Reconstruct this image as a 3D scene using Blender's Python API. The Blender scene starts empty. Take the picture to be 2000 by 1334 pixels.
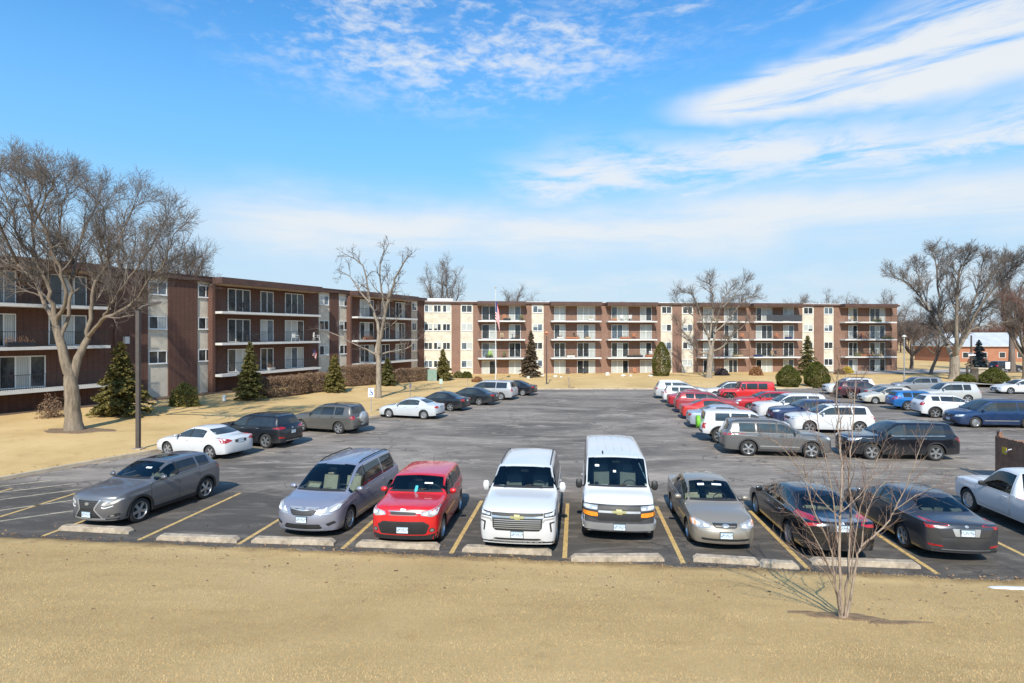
import bpy, bmesh, math, random
import numpy as np
from mathutils import Vector, Matrix
from mathutils.bvhtree import BVHTree
from mathutils.geometry import delaunay_2d_cdt

SC = bpy.context.scene
COL = SC.collection
R = math.radians
rng = random.Random(7)

# ------------------------------------------------------------------ camera model (metres)
CAM_H, FPX, HOR = 5.65, 1120.0, 660.0

def G(px, py, z=0.0):
    """photo pixel -> point on the level z"""
    d = (CAM_H - z) * FPX / (py - HOR)
    return Vector(((px - 1000) / FPX * d, d, z))

def P(px, py, d):
    return Vector(((px - 1000) / FPX * d, d, CAM_H - (py - HOR) / FPX * d))

# ------------------------------------------------------------------ mesh helpers
class MB:
    def __init__(self):
        self.v, self.f, self.m = [], [], []
    def add(self, vs, fs, m=0):
        n = len(self.v)
        self.v.extend([tuple(p) for p in vs])
        self.f.extend([tuple(i + n for i in q) for q in fs])
        self.m.extend([m] * len(fs))
        return self
    def box(self, x0, x1, y0, y1, z0, z1, m=0, M=None):
        vs = [(x0,y0,z0),(x1,y0,z0),(x1,y1,z0),(x0,y1,z0),(x0,y0,z1),(x1,y0,z1),(x1,y1,z1),(x0,y1,z1)]
        if M is not None: vs = [M @ Vector(p) for p in vs]
        return self.add(vs, [(0,3,2,1),(4,5,6,7),(0,1,5,4),(1,2,6,5),(2,3,7,6),(3,0,4,7)], m)
    def prism(self, poly, axis, a, b, m=0):
        """poly 2D extruded along axis 'x','y','z' from a to b"""
        n = len(poly)
        def mk(p, t):
            return {'x': (t, p[0], p[1]), 'y': (p[0], t, p[1]), 'z': (p[0], p[1], t)}[axis]
        vs = [mk(p, a) for p in poly] + [mk(p, b) for p in poly]
        fs = [tuple(range(n))[::-1], tuple(range(n, 2*n))] + [(i, (i+1) % n, (i+1) % n + n, i + n) for i in range(n)]
        return self.add(vs, fs, m)
    def tube(self, pts, rad, n=8, m=0, cap=True):
        pts = [Vector(p) for p in pts]
        if not hasattr(rad, '__len__'): rad = [rad] * len(pts)
        vs, fs = [], []
        ref = Vector((0.13, 0.31, 0.94))
        for i, p in enumerate(pts):
            d = (pts[min(i+1, len(pts)-1)] - pts[max(i-1, 0)])
            if d.length < 1e-9: d = Vector((0,0,1))
            d.normalize()
            r_ = ref if abs(d.dot(ref)) < .95 else Vector((1, 0, 0))
            a = d.cross(r_).normalized(); b = d.cross(a)
            for k in range(n):
                t = 2*math.pi*k/n
                vs.append(p + (a*math.cos(t) + b*math.sin(t))*rad[i])
        for i in range(len(pts)-1):
            for k in range(n):
                fs.append((i*n+k, i*n+(k+1) % n, (i+1)*n+(k+1) % n, (i+1)*n+k))
        if cap:
            fs.append(tuple(range(n))[::-1]); fs.append(tuple(range((len(pts)-1)*n, len(pts)*n)))
        return self.add(vs, fs, m)
    def lathe(self, prof, n=24, axis='z', c=(0,0,0), m=0, closed=False):
        """prof: list of (r, t) revolved about the axis through c"""
        vs, fs = [], []
        for (r, t) in prof:
            for k in range(n):
                a = 2*math.pi*k/n
                u, w = r*math.cos(a), r*math.sin(a)
                p = {'z': (u, w, t), 'y': (u, t, w), 'x': (t, u, w)}[axis]
                vs.append((p[0]+c[0], p[1]+c[1], p[2]+c[2]))
        L = len(prof)
        for i in range(L if closed else L-1):
            j = (i+1) % L
            for k in range(n):
                fs.append((i*n+k, i*n+(k+1) % n, j*n+(k+1) % n, j*n+k))
        return self.add(vs, fs, m)
    def mesh(self, name, mats, smooth=None, fix=True):
        me = bpy.data.meshes.new(name)
        me.from_pydata(self.v, [], self.f)
        for m in (mats if isinstance(mats, (list, tuple)) else [mats]): me.materials.append(m)
        if any(self.m): me.polygons.foreach_set('material_index', self.m)
        if fix:
            bm = bmesh.new(); bm.from_mesh(me); bmesh.ops.recalc_face_normals(bm, faces=bm.faces); bm.to_mesh(me); bm.free()
        if smooth is not None:
            me.polygons.foreach_set('use_smooth', [True]*len(me.polygons))
            me.set_sharp_from_angle(angle=R(smooth))
        me.update()
        return me
    def build(self, name, mats, parent=None, smooth=None, fix=True):
        return link(name, self.mesh(name, mats, smooth, fix), parent)

def link(name, data, parent=None):
    o = bpy.data.objects.new(name, data); COL.objects.link(o)
    if parent: o.parent = parent
    return o

def tag(o, label=None, cat=None, group=None, kind=None):
    if label: o['label'] = label
    if cat: o['category'] = cat
    if group: o['group'] = group
    if kind: o['kind'] = kind
    return o

def empty(name, loc=(0,0,0), rz=0.0):
    o = bpy.data.objects.new(name, None); COL.objects.link(o)
    o.empty_display_size = .2
    o.location = loc; o.rotation_euler = (0, 0, rz)
    return o

def copy_tree(o, parent=None, kids=None):
    kids = kids if kids is not None else KIDS
    c = o.copy(); COL.objects.link(c)
    if parent: c.parent = parent
    for ch in o.children: copy_tree(ch, c)
    return c
KIDS = {}

def np_mesh(name, V, F, mats, smooth=False, mi=None):
    """V (n,3), F (m,k) arrays of one face size"""
    V = np.asarray(V, np.float32); F = np.asarray(F, np.int32)
    me = bpy.data.meshes.new(name)
    me.vertices.add(len(V)); me.vertices.foreach_set('co', V.ravel())
    k = F.shape[1]
    me.loops.add(F.size); me.loops.foreach_set('vertex_index', F.ravel())
    me.polygons.add(len(F)); me.polygons.foreach_set('loop_start', np.arange(0, F.size, k, dtype=np.int32))
    if mi is not None: me.polygons.foreach_set('material_index', np.asarray(mi, np.int32))
    for m in (mats if isinstance(mats, (list, tuple)) else [mats]): me.materials.append(m)
    me.update(calc_edges=True)
    if smooth: me.polygons.foreach_set('use_smooth', [True]*len(F))
    return me

# ------------------------------------------------------------------ materials
class NT:
    def __init__(self, tree):
        self.t = tree; self.n = tree.nodes; self.l = tree.links
    def add(self, typ, **kw):
        nd = self.n.new(typ)
        for k, v in kw.items():
            if k == 'ins':
                for kk, vv in v.items(): self.set(nd, kk, vv)
            else: setattr(nd, k, v)
        return nd
    def set(self, nd, key, v):
        s = nd.inputs[key]
        if hasattr(v, 'is_output'): self.l.new(v, s)
        else: s.default_value = v
    def math(self, op, a, b=None, clamp=False, c=None):
        nd = self.add('ShaderNodeMath', operation=op, use_clamp=clamp)
        self.set(nd, 0, a)
        if b is not None: self.set(nd, 1, b)
        if c is not None: self.set(nd, 2, c)
        return nd.outputs[0]
    def mix(self, fac, a, b, typ='MIX'):
        nd = self.add('ShaderNodeMix', data_type='RGBA', blend_type=typ)
        self.set(nd, 0, fac); self.set(nd, 6, a); self.set(nd, 7, b)
        return nd.outputs[2]
    def noise(self, vec, scale, detail=4, rough=.55, dist=0.0):
        nd = self.add('ShaderNodeTexNoise')
        if vec is not None: self.l.new(vec, nd.inputs['Vector'])
        nd.inputs['Scale'].default_value = scale; nd.inputs['Detail'].default_value = detail
        nd.inputs['Roughness'].default_value = rough; nd.inputs['Distortion'].default_value = dist
        return nd.outputs[0]
    def ramp(self, fac, stops, interp='LINEAR'):
        nd = self.add('ShaderNodeValToRGB'); self.l.new(fac, nd.inputs[0])
        cr = nd.color_ramp; cr.interpolation = interp
        while len(cr.elements) < len(stops): cr.elements.new(.5)
        for e, (p, c) in zip(cr.elements, stops):
            e.position = p; e.color = (c[0], c[1], c[2], 1) if hasattr(c, '__len__') else (c, c, c, 1)
        return nd.outputs[0]
    def maprange(self, v, a, b, c=0.0, d=1.0, smooth=True):
        nd = self.add('ShaderNodeMapRange', interpolation_type='SMOOTHSTEP' if smooth else 'LINEAR')
        self.set(nd, 0, v); self.set(nd, 1, a); self.set(nd, 2, b); self.set(nd, 3, c); self.set(nd, 4, d)
        return nd.outputs[0]
    def mapping(self, vec, scale=(1,1,1), rot=(0,0,0), loc=(0,0,0)):
        nd = self.add('ShaderNodeMapping'); self.l.new(vec, nd.inputs[0])
        nd.inputs['Scale'].default_value = scale; nd.inputs['Rotation'].default_value = rot; nd.inputs['Location'].default_value = loc
        return nd.outputs[0]
    def bump(self, h, strength=.3, dist=.02):
        nd = self.add('ShaderNodeBump'); self.l.new(h, nd.inputs['Height'])
        nd.inputs['Strength'].default_value = strength; nd.inputs['Distance'].default_value = dist
        return nd.outputs[0]

def c4(c): return (c[0], c[1], c[2], 1.0)

def new_mat(name):
    m = bpy.data.materials.new(name); m.use_nodes = True
    nt = NT(m.node_tree); bs = m.node_tree.nodes['Principled BSDF']
    return m, nt, bs

def mat(name, col, rough=.6, metal=0.0, var=.12, scale=3.0, coat=0.0, spec=None, bump=0.0, bscale=60, coord='Object'):
    m, nt, bs = new_mat(name)
    tc = nt.add('ShaderNodeTexCoord').outputs[coord]
    if var:
        n = nt.noise(tc, scale, 5, .6)
        dark = tuple(c*(1-var) for c in col); lite = tuple(min(1, c*(1+var)) for c in col)
        nt.l.new(nt.ramp(n, [(.3, dark), (.7, lite)]), bs.inputs['Base Color'])
    else: bs.inputs['Base Color'].default_value = c4(col)
    bs.inputs['Roughness'].default_value = rough; bs.inputs['Metallic'].default_value = metal
    bs.inputs['Coat Weight'].default_value = coat; bs.inputs['Coat Roughness'].default_value = .04
    if spec is not None: bs.inputs['Specular IOR Level'].default_value = spec
    if bump:
        nt.l.new(nt.bump(nt.noise(tc, bscale, 4, .6), bump, .01), bs.inputs['Normal'])
    return m

_paint = {}
def paint_mat(col, metal=.35, rough=.34):
    key = (tuple(col), metal, rough)
    if key in _paint: return _paint[key]
    m, nt, bs = new_mat('car_paint')
    tc = nt.add('ShaderNodeTexCoord').outputs['Object']
    geo = nt.add('ShaderNodeNewGeometry')
    sp = nt.add('ShaderNodeSeparateXYZ'); nt.l.new(tc, sp.inputs[0])
    dn = nt.noise(tc, 2.2, 5, .65)
    low = nt.maprange(sp.outputs[2], .95, .2, 0, 1)
    dirt = nt.math('MULTIPLY', nt.maprange(dn, .3, .8), nt.math('ADD', nt.math('MULTIPLY', low, .15), .03))
    c = nt.mix(dirt, c4(col), (.26, .245, .23, 1))
    c = nt.mix(geo.outputs['Backfacing'], c, (.10, .10, .10, 1))
    nt.l.new(c, bs.inputs['Base Color'])
    bs.inputs['Metallic'].default_value = metal
    nt.l.new(nt.math('ADD', nt.math('MULTIPLY', dirt, .5), rough), bs.inputs['Roughness'])
    bs.inputs['Coat Weight'].default_value = .8
    nt.l.new(nt.math('ADD', nt.math('MULTIPLY', dirt, .5), .03), bs.inputs['Coat Roughness'])
    _paint[key] = m
    return m

def glass_mat(name, tint, opaque):
    """car glass: clear panes see through to the cabin; privacy glass is dark"""
    m, nt, bs = new_mat(name)
    out = m.node_tree.nodes['Material Output']
    if opaque:
        tc = nt.add('ShaderNodeTexCoord').outputs['Object']
        n = nt.noise(tc, 1.7, 3, .6)
        nt.l.new(nt.ramp(n, [(.35, tuple(c*.6 for c in tint)), (.7, tint)]), bs.inputs['Base Color'])
        bs.inputs['Roughness'].default_value = .04; bs.inputs['Specular IOR Level'].default_value = .65
        bs.inputs['IOR'].default_value = 1.52
    else:
        m.node_tree.nodes.remove(bs)
        tr = nt.add('ShaderNodeBsdfTransparent'); tr.inputs[0].default_value = c4(tint)
        gl = nt.add('ShaderNodeBsdfGlossy'); gl.inputs['Roughness'].default_value = .02
        fr = nt.add('ShaderNodeFresnel'); fr.inputs[0].default_value = 1.5
        f = nt.math('MULTIPLY', fr.outputs[0], 1.6, True)
        mx = nt.add('ShaderNodeMixShader'); nt.l.new(f, mx.inputs[0]); nt.l.new(tr.outputs[0], mx.inputs[1]); nt.l.new(gl.outputs[0], mx.inputs[2])
        nt.l.new(mx.outputs[0], out.inputs[0])
    return m

# ------------------------------------------------------------------ camera, world, sun
cam_d = bpy.data.cameras.new('camera'); cam = link('camera', cam_d)
cam.location = (0, 0, CAM_H); cam.rotation_euler = (R(90), 0, 0)
cam_d.sensor_width = 36; cam_d.lens = 36*FPX/2000; cam_d.shift_y = -(667-HOR)/2000
cam_d.clip_start = .1; cam_d.clip_end = 6000
SC.camera = cam

SUN_EL, SHADOW_AZ = 40.0, 7.5          # the shadows run away from the viewer, a little to the east
sd = bpy.data.lights.new('sun', 'SUN'); sun = link('sun', sd)
sd.energy = 4.0; sd.angle = R(.53); sd.color = (1.0, .93, .81)
sdir = Vector((math.sin(R(SHADOW_AZ))*math.cos(R(SUN_EL)), math.cos(R(SHADOW_AZ))*math.cos(R(SUN_EL)), -math.sin(R(SUN_EL))))
sun.rotation_euler = sdir.to_track_quat('-Z', 'Y').to_euler()
sun.location = (0, -20, 40)

w = bpy.data.worlds.new('World'); SC.world = w; w.use_nodes = True
nt = NT(w.node_tree)
bg = w.node_tree.nodes['Background']
sky = nt.add('ShaderNodeTexSky', sky_type='NISHITA', sun_disc=False, sun_elevation=R(SUN_EL), sun_rotation=R(180+SHADOW_AZ), altitude=200, air_density=1.0, dust_density=.6, ozone_density=2.2)
tc = nt.add('ShaderNodeTexCoord').outputs['Generated']
sp = nt.add('ShaderNodeSeparateXYZ'); nt.l.new(tc, sp.inputs[0])
el = nt.math('MULTIPLY', nt.math('ARCSINE', sp.outputs[2]), 57.2958)
az = nt.math('MULTIPLY', nt.math('ARCTAN2', sp.outputs[0], sp.outputs[1]), 57.2958)
hs = nt.add('ShaderNodeHueSaturation'); nt.l.new(sky.outputs[0], hs.inputs['Color'])
hs.inputs['Saturation'].default_value = 1.0; hs.inputs['Value'].default_value = 1.45; hs.inputs['Hue'].default_value = .5
base = nt.mix(1.0, hs.outputs[0], (.50, 1.09, 1.40, 1), 'MULTIPLY')
# pale milky air low down
base = nt.mix(nt.maprange(el, 30, 8.0, 0, .80), base, (2.2, 4.7, 7.2, 1))
base = nt.mix(nt.maprange(el, 17, 1.0, 0, .90), base, (5.2, 6.1, 6.8, 1))
def gauss(v, c, s):
    d = nt.math('DIVIDE', nt.math('SUBTRACT', v, c), s)
    return nt.math('POWER', 2.71828, nt.math('MULTIPLY', nt.math('MULTIPLY', d, d), -1.0))
def vec2(a, b, c=0.0):
    nd = nt.add('ShaderNodeCombineXYZ'); nt.set(nd, 0, a); nt.set(nd, 1, b); nt.set(nd, 2, c); return nd.outputs[0]
ae = vec2(az, el)
warp = nt.noise(nt.mapping(ae, (.05, .10, 1)), 1.0, 4, .6)
elw = nt.math('ADD', el, nt.math('MULTIPLY', nt.math('SUBTRACT', warp, .5), 7.0))
# combed cirrus fibres, tilted
fib = nt.noise(nt.mapping(ae, (.045, .42, 1), (0, 0, R(-9))), 1.0, 8, .62, .6)
fib2 = nt.noise(nt.mapping(ae, (.11, .5, 1), (0, 0, R(-14)), (7, 3, 0)), 1.0, 8, .66, .4)
# dappled altocumulus
dap = nt.noise(nt.mapping(ae, (.50, 1.25, 1), (0, 0, R(24)), (2, 9, 0)), 1.0, 7, .62, .3)
dapb = nt.noise(nt.mapping(ae, (.07, .26, 1), (0, 0, R(14)), (5, 1, 0)), 1.0, 4, .6)
def band(c, s, az0, az1, soft):
    m_ = gauss(elw, c, s)
    m_ = nt.math('MULTIPLY', m_, nt.maprange(az, az0, az0+soft))
    return nt.math('MULTIPLY', m_, nt.maprange(az, az1, az1-soft))
slope = nt.math('MULTIPLY', nt.math('SUBTRACT', az, 12.0), .055)
b2 = nt.math('MULTIPLY', gauss(nt.math('SUBTRACT', elw, slope), 20.6, nt.maprange(az, 8, 44, 1.5, 4.2, False)), nt.maprange(az, 8, 27))
b2 = nt.math('MULTIPLY', nt.maprange(b2, .12, .7), nt.maprange(fib, .30, .54, .05, 1))
b3 = nt.math('MULTIPLY', band(15.4, 2.5, -5, 60, 10), nt.maprange(fib2, .32, .60, .0, .95))
b4 = nt.math('MULTIPLY', band(10.6, 2.4, -36, 80, 16), nt.maprange(fib, .22, .58, .40, .95))
b5 = nt.math('MULTIPLY', band(12.4, 1.2, 2, 70, 20), nt.maprange(fib2, .42, .7))
b6 = nt.math('MULTIPLY', band(5.2, 1.6, -12, 60, 14), nt.maprange(fib2, .40, .72, 0, .5))
m1 = nt.math('MULTIPLY', gauss(el, 27.8, 6.4), gauss(az, -6.0, 23))
m1 = nt.math('MULTIPLY', nt.maprange(m1, .10, .85, 0, .80), nt.maprange(nt.math('ADD', nt.math('MULTIPLY', dap, .62), nt.math('MULTIPLY', dapb, .75)), .60, .88))
m7 = nt.math('MULTIPLY', nt.math('MULTIPLY', gauss(el, 31, 5), gauss(az, 18, 22)), nt.maprange(fib2, .5, .72, 0, .6))
tot = m1
for b_ in (b2, b3, b4, b5, b6, m7): tot = nt.math('MAXIMUM', tot, b_)
tot = nt.math('MULTIPLY', tot, .93, True)
skyc = nt.mix(tot, base, (6.7, 6.9, 7.05, 1))
nt.l.new(skyc, bg.inputs[0]); bg.inputs[1].default_value = .09

SC.view_settings.view_transform = 'Standard'; SC.view_settings.look = 'None'
SC.view_settings.exposure = 0.52; SC.view_settings.gamma = 1.0
SC.cycles.max_bounces = 6; SC.cycles.transparent_max_bounces = 10; SC.cycles.caustics_reflective = False; SC.cycles.caustics_refractive = False
SC.cycles.sample_clamp_indirect = 6
# ================================================================== GROUND
U = Vector((.99376, -.11153, 0)); Vv = Vector((.11153, .99376, 0))      # along the near row, away from the lawn
E0 = Vector((0, 14.6, 0))
def LOT(s, q=0.0, z=0.0):
    p = E0 + U*s + Vv*q
    return Vector((p.x, p.y, z))
lot_poly = [LOT(-24.0), (-21.6, 20.4), (-20.3, 22.6), (-19.3, 25.0), (-18.1, 27.4), (-16.8, 30.0), (-14.5, 33.4), (-9.8, 40.6), (-6.4, 46.8), (-3.9, 52.8), (-2.2, 58.6), (-1.0, 61.4), (1.2, 62.7), (12, 62.9), (30, 63.2),
            (38, 66.0), (46, 69.6), (50.5, 68.6), (54, 66.5), (60, 66), (110, 66), (110, 0), LOT(60)]
lot_poly = [Vector((p[0], p[1])) for p in lot_poly]
def poly_sd(X, Y, poly):
    inside = np.zeros(X.shape, bool); d2 = np.full(X.shape, 1e18)
    n = len(poly)
    for i in range(n):
        ax, ay = poly[i]; bx, by = poly[(i+1) % n]
        ex, ey = bx-ax, by-ay
        t = np.clip(((X-ax)*ex + (Y-ay)*ey)/(ex*ex+ey*ey), 0, 1)
        d2 = np.minimum(d2, (X-ax-t*ex)**2 + (Y-ay-t*ey)**2)
        with np.errstate(divide='ignore', invalid='ignore'):
            c = ((ay > Y) != (by > Y)) & (X < (bx-ax)*(Y-ay)/(by-ay) + ax)
        inside ^= c
    return np.where(inside, -1, 1)*np.sqrt(d2)
def ground_z(X, Y):
    X = np.asarray(X, float); Y = np.asarray(Y, float)
    sdv = poly_sd(X, Y, lot_poly)
    wob = .05*np.sin(X*2.1+Y*.6) + .035*np.sin(X*5.3+1.0) + .03*np.sin(X*9.7+Y*3)
    q = -((X-0)*Vv.x + (Y-14.6)*Vv.y)
    near = q > -1.0
    sdv = np.where(near, sdv + wob, sdv)
    z = np.clip(sdv*.55, -.22, .12)
    # bank up to the viewer's building
    bank = np.clip(q-.25, 0, 16)
    z = z + np.where(near, .215*bank*(1-np.exp(-bank/.8)), 0)
    # side lawns rise gently from the kerb to the buildings
    far = np.clip(np.where(near, 0, sdv)-.3, 0, 14)
    left = np.clip((-X-4)/22, 0, 1)
    z = z + far*(.012 + .030*left)
    z = z + .02*np.sin(X*.9)*np.cos(Y*.7)*(sdv > .6)
    return z
def gz(x, y): return float(ground_z(np.array([x]), np.array([y]))[0])

def axis(*segs):
    out = []
    for a, b, st in segs: out.append(np.arange(a, b, st))
    return np.concatenate(out)
gx = axis((-2500, -300, 220), (-300, -70, 12), (-70, -34, 1.5), (-34, 34, .34), (34, 70, .8), (70, 130, 5), (130, 400, 20), (400, 2600, 240))
gy = axis((-400, -30, 40), (-30, 0, 2.0), (0, 5, .5), (5, 22, .22), (22, 72, .42), (72, 115, 1.2), (115, 300, 12), (300, 3500, 260))
XX, YY = np.meshgrid(gx, gy)
ZZ = ground_z(XX, YY)
nx, ny = len(gx), len(gy)
idx = np.arange(nx*ny).reshape(ny, nx)
F = np.stack([idx[:-1, :-1], idx[:-1, 1:], idx[1:, 1:], idx[1:, :-1]], -1).reshape(-1, 4)

m, nt, bs = new_mat('winter_lawn')
tcg = nt.add('ShaderNodeTexCoord').outputs['Object']
n1 = nt.noise(tcg, .22, 5, .6, .4); n2 = nt.noise(tcg, 1.3, 5, .65); n3 = nt.noise(nt.mapping(tcg, (1, 1.6, 1)), 9, 6, .75); n4 = nt.noise(tcg, 45, 4, .8)
c = nt.ramp(n1, [(.30, (.46, .305, .13)), (.5, (.58, .395, .175)), (.72, (.67, .47, .225))])
c = nt.mix(nt.maprange(n2, .52, .76, 0, .55), c, (.38, .24, .10, 1))
c = nt.mix(nt.maprange(n2, .20, .40, .35, 0), c, (.50, .37, .15, 1))
c = nt.mix(nt.maprange(n3, .50, .72, 0, .55), c, (.40, .27, .12, 1))
c = nt.mix(nt.maprange(n4, .45, .70, 0, .38), c, (.68, .50, .26, 1))
c = nt.mix(nt.maprange(n4, .47, .30, 0, .30), c, (.27, .18, .075, 1))
sx_ = nt.add('ShaderNodeSeparateXYZ'); nt.l.new(tcg, sx_.inputs[0])
qe = nt.math('ADD', nt.math('MULTIPLY', sx_.outputs[0], .11153), nt.math('MULTIPLY', nt.math('SUBTRACT', sx_.outputs[1], 14.6), .99376))
qe = nt.math('ADD', qe, nt.math('MULTIPLY', nt.math('SUBTRACT', n2, .5), .9))
soil = nt.math('MULTIPLY', nt.maprange(qe, -.75, -.15), nt.maprange(qe, 1.5, .6))
c = nt.mix(nt.math('MULTIPLY', soil, .72), c, (.20, .125, .06, 1))
nt.l.new(c, bs.inputs['Base Color']); bs.inputs['Roughness'].default_value = .9; bs.inputs['Specular IOR Level'].default_value = .15
hh = nt.math('ADD', nt.math('MULTIPLY', n3, .6), n4)
nt.l.new(nt.bump(hh, .5, .04), bs.inputs['Normal'])
M_LAWN = m
ground = link('ground', np_mesh('ground', np.stack([XX, YY, ZZ], -1).reshape(-1, 3), F, M_LAWN, True)); tag(ground, 'dry straw coloured winter lawn around the car park', kind='structure')

# asphalt
m, nt, bs = new_mat('worn_asphalt')
tcg = nt.add('ShaderNodeTexCoord').outputs['Object']
sp_ = nt.add('ShaderNodeSeparateXYZ'); nt.l.new(tcg, sp_.inputs[0])
a1 = nt.noise(nt.mapping(tcg, (.10, .22, 1), (0, 0, R(-12))), 1.0, 7, .66, 1.2)
a2 = nt.noise(nt.mapping(tcg, (.35, 1.1, 1), (0, 0, R(14)), (3, 1, 0)), 1.0, 7, .7, 1.5)
a3 = nt.noise(tcg, 1.1, 6, .7); a4 = nt.noise(tcg, 70, 3, .8)
c = nt.ramp(a1, [(.32, (.075, .063, .052)), (.46, (.16, .136, .113)), (.58, (.25, .212, .176)), (.72, (.41, .348, .288))])
c = nt.mix(nt.maprange(a2, .50, .70, 0, .7), c, (.46, .385, .315, 1))
c = nt.mix(nt.maprange(a2, .46, .30, 0, .62), c, (.070, .061, .053, 1))
c = nt.mix(nt.maprange(a3, .60, .82, 0, .5), c, (.075, .065, .057, 1))
# freshly sealed darker bays in the near row and the left row
q = nt.math('ADD', nt.math('MULTIPLY', sp_.outputs[0], .11153), nt.math('MULTIPLY', nt.math('SUBTRACT', sp_.outputs[1], 14.6), .99376))
wq = nt.math('ADD', q, nt.math('MULTIPLY', nt.math('SUBTRACT', a3, .5), 1.6))
bay = nt.maprange(wq, 6.6, 4.6)
c = nt.mix(nt.math('MULTIPLY', bay, nt.maprange(a2, .74, .42, .50, .95)), c, (.041, .036, .031, 1))
# oil drips under the bays, dull repair patches
o1 = nt.noise(tcg, .62, 4, .6, .5)
c = nt.mix(nt.math('MULTIPLY', nt.maprange(o1, .60, .70, 0, .75), nt.maprange(a3, .35, .6, .3, 1)), c, (.035, .03, .026, 1))
# cracks
vo = nt.add('ShaderNodeTexVoronoi', feature='DISTANCE_TO_EDGE'); vo.inputs['Scale'].default_value = .16
wv = nt.add('ShaderNodeVectorMath', operation='ADD'); nt.l.new(tcg, wv.inputs[0])
nn = nt.add('ShaderNodeTexNoise'); nn.inputs['Scale'].default_value = .9; nn.inputs['Detail'].default_value = 6; nt.l.new(tcg, nn.inputs['Vector'])
sc_ = nt.add('ShaderNodeVectorMath', operation='SCALE'); nt.l.new(nn.outputs['Color'], sc_.inputs[0]); sc_.inputs['Scale'].default_value = 2.6
nt.l.new(sc_.outputs[0], wv.inputs[1]); nt.l.new(wv.outputs[0], vo.inputs['Vector'])
crack = nt.maprange(vo.outputs[0], .010, .002)
c = nt.mix(nt.math('MULTIPLY', crack, nt.maprange(a1, .4, .6, .2, .75)), c, (.022, .022, .023, 1))
c = nt.mix(nt.maprange(a4, .4, .7, 0, .3), c, (.40, .35, .30, 1))
c = nt.mix(nt.maprange(a4, .48, .3, 0, .4), c, (.05, .047, .044, 1))
nt.l.new(c, bs.inputs['Base Color']); bs.inputs['Roughness'].default_value = .82; bs.inputs['Specular IOR Level'].default_value = .3
nt.l.new(nt.bump(nt.math('ADD', a4, nt.math('MULTIPLY', crack, -1.5)), .35, .02), bs.inputs['Normal'])
M_ASPH = m
big = []
n_ = len(lot_poly); cx_, cy_ = 30, 40
lot_out = []
for i, p in enumerate(lot_poly):
    pr, nx_ = lot_poly[i-1], lot_poly[(i+1) % n_]
    e1 = (p-pr).normalized(); e2 = (nx_-p).normalized()
    nrm = Vector((e1.y+e2.y, -e1.x-e2.x)).normalized()
    cand = p + nrm*.3
    if poly_sd(np.array([cand.x]), np.array([cand.y]), lot_poly)[0] < 0: cand = p - nrm*.3
    lot_out.append((cand.x, cand.y))
MB().add([(x, y, 0.0) for x, y in lot_out], [tuple(range(len(lot_out)))]).build('parking_lot', M_ASPH)
tag(bpy.data.objects['parking_lot'], 'worn grey asphalt of the car park', kind='structure')

M_CONC = mat('concrete', (.38, .31, .23), .9, var=.38, scale=5, bump=.3, bscale=40)
M_KERB = mat('kerb_concrete', (.44, .36, .26), .9, var=.25, scale=1.5, bump=.3, bscale=40)
# kerb strip: along the left, far and part of the near edge
def kerb(name, pts, wd=.16, h=.13):
    mb = MB(); n = len(pts); vs = []
    for i, p in enumerate(pts):
        a = pts[max(i-1, 0)]; b = pts[min(i+1, n-1)]
        d = (Vector(b)-Vector(a)).normalized(); nr = Vector((-d.y, d.x))
        for (o, z) in ((0, -.05), (.015, h-.01), (.03, h), (wd, h), (wd, -.05)):
            q_ = Vector(p) + nr*o; vs.append((q_.x, q_.y, z))
    fs = []
    for i in range(n-1):
        for k in range(4): fs.append((i*5+k, i*5+k+1, i*5+5+k+1, i*5+5+k))
    fs += [(0, 1, 2, 3, 4), tuple(range((n-1)*5, n*5))]
    mb.add(vs, fs); return mb.build(name, M_KERB)
def resample(pts, st):
    out = [Vector(pts[0])]
    for a, b in zip(pts[:-1], pts[1:]):
        a, b = Vector(a), Vector(b); k = max(1, int((b-a).length/st))
        out += [a + (b-a)*(j/k) for j in range(1, k+1)]
    return out
tag(kerb('kerb', resample(lot_poly[1:18], 1.2)), 'pale concrete kerb round the far edge of the car park', kind='structure')
ne = [LOT(s).to_2d() - Vector((Vv.x, Vv.y))*.02 for s in (24, 18, 12.3, 11.5)]
kerb('kerb', resample(ne, 1.2), .22, .06)['kind'] = 'structure'

# painted stall lines
m, nt, bs = new_mat('yellow_line_paint')
tcg = nt.add('ShaderNodeTexCoord').outputs['Object']
wn = nt.noise(tcg, 9, 6, .75)
nt.l.new(nt.ramp(wn, [(.34, (.15, .115, .075)), (.47, (.52, .345, .125)), (.7, (.70, .48, .18))]), bs.inputs['Base Color']); bs.inputs['Roughness'].default_value = .7
M_LINE = m
m, nt, bs = new_mat('faded_line_paint')
tcg = nt.add('ShaderNodeTexCoord').outputs['Object']
wn = nt.noise(tcg, 3, 6, .75)
nt.l.new(nt.ramp(wn, [(.38, (.20, .18, .16)), (.6, (.50, .42, .28))]), bs.inputs['Base Color']); bs.inputs['Roughness'].default_value = .8
M_LINE2 = m
mb = MB()
def line(a, b, wd=.11, m=0, z=.004):
    a, b = Vector(a).to_2d(), Vector(b).to_2d(); d = (b-a).normalized(); n = Vector((-d.y, d.x))*wd/2
    mb.add([(*(a-n), z), (*(b-n), z), (*(b+n), z), (*(a+n), z)], [(0, 1, 2, 3)], m)
for k in range(-8, 8):
    s = 1.33 + 2.965*k
    if s < -20: continue
    line(LOT(s, .25), LOT(s, 5.15 if k > -7 else 4.8), .12)
for py, x1, y1 in ((1018, 196, 990), (997, 178, 972), (976, 160, 955), (962, 150, 944), (950, 130, 935)):
    line(G(-60, py + 60*(py-y1)/x1), G(x1, y1), .12, 1)
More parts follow.
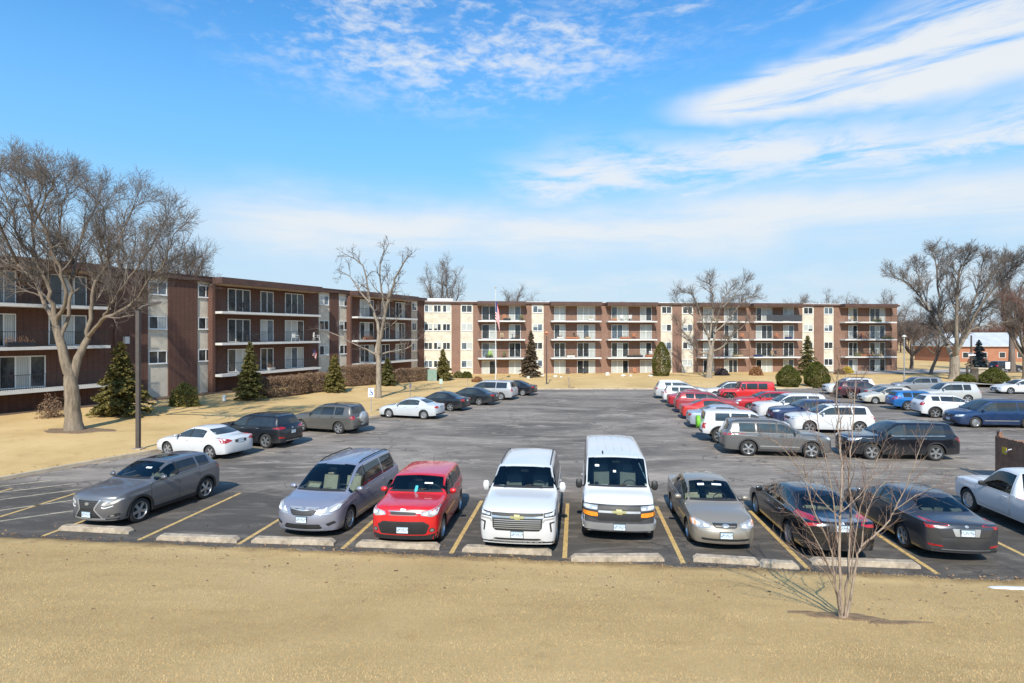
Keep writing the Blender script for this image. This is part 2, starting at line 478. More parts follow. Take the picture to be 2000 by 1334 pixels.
# left row stalls, square to the kerb
LK = [Vector((-16.8, 30.0)), Vector((-14.5, 33.4)), Vector((-9.8, 40.6)), Vector((-6.4, 46.8)), Vector((-3.9, 52.8)), Vector((-2.2, 58.6))]
for p in resample(LK, 2.75):
    line(p + Vector((.5, -.2)), p + Vector((5.2, -1.9)), .10, 1)
# double row in the middle
for k in range(13):
    c_ = Vector((15.9, 25.2)) + Vector((.10, .995))*2.75*k
    line(c_ - Vector((.985, -.13))*5.2, c_ + Vector((.985, -.13))*5.2, .10, 1)
line((15.9, 25.2), (19.2, 58.5), .10, 1, .0075)
for k in range(9):
    c_ = Vector((36.5, 36.0)) + Vector((.10, .995))*2.8*k
    line(c_ - Vector((.985, -.13))*5, c_ + Vector((.985, -.13))*5, .10, 1)
tag(mb.build('stall_markings', [M_LINE, M_LINE2], fix=False), kind='structure')

# wheel stops
def wheel_stop(name, px, py, length, label, skew=0.0, dz=0.0):
    mb = MB(); h = .145; L = length/2
    prof = lambda t: [(-.115, 0), (-.106, h*.90), (-.090, h), (.090, h), (.106, h*.90), (.115, 0)]
    vs, fs = [], []
    xs = [(-L, .35), (-L+.01, .50), (-L+.11, 1)] + [(-L+.11+(2*L-.22)*k/10, 1) for k in range(1, 10)] + [(L-.11, 1), (L-.01, .50), (L, .35)]
    r_ = random.Random(int(px))
    for x, s in xs:
        for y, z in prof(0):
            vs.append((x, y + r_.uniform(-.004, .004), z*s*(1 + r_.uniform(-.04, .02))))
    for i in range(len(xs)-1):
        for k in range(5): fs.append((i*6+k, i*6+k+1, i*6+6+k+1, i*6+6+k))
    fs += [tuple(range(6)), tuple(range((len(xs)-1)*6, len(xs)*6))]
    mb.add(vs, fs)
    o = mb.build(name, M_CONC, smooth=25)
    g = G(px, py, .05); o.location = (g.x, g.y, dz); o.rotation_euler = (0, 0, R(-6.4+skew))
    return tag(o, label, 'wheel stop', 'concrete wheel stops along the lawn')
for (px, py, L_, lab, sk) in ((188, 1034, 2.30, 'pale concrete wheel stop in front of the grey crossover with black wheel arches', -1.5), (388, 1052, 2.36, 'concrete wheel stop in front of the empty bay beside the grey crossover', 1.0),
        (574, 1057, 2.34, 'concrete wheel stop in front of the blue silver minivan', 1.6), (778, 1065, 2.30, 'concrete wheel stop in front of the red boxy hatchback', .5), (990, 1075, 2.36, 'concrete wheel stop in front of the white full size SUV', .4),
        (1205, 1090, 2.36, 'tilted concrete wheel stop in front of the white passenger van', 7.0), (1418, 1094, 1.62, 'short concrete wheel stop in front of the tan sedan', -3.0), (1520, 1103, .92, 'short broken piece of concrete wheel stop beside the tan sedan', -2.0),
        (1687, 1100, 2.55, 'concrete wheel stop behind the black sedan and the sapling', 1.0)):
    wheel_stop('wheel_stop', px, py, L_, lab, sk)

# foreground grass blades
def blades(n, x0, x1, y0, y1, seed, h0, h1, wd):
    r_ = np.random.default_rng(seed)
    # denser close to the viewer
    y = y0 + (y1-y0)*r_.random(n)**1.25
    x = (r_.random(n)*2-1)*(y*.95+1.0)
    z = ground_z(x, y)
    ok = (z > .07)
    x, y, z = x[ok], y[ok], z[ok]; n = len(x)
    h = h0 + (h1-h0)*r_.random(n)**1.5; a = r_.random(n)*6.283; lean = r_.random(n)*1.0+.15; la = r_.random(n)*6.283
    b0 = np.stack([x, y, z-.005], -1)
    dx = np.stack([np.cos(a), np.sin(a), 0*a], -1)*wd
    tip = b0 + np.stack([np.cos(la)*lean*h, np.sin(la)*lean*h, h], -1)
    V = np.stack([b0-dx, b0+dx, tip], 1).reshape(-1, 3)
    return V, np.arange(3*n).reshape(-1, 3)
m, nt, bs = new_mat('straw_grass')
gi = nt.add('ShaderNodeNewGeometry')
tcg = nt.add('ShaderNodeTexCoord').outputs['Object']
pn = nt.noise(nt.mapping(tcg, (.16, 1.0, 1), (0, 0, R(6))), 1.0, 5, .66)
c = nt.ramp(gi.outputs['Random Per Island'], [(0, (.50, .335, .15)), (.35, (.61, .415, .19)), (.7, (.68, .475, .23)), (.95, (.75, .55, .30)), (1, (.56, .42, .18))])
c = nt.mix(nt.maprange(pn, .40, .62, 0, .8), c, (.43, .28, .12, 1))
nt.l.new(c, bs.inputs['Base Color']); bs.inputs['Roughness'].default_value = .8; bs.inputs['Specular IOR Level'].default_value = .2
M_STRAW = m
V, F = blades(380000, -14, 14, 4.9, 15.2, 3, .010, .030, .0034)
tag(link('grass', np_mesh('grass', V, F, M_STRAW)), 'short dry grass blades on the bank', 'grass', kind='stuff')

# snow remnant at the lawn edge
def patch(name, x, y, rx, ry, h, m, seed, rot=0):
    r_ = random.Random(seed); mb = MB(); n = 30; rings = 6
    ph = [r_.uniform(0, 6.28) for _ in range(4)]
    vs = []
    for j in range(rings+1):
        t = j/rings
        for k in range(n):
            a = 6.2832*k/n
            rr = 1 + .16*math.sin(2*a+ph[0]) + .10*math.sin(3*a+ph[1]) + .07*math.sin(5*a+ph[2]) + .05*math.sin(9*a+ph[3])
            lx, ly = rx*rr*t*math.cos(a), ry*rr*t*math.sin(a)
            X = x + lx*math.cos(rot)-ly*math.sin(rot); Y = y + lx*math.sin(rot)+ly*math.cos(rot)
            vs.append((X, Y, gz(X, Y) + h*(1-t**3) + (.004 if t < 1 else -.01)))
    fs = [(j*n+k, j*n+(k+1) % n, (j+1)*n+(k+1) % n, (j+1)*n+k) for j in range(rings) for k in range(n)]
    mb.add(vs, fs); return mb.build(name, m, smooth=60)
M_SNOW = mat('old_snow', (.85, .86, .88), .6, var=.05, scale=6, bump=.3)
g = G(1992, 1141, .3)
tag(patch('snow_patch', g.x, g.y, .62, .16, .03, M_SNOW, 4, -.1), 'small melting white snow patch on the lawn edge', 'snow patch')
M_MULCH = mat('mulch', (.20, .13, .075), .95, var=.5, scale=9, bump=.6, bscale=30)
# far drive and road on the right
mb = MB()
for pts in ([(50, 67), (70, 72), (110, 73), (200, 76), (200, 71), (110, 66.5), (60, 62)], [(47, 92), (75, 97), (200, 104), (200, 95), (76, 88.5), (50, 84)]):
    mb.add([(x, y, gz(x, y)*0 + .37) for x, y in pts], [tuple(range(len(pts)))])
tag(mb.build('road', mat('road_asphalt', (.40, .35, .30), .9, var=.2, scale=.3)), kind='structure')

# wind-blown leaves along the kerbs and the lawn edge
r_ = np.random.default_rng(9); pts = []
for k in range(2600):
    if r_.random() < .55: s0 = r_.uniform(-24, 16); q0 = -abs(r_.normal(0, .28))+.35 if r_.random() < .6 else r_.normal(-1.5, 1.6)
    else: s0 = None
    if s0 is not None: p_ = LOT(s0, q0)
    else:
        i_ = r_.integers(1, 16); a_, b_ = lot_poly[i_], lot_poly[i_+1]; t_ = r_.random(); p_ = Vector((*(a_.lerp(b_, t_)), 0)) + Vector((r_.normal(0, .35), r_.normal(0, .35), 0))
    pts.append((p_.x, p_.y))
pts = np.array(pts); zz_ = np.maximum(ground_z(pts[:, 0], pts[:, 1]), 0) + .012
n_ = len(pts); C = np.column_stack([pts, zz_]); a_ = r_.random(n_)*6.28; sz = r_.uniform(.018, .045, n_)
A_ = np.column_stack([np.cos(a_), np.sin(a_), r_.normal(0, .35, n_)])*sz[:, None]; B_ = np.column_stack([-np.sin(a_), np.cos(a_), r_.normal(0, .4, n_)])*sz[:, None]*.6
V = np.stack([C-A_, C+B_, C+A_, C-B_], 1).reshape(-1, 3)
m, nt, bs = new_mat('dead_leaf'); gi = nt.add('ShaderNodeNewGeometry')
nt.l.new(nt.ramp(gi.outputs['Random Per Island'], [(0, (.10, .055, .03)), (.5, (.22, .12, .06)), (1, (.36, .23, .12))]), bs.inputs['Base Color']); bs.inputs['Roughness'].default_value = .9
tag(link('leaf_litter', np_mesh('leaf_litter', V, np.arange(len(V)).reshape(-1, 4), m)), 'brown dead leaves scattered along the kerbs', 'leaves', kind='stuff')
# ================================================================== APARTMENT BUILDING
CORN = Vector((-11.95, 83.0, 0))
RZ_A, RZ_B = math.atan2(.9143, .4054), math.atan2(.1142, .9935)
LA = 62.0
eA = Vector((math.cos(RZ_A), math.sin(RZ_A), 0)); eB = Vector((math.cos(RZ_B), math.sin(RZ_B), 0))
REC = WP = 1.5      # balconies run forward of the wall by this much
def sA(px, y=0.0):
    k = (px-1000)/FPX; o = CORN - eA*LA + Vector((-eA.y, eA.x, 0))*y
    return (k*o.y - o.x)/(eA.x - k*eA.y)
def sB(px, y=0.0):
    k = (px-1000)/FPX; o = CORN + Vector((-eB.y, eB.x, 0))*y
    return (k*o.y - o.x)/(eB.x - k*eB.y)

def brick_mat(name, c1, c2, mortar, rib):
    m, nt, bs = new_mat(name)
    tco = nt.add('ShaderNodeTexCoord').outputs['Object']
    s_ = nt.add('ShaderNodeSeparateXYZ'); nt.l.new(tco, s_.inputs[0])
    h = nt.math('ADD', s_.outputs[0], s_.outputs[1])
    v = nt.add('ShaderNodeCombineXYZ'); nt.l.new(h, v.inputs[0]); nt.l.new(s_.outputs[2], v.inputs[1])
    b = nt.add('ShaderNodeTexBrick'); nt.l.new(v.outputs[0], b.inputs['Vector'])
    b.inputs['Color1'].default_value = c4(c1); b.inputs['Color2'].default_value = c4(c2); b.inputs['Mortar'].default_value = c4(mortar)
    b.inputs['Scale'].default_value = 1.0; b.inputs['Mortar Size'].default_value = .008; b.inputs['Brick Width'].default_value = .21; b.inputs['Row Height'].default_value = .075
    n = nt.noise(v.outputs[0], .8, 5, .65); n2 = nt.noise(nt.mapping(v.outputs[0], (3.5, .3, 1)), 1.0, 4, .6); n3 = nt.noise(v.outputs[0], 7, 3, .7)
    c = nt.mix(nt.maprange(n, .35, .75, 0, .5), b.outputs[0], tuple(x*.62 for x in c1)+(1,))
    c = nt.mix(nt.maprange(n2, .5, .75, 0, .4), c, tuple(min(1, x*1.5) for x in c2)+(1,))
    c = nt.mix(nt.maprange(n3, .5, .72, 0, .35), c, tuple(x*.6 for x in c2)+(1,))
    if rib:    # soldier courses: dark upright joints between the brick stacks
        fr = nt.math('FRACT', nt.math('MULTIPLY', h, 1/.40))
        g_ = nt.maprange(nt.math('ABSOLUTE', nt.math('SUBTRACT', fr, .5)), .16, .05)
        c = nt.mix(nt.math('MULTIPLY', g_, .24), c, (.018, .012, .011, 1))
    nt.l.new(c, bs.inputs['Base Color']); bs.inputs['Roughness'].default_value = .85
    nt.l.new(nt.bump(b.outputs[1], -.3, .01), bs.inputs['Normal'])
    return m
M_BRICKA = brick_mat('dark_ribbed_brick', (.155, .070, .047), (.118, .053, .037), (.09, .06, .048), True)
M_BRICKB = brick_mat('sunlit_red_brown_brick', (.255, .142, .098), (.21, .11, .076), (.27, .19, .15), False)  # wing in full sun: same brick, the lit look put into its colour
M_BEIGE = mat('exposed_aggregate_panel', (.60, .535, .43), .9, var=.18, scale=1.3, bump=.25, bscale=30)
M_SLAB = mat('painted_slab', (.62, .61, .585), .7, var=.1, scale=.9)
M_SOFF = mat('soffit_board', (.48, .36, .24), .8, var=.1)
M_FASC = mat('brown_fascia', (.085, .045, .035), .6, var=.25, scale=1.2)
M_COPE = mat('pale_coping', (.70, .68, .66), .6, var=.08)
M_ROOF = mat('roof_gravel', (.42, .40, .38), .95, var=.15)
M_WFR = mat('white_window_frame', (.78, .78, .76), .5, var=.05)
M_BLACK = mat('black_metal', (.025, .025, .027), .5, var=.1)
def pane_mat(name, c1, c2, rough=.06, spec=.6):
    m, nt, bs = new_mat(name)
    tco = nt.add('ShaderNodeTexCoord').outputs['Object']
    oi = nt.add('ShaderNodeObjectInfo')
    av = nt.add('ShaderNodeVectorMath', operation='ADD'); nt.l.new(tco, av.inputs[0])
    cm = nt.add('ShaderNodeCombineXYZ'); nt.l.new(nt.math('MULTIPLY', oi.outputs['Random'], 50), cm.inputs[0]); nt.l.new(cm.outputs[0], av.inputs[1])
    n = nt.noise(nt.mapping(av.outputs[0], (1.4, 1, .9)), 1.0, 5, .65, .8)
    nt.l.new(nt.ramp(n, [(.35, c1), (.68, c2)]), bs.inputs['Base Color'])
    bs.inputs['Roughness'].default_value = rough; bs.inputs['Specular IOR Level'].default_value = spec
    return m
M_PANE = pane_mat('dark_window_glass', (.012, .015, .017), (.07, .08, .085))
M_PANE2 = pane_mat('blue_window_glass', (.05, .07, .09), (.17, .21, .24))
m, nt, bs = new_mat('vertical_blind')
tco = nt.add('ShaderNodeTexCoord').outputs['Object']; s_ = nt.add('ShaderNodeSeparateXYZ'); nt.l.new(tco, s_.inputs[0])
fr = nt.math('FRACT', nt.math('MULTIPLY', s_.outputs[0], 7.5))
c = nt.mix(nt.maprange(nt.math('ABSOLUTE', nt.math('SUBTRACT', fr, .5)), .5, .28), (.26, .28, .27, 1), (.52, .53, .49, 1))
n = nt.noise(tco, 1.1, 3, .6); c = nt.mix(nt.maprange(n, .4, .7, 0, .5), c, (.30, .34, .33, 1))
nt.l.new(c, bs.inputs['Base Color']); bs.inputs['Roughness'].default_value = .5; bs.inputs['Coat Weight'].default_value = .7; bs.inputs['Coat Roughness'].default_value = .04
M_BLIND = m

bld = empty('apartment_building', CORN)
tag(bld, 'long four storey brick apartment building with white balcony slabs, bent round the car park', 'building')
class Wing:
    def __init__(s, org, rz, sf, shear, L):
        s.org, s.rz, s.sf, s.shear, s.L = org, rz, sf, shear, L
        s.rel = org - CORN
    def zs(s, x): return s.shear*(x - LA) if s.shear else 0.0
    def place(s, o, x=0, y=0, z=0, parent=bld):
        if parent is bld:
            o.parent = bld
            e = Vector((math.cos(s.rz), math.sin(s.rz), 0)); n = Vector((-e.y, e.x, 0))
            p = s.rel + e*x + n*y + Vector((0, 0, z))
            o.location = p; o.rotation_euler = (0, 0, s.rz)
        return o
    def world(s, x, y, z):
        e = Vector((math.cos(s.rz), math.sin(s.rz), 0)); n = Vector((-e.y, e.x, 0))
        return s.org + e*x + n*y + Vector((0, 0, z + s.zs(x)))
    def sheared(s, mb):
        mb.v = [(x, y, z + s.zs(x)) for x, y, z in mb.v]; return mb
WA = Wing(CORN - eA*LA, RZ_A, sA, .0095, LA)
WB = Wing(CORN, RZ_B, sB, 0, 76)

def boxpart(W, name, mt, boxes, soft=None):
    mb = MB()
    for b in boxes: mb.box(*b)
    return W.place(W.sheared(mb).build(name, mt, fix=False))

_winc = {}
def window(W, x0, x1, z0, z1, y, panes=2, fr=.055, kind='window', seed=0, blinds=None, mt=None):
    """frame + panes (+ blinds) ; origin at the lower middle"""
    w, h = x1-x0, z1-z0
    r_ = random.Random(seed)
    mb = MB()
    mb.box(-w/2, -w/2+fr, -.05, .03, 0, h); mb.box(w/2-fr, w/2, -.05, .03, 0, h)
    mb.box(-w/2+fr, w/2-fr, -.05, .03, h-fr, h); mb.box(-w/2+fr, w/2-fr, -.05, .03, 0, fr)
    iw = w-2*fr
    for k in range(1, panes):
        c_ = -w/2+fr + iw*k/panes; mb.box(c_-fr*.55, c_+fr*.55, -.045, .025, fr, h-fr)
    if kind == 'window': mb.box(-w/2-.04, w/2+.04, -.09, -.052, -.05, .0)
    f = mb.build(kind, M_WFR, fix=False)
    W.place(f, (x0+x1)/2, y, z0 + W.zs((x0+x1)/2))
    if mt is None: mt = M_PANE if r_.random() < .72 else M_PANE2
    p = MB().box(-w/2+fr*.8, w/2-fr*.8, -.008, .012, fr*.8, h-fr*.8).build('pane', mt, f, fix=False)
    if blinds is None:
        blinds = [k for k in range(panes) if r_.random() < ((.42 if W is WB else .24) if kind == 'sliding_door' else .26)]
    if blinds:
        b = MB()
        for k in blinds:
            a0 = -w/2+fr + iw*k/panes + fr*.6; a1 = -w/2+fr + iw*(k+1)/panes - fr*.6
            zb = fr if kind == 'sliding_door' or r_.random() < .5 else h*r_.uniform(.3, .6)
            b.box(a0, a1, -.02, -.010, zb, h-fr)
        b.build('blind', M_BLIND, f, fix=False)
    return f

def railing(W, slab, x0, x1, y0, z, d=1.0, mt=None):
    mb = MB(); zt = z + 1.02
    L = x1-x0
    mb.box(x0, x1, y0+.02, y0+.055, zt-.035, zt); mb.box(x0, x1, y0+.025, y0+.05, z+.09, z+.115)
    n = max(2, int(L/.125))
    for k in range(n+1):
        c_ = x0+.012 + (L-.024)*k/n; t = .011 if k % 12 else .02
        mb.box(c_-t/2, c_+t/2, y0+.03, y0+.045, z, zt-.036)
    return W.sheared(mb).build('railing', M_BLACK, slab, fix=False)

def build_wing(W, segs, levels, z_soff, z_top):
    brick, y0b = [], -.9
    mt = M_BRICKA if W is WA else M_BRICKB
    for i, (kind, a, b, extra) in enumerate(segs):
        if kind == 'brick': brick.append((a, b, WP-.12, WP, y0b, z_soff))
        elif kind == 'beige':
            boxpart(W, 'wall_panel', M_BEIGE, [(a+.004, b-.004, WP-.035, WP-.002, y0b, z_soff-.003)])
            for (wa, wb) in extra:
                for li, zl in enumerate(levels):
                    if W is WA and zl < 1: continue
                    window(W, wa, wb, zl+1.22, zl+2.28, WP-.045, 2, .06, 'window', seed=int(wa*31)+li*7)
        elif kind == 'bay':
            pa, pb = a, b
            for li, zl in enumerate(levels):
                if zl < 1: continue
                sl = boxpart(W, 'balcony_slab', M_SLAB, [(pa, pb, 0, WP-.004, zl-.21, zl)])
                railing(W, sl, pa+.04, pb-.04, .02, zl)
            for li, zl in enumerate(levels):
                if W is WA and zl < 1: continue
                for (da, db, n, *only) in extra:
                    if only and li not in only[0]: continue
                    window(W, da, db, zl+.03, zl+2.22, WP-.035, n, .07, 'sliding_door', seed=int(da*17)+li*13)
            boxpart(W, 'soffit', M_SOFF, [(pa+.02, pb-.02, .02, WP-.008, z_soff-.26, z_soff-.20)])
            boxpart(W, 'eave', M_FASC, [(pa-.10, pb+.10, -.12, WP-.37, z_soff-.195, z_top+.02)])
            if W is WA and a > 5: brick.append((a-.30, a-.004, WP-.62, WP, y0b, z_soff-.2))
    brick.append((W.x0, W.L, WP, 15, y0b, z_soff))
    boxpart(W, 'wall', mt, brick)
    rf = boxpart(W, 'roof', [M_FASC], [(W.x0-.02, W.L+.3, WP-.36, 15.3, z_soff+.004, z_top)])
    cp = MB().box(W.x0-.02, W.L+.34, WP-.40, WP, z_top, z_top+.07).box(W.x0, W.L+.3, WP, 15.3, z_top, z_top+.03)
    W.sheared(cp).build('coping', M_COPE if W is WB else M_FASC, rf, fix=False)
    return rf

B = lambda *px: tuple(sB(p, WP) for p in px)
Bs = lambda *px: tuple(sB(p, 0) for p in px)
def bdoors(*t): return [(sB(a, REC), sB(b, REC), n) for a, b, n in t]
def bwin(*t): return [(sB(a, WP), sB(b, WP)) for a, b in t]
segB = [('beige', -.80, sB(882, WP), bwin((829, 844.5), (847, 861.5), (864.5, 879.5))), ('brick', *B(882, 899), None), ('beige', *B(899, 924), bwin((901, 922))), ('brick', *B(924, 937), None),
    ('bay', *Bs(934, 1026), bdoors((941, 970, 2), (994, 1017, 2))), ('brick', *B(1027, 1038), None), ('beige', *B(1038, 1062), bwin((1040.5, 1059.5))), ('brick', *B(1062, 1080), None),
    ('bay', *Bs(1077, 1175), bdoors((1082, 1104, 2), (1127, 1162, 3))), ('brick', *B(1174, 1190), None), ('bay', *Bs(1188, 1284), bdoors((1194, 1227, 3), (1250, 1272.5, 2))), ('brick', *B(1281, 1290), None),
    ('beige', *B(1290, 1313), bwin((1292, 1311))), ('brick', *B(1313, 1331), None), ('beige', *B(1331, 1354), bwin((1333, 1352))), ('brick', *B(1354, 1370), None),
    ('bay', *Bs(1368, 1463), bdoors((1373, 1394, 2), (1414, 1440, 3))), ('brick', *B(1463, 1475), None), ('bay', *Bs(1473, 1567), bdoors((1476, 1508, 3), (1529.5, 1550, 2))), ('beige', *B(1567, 1589.5), bwin((1569, 1587))),
    ('brick', *B(1589.5, 1608), None), ('beige', *B(1608, 1628), bwin((1609, 1626))), ('brick', *B(1628, 1654), None), ('bay', *Bs(1651, 1752), bdoors((1656.5, 1674, 2), (1698, 1728, 3))), ('brick', *B(1740, 1751), None)]
WB.L = sB(1751, WP); WB.x0 = -.859; WA.x0 = 0; WA.L = LA + .855
rfB = build_wing(WB, segB, [.05, 2.72, 5.47, 8.22], 10.72, 11.02)
A = lambda *px: tuple(sA(p, WP) for p in px)
As = lambda *px: tuple(sA(p, 0) for p in px)
def adoors(*t): return [(sA(a, REC), sA(b, REC), n) for a, b, n in t]
def awin(*t): return [(sA(a, WP), sA(b, WP)) for a, b in t]
segA = [('brick', 0, 2.0, None), ('bay', 2.0, sA(216), [(3.2, 5.4, 3)] + [q + ((2, 3),) for q in adoors((-42, 30, 3), (94, 168, 3))] + [q + ((1,),) for q in adoors((-4, 88, 3))]), ('brick', *A(222, 287), None), ('beige', *A(287, 327), awin((289, 325))), ('brick', *A(327, 384), None),
    ('beige', *A(384, 418), awin((386, 416))), ('brick', *A(418, 434), None), ('bay', *As(434, 627), adoors((444, 488, 3), (508, 533, 2), (556, 592, 3))), ('beige', *A(622, 643), awin((623, 641))), ('brick', *A(643, 660), None),
    ('beige', *A(660, 682), awin((662.5, 679.5))), ('brick', *A(682, 700), None), ('bay', *As(699, 816), adoors((702, 729, 3), (744, 760, 2), (772, 790, 3))), ('beige', *A(803, 815), awin((804, 812))), ('brick', sA(815, WP), LA+.72, None)]
rfA = build_wing(WA, segA, [-.2, 2.68, 5.53, 8.38], 11.05, 11.42)
# white parapet over the inner corner
WB.place(MB().box(-1.6, sB(884, WP), WP+.3, WP+.6, 11.05, 11.50).build('parapet', M_COPE, fix=False))
for (px, sx, hh) in ((1582, .5, .45), (1608, .7, .35), (1640, .4, .5), (1230, .6, .3), (1070, .5, .35), (1420, .6, .4)):
    s0 = sB(px); WB.place(MB().lathe([(0, hh+.1), (sx*.55, hh+.08), (sx*.55, hh-.05), (sx*.33, hh-.06), (sx*.33, 0)], 12, 'z', (s0, 3.5, 11.04)).build('roof_vent', mat('vent_metal', (.5, .5, .5), .4, .6), fix=False))
WA.place(MB().box(sA(238, WP), sA(247, WP), WP-.40, WP-.125, 5.2, 5.75).build('wall_unit', M_SLAB, fix=False))

# ------------------------------------------------------------------ things on and under the balconies
M_WPL = mat('white_plastic', (.80, .80, .78), .45, var=.05)
M_GPL = mat('green_cushion', (.33, .55, .06), .7, var=.1)
M_RUST = mat('terracotta', (.50, .20, .10), .8, var=.2, scale=8)
M_WOODL = mat('light_timber', (.52, .40, .24), .7, var=.2)
M_DKFAB = mat('dark_cushion', (.045, .05, .06), .8, var=.2)
M_TWIG = mat('dry_twig', (.30, .17, .10), .9, var=.3)
def chair(W, px, lv, y, mt, label, rz=0.0, s=1.0, group='chairs on the balconies', legm=None):
    y = max(y, .32); z = lv; x = W.sf(px, y)
    root = empty('patio_chair', W.world(x, y, z), W.rz + math.pi + R(rz)); tag(root, label, 'chair', group)
    mb = MB(); mb.prism([(-.26, .38), (.26, .38), (.27, .42), (-.27, .42)], 'y', -.25, .25); mb.build('seat', mt, root)
    mb = MB(); 
    for k in range(5): mb.box(-.23+.1*k-.032, -.23+.1*k+.032+.0, -.30, -.26, .43, .88)
    mb.box(-.26, .24, -.305, -.255, .86, .93); mb.build('backrest', mt, root)
    for sx in (-1, 1):
        for sy in (-1, 1): MB().tube([(sx*.25, sy*.24, .39), (sx*.29, sy*.29, 0)], [.024, .018], 6).build('leg', legm or mt, root)
        MB().tube([(sx*.29, .22, .40), (sx*.30, .20, .62), (sx*.30, -.25, .64)], .02, 6).build('armrest', legm or mt, root)
    root.scale = (s, s, s); return root
def ptable(W, px, lv, y, mt, label):
    root = empty('patio_table', W.world(W.sf(px, max(y, .5)), max(y, .5), lv)); tag(root, label, 'table')
    MB().lathe([(0, .74), (.40, .74), (.42, .72), (.40, .70), (0, .70)], 20).build('table_top', mt, root)
    MB().tube([(0, 0, .70), (0, 0, .05)], .03, 8).lathe([(0, .05), (.24, .03), (.25, 0), (0, 0)], 16).build('pedestal', mt, root); return root
def planter(W, px, lv, y, L, mt, label, leaf=M_TWIG, hh=.55):
    y = max(y, .27); x = W.sf(px, y)
    root = empty('planter', W.world(x, y, lv), W.rz); tag(root, label, 'planter', 'planters on the balconies and terraces')
    MB().prism([(-.16, 0), (.16, 0), (.20, .32), (.17, .32), (.14, .26), (-.14, .26), (-.17, .32), (-.20, .32)], 'x', -L/2, L/2).build('pot', mt, root)
    r_ = random.Random(int(px)); mb = MB()
    for k in range(int(26*L)+14):
        a = Vector((r_.uniform(-L/2, L/2), r_.uniform(-.12, .12), .26)); b = a + Vector((r_.uniform(-.16, .16), r_.uniform(-.2, .2), r_.uniform(.12, hh)))
        mb.tube([a, (a+b)/2 + Vector((r_.uniform(-.04, .04), 0, .02)), b], [.012, .01, .005], 4)
    mb.build('plant', leaf, root); return root
La1, La2, La3 = 2.68, 5.53, 8.38; Lb0, Lb1, Lb2, Lb3 = .05, 2.72, 5.47, 8.22
chair(WA, 577, La2, .35, M_WPL, 'white plastic chair facing out on the middle balcony of the dark wing')
chair(WA, 618, La2, .0, M_WPL, 'white plastic chair at the open end of the middle balcony of the dark wing', 60)
chair(WA, 490, La2, .5, M_DKFAB, 'dark chair on the middle balcony beside a wide glass door', 20)
chair(WA, 472, La3, .6, M_DKFAB, 'dark chair on the top balcony of the dark wing', -20)
ptable(WA, 505, La2, .6, M_DKFAB, 'dark round table on the middle balcony of the dark wing')
planter(WA, 530, La1, .2, .6, M_WPL, 'white tub planter on the lowest balcony of the dark wing')
planter(WA, 720, La2, .0, 1.6, M_RUST, 'terracotta coloured trough on the middle balcony behind the pruned tree')
planter(WA, 40, La2, .3, 1.6, M_DKFAB, 'long dark plant trough full of dry stems on a balcony behind the big tree')
chair(WB, 957, Lb1, .4, M_GPL, 'bright green cushioned chair on a second floor balcony', 0, 1.1)
chair(WB, 985, Lb3, .5, M_RUST, 'rust coloured chair on a top floor balcony behind the flagpole')
ptable(WB, 1001, Lb2, .3, M_DKFAB, 'black bistro table on the balcony right of the flagpole')
chair(WB, 980, Lb2, .3, M_WOODL, 'light timber chair on the balcony right behind the flagpole')
planter(WB, 1118, Lb2, -.2, 2.1, M_RUST, 'long terracotta trough on a balcony rail in the sunny wing')
planter(WB, 1148, Lb2, -.1, .8, M_WOODL, 'timber trough of dry flowers on the balcony beside a terracotta trough')
chair(WB, 1215, Lb3-0, .7, M_WPL, 'white chair before the glass door on a top balcony')
chair(WB, 1239, Lb2, .6, M_RUST, 'rust coloured chair against brick on a third floor balcony')
planter(WB, 1240, Lb1, -.15, 2.4, M_DKFAB, 'long dark trough of dry brown plants on a second floor balcony')
planter(WB, 1268, Lb1, -.15, 1.2, M_RUST, 'terracotta box of dry stems beside a long dark trough')
chair(WB, 1538, Lb1, .3, M_DKFAB, 'black chair before a curtained door on a balcony above the spruce')
chair(WB, 1517, Lb1, .4, M_DKFAB, 'black low chair against brick on a balcony by the spruce', 15)
chair(WB, 1519, Lb2, .7, M_RUST, 'rust red chair against brick on a third floor balcony by the spruce')
chair(WB, 1666, Lb3, .5, M_WOODL, 'timber chair on the top balcony at the far end of the building')
chair(WB, 1687, Lb2, .5, M_RUST, 'brown chair between two glass doors at the far end of the building')
for (px, hh, mt, lab) in ((1712, .9, M_WOODL, 'straw coloured bundle of dry plants in a box on the end balcony'), (1690, .5, M_RUST, 'terracotta box of dry plants on the end balcony')):
    planter(WB, px, Lb1, .0, 1.8, mt, lab, M_WOODL if hh > .6 else M_TWIG, hh)
chair(WB, 1240, Lb0+.1, -.5, M_RUST, 'rust coloured chair on the terrace between two patio doors')
chair(WB, 1109, Lb0+.1, -.3, M_DKFAB, 'black chair on the terrace against the brick between patio doors')
chair(WB, 1141, Lb0+.1, -.3, M_DKFAB, 'black chair on the terrace before white blinds')
# fabric screen on a top balcony rail
o = tag(MB().box(sB(1497)-sB(1530), sB(1566)-sB(1530), -.012, .012, .05, 1.0).build('privacy_screen', M_DKFAB, fix=False), 'black fabric screen tied to a top balcony rail', 'screen')
o.location = WB.world(sB(1530), .0, Lb3); o.rotation_euler = (0, 0, RZ_B)
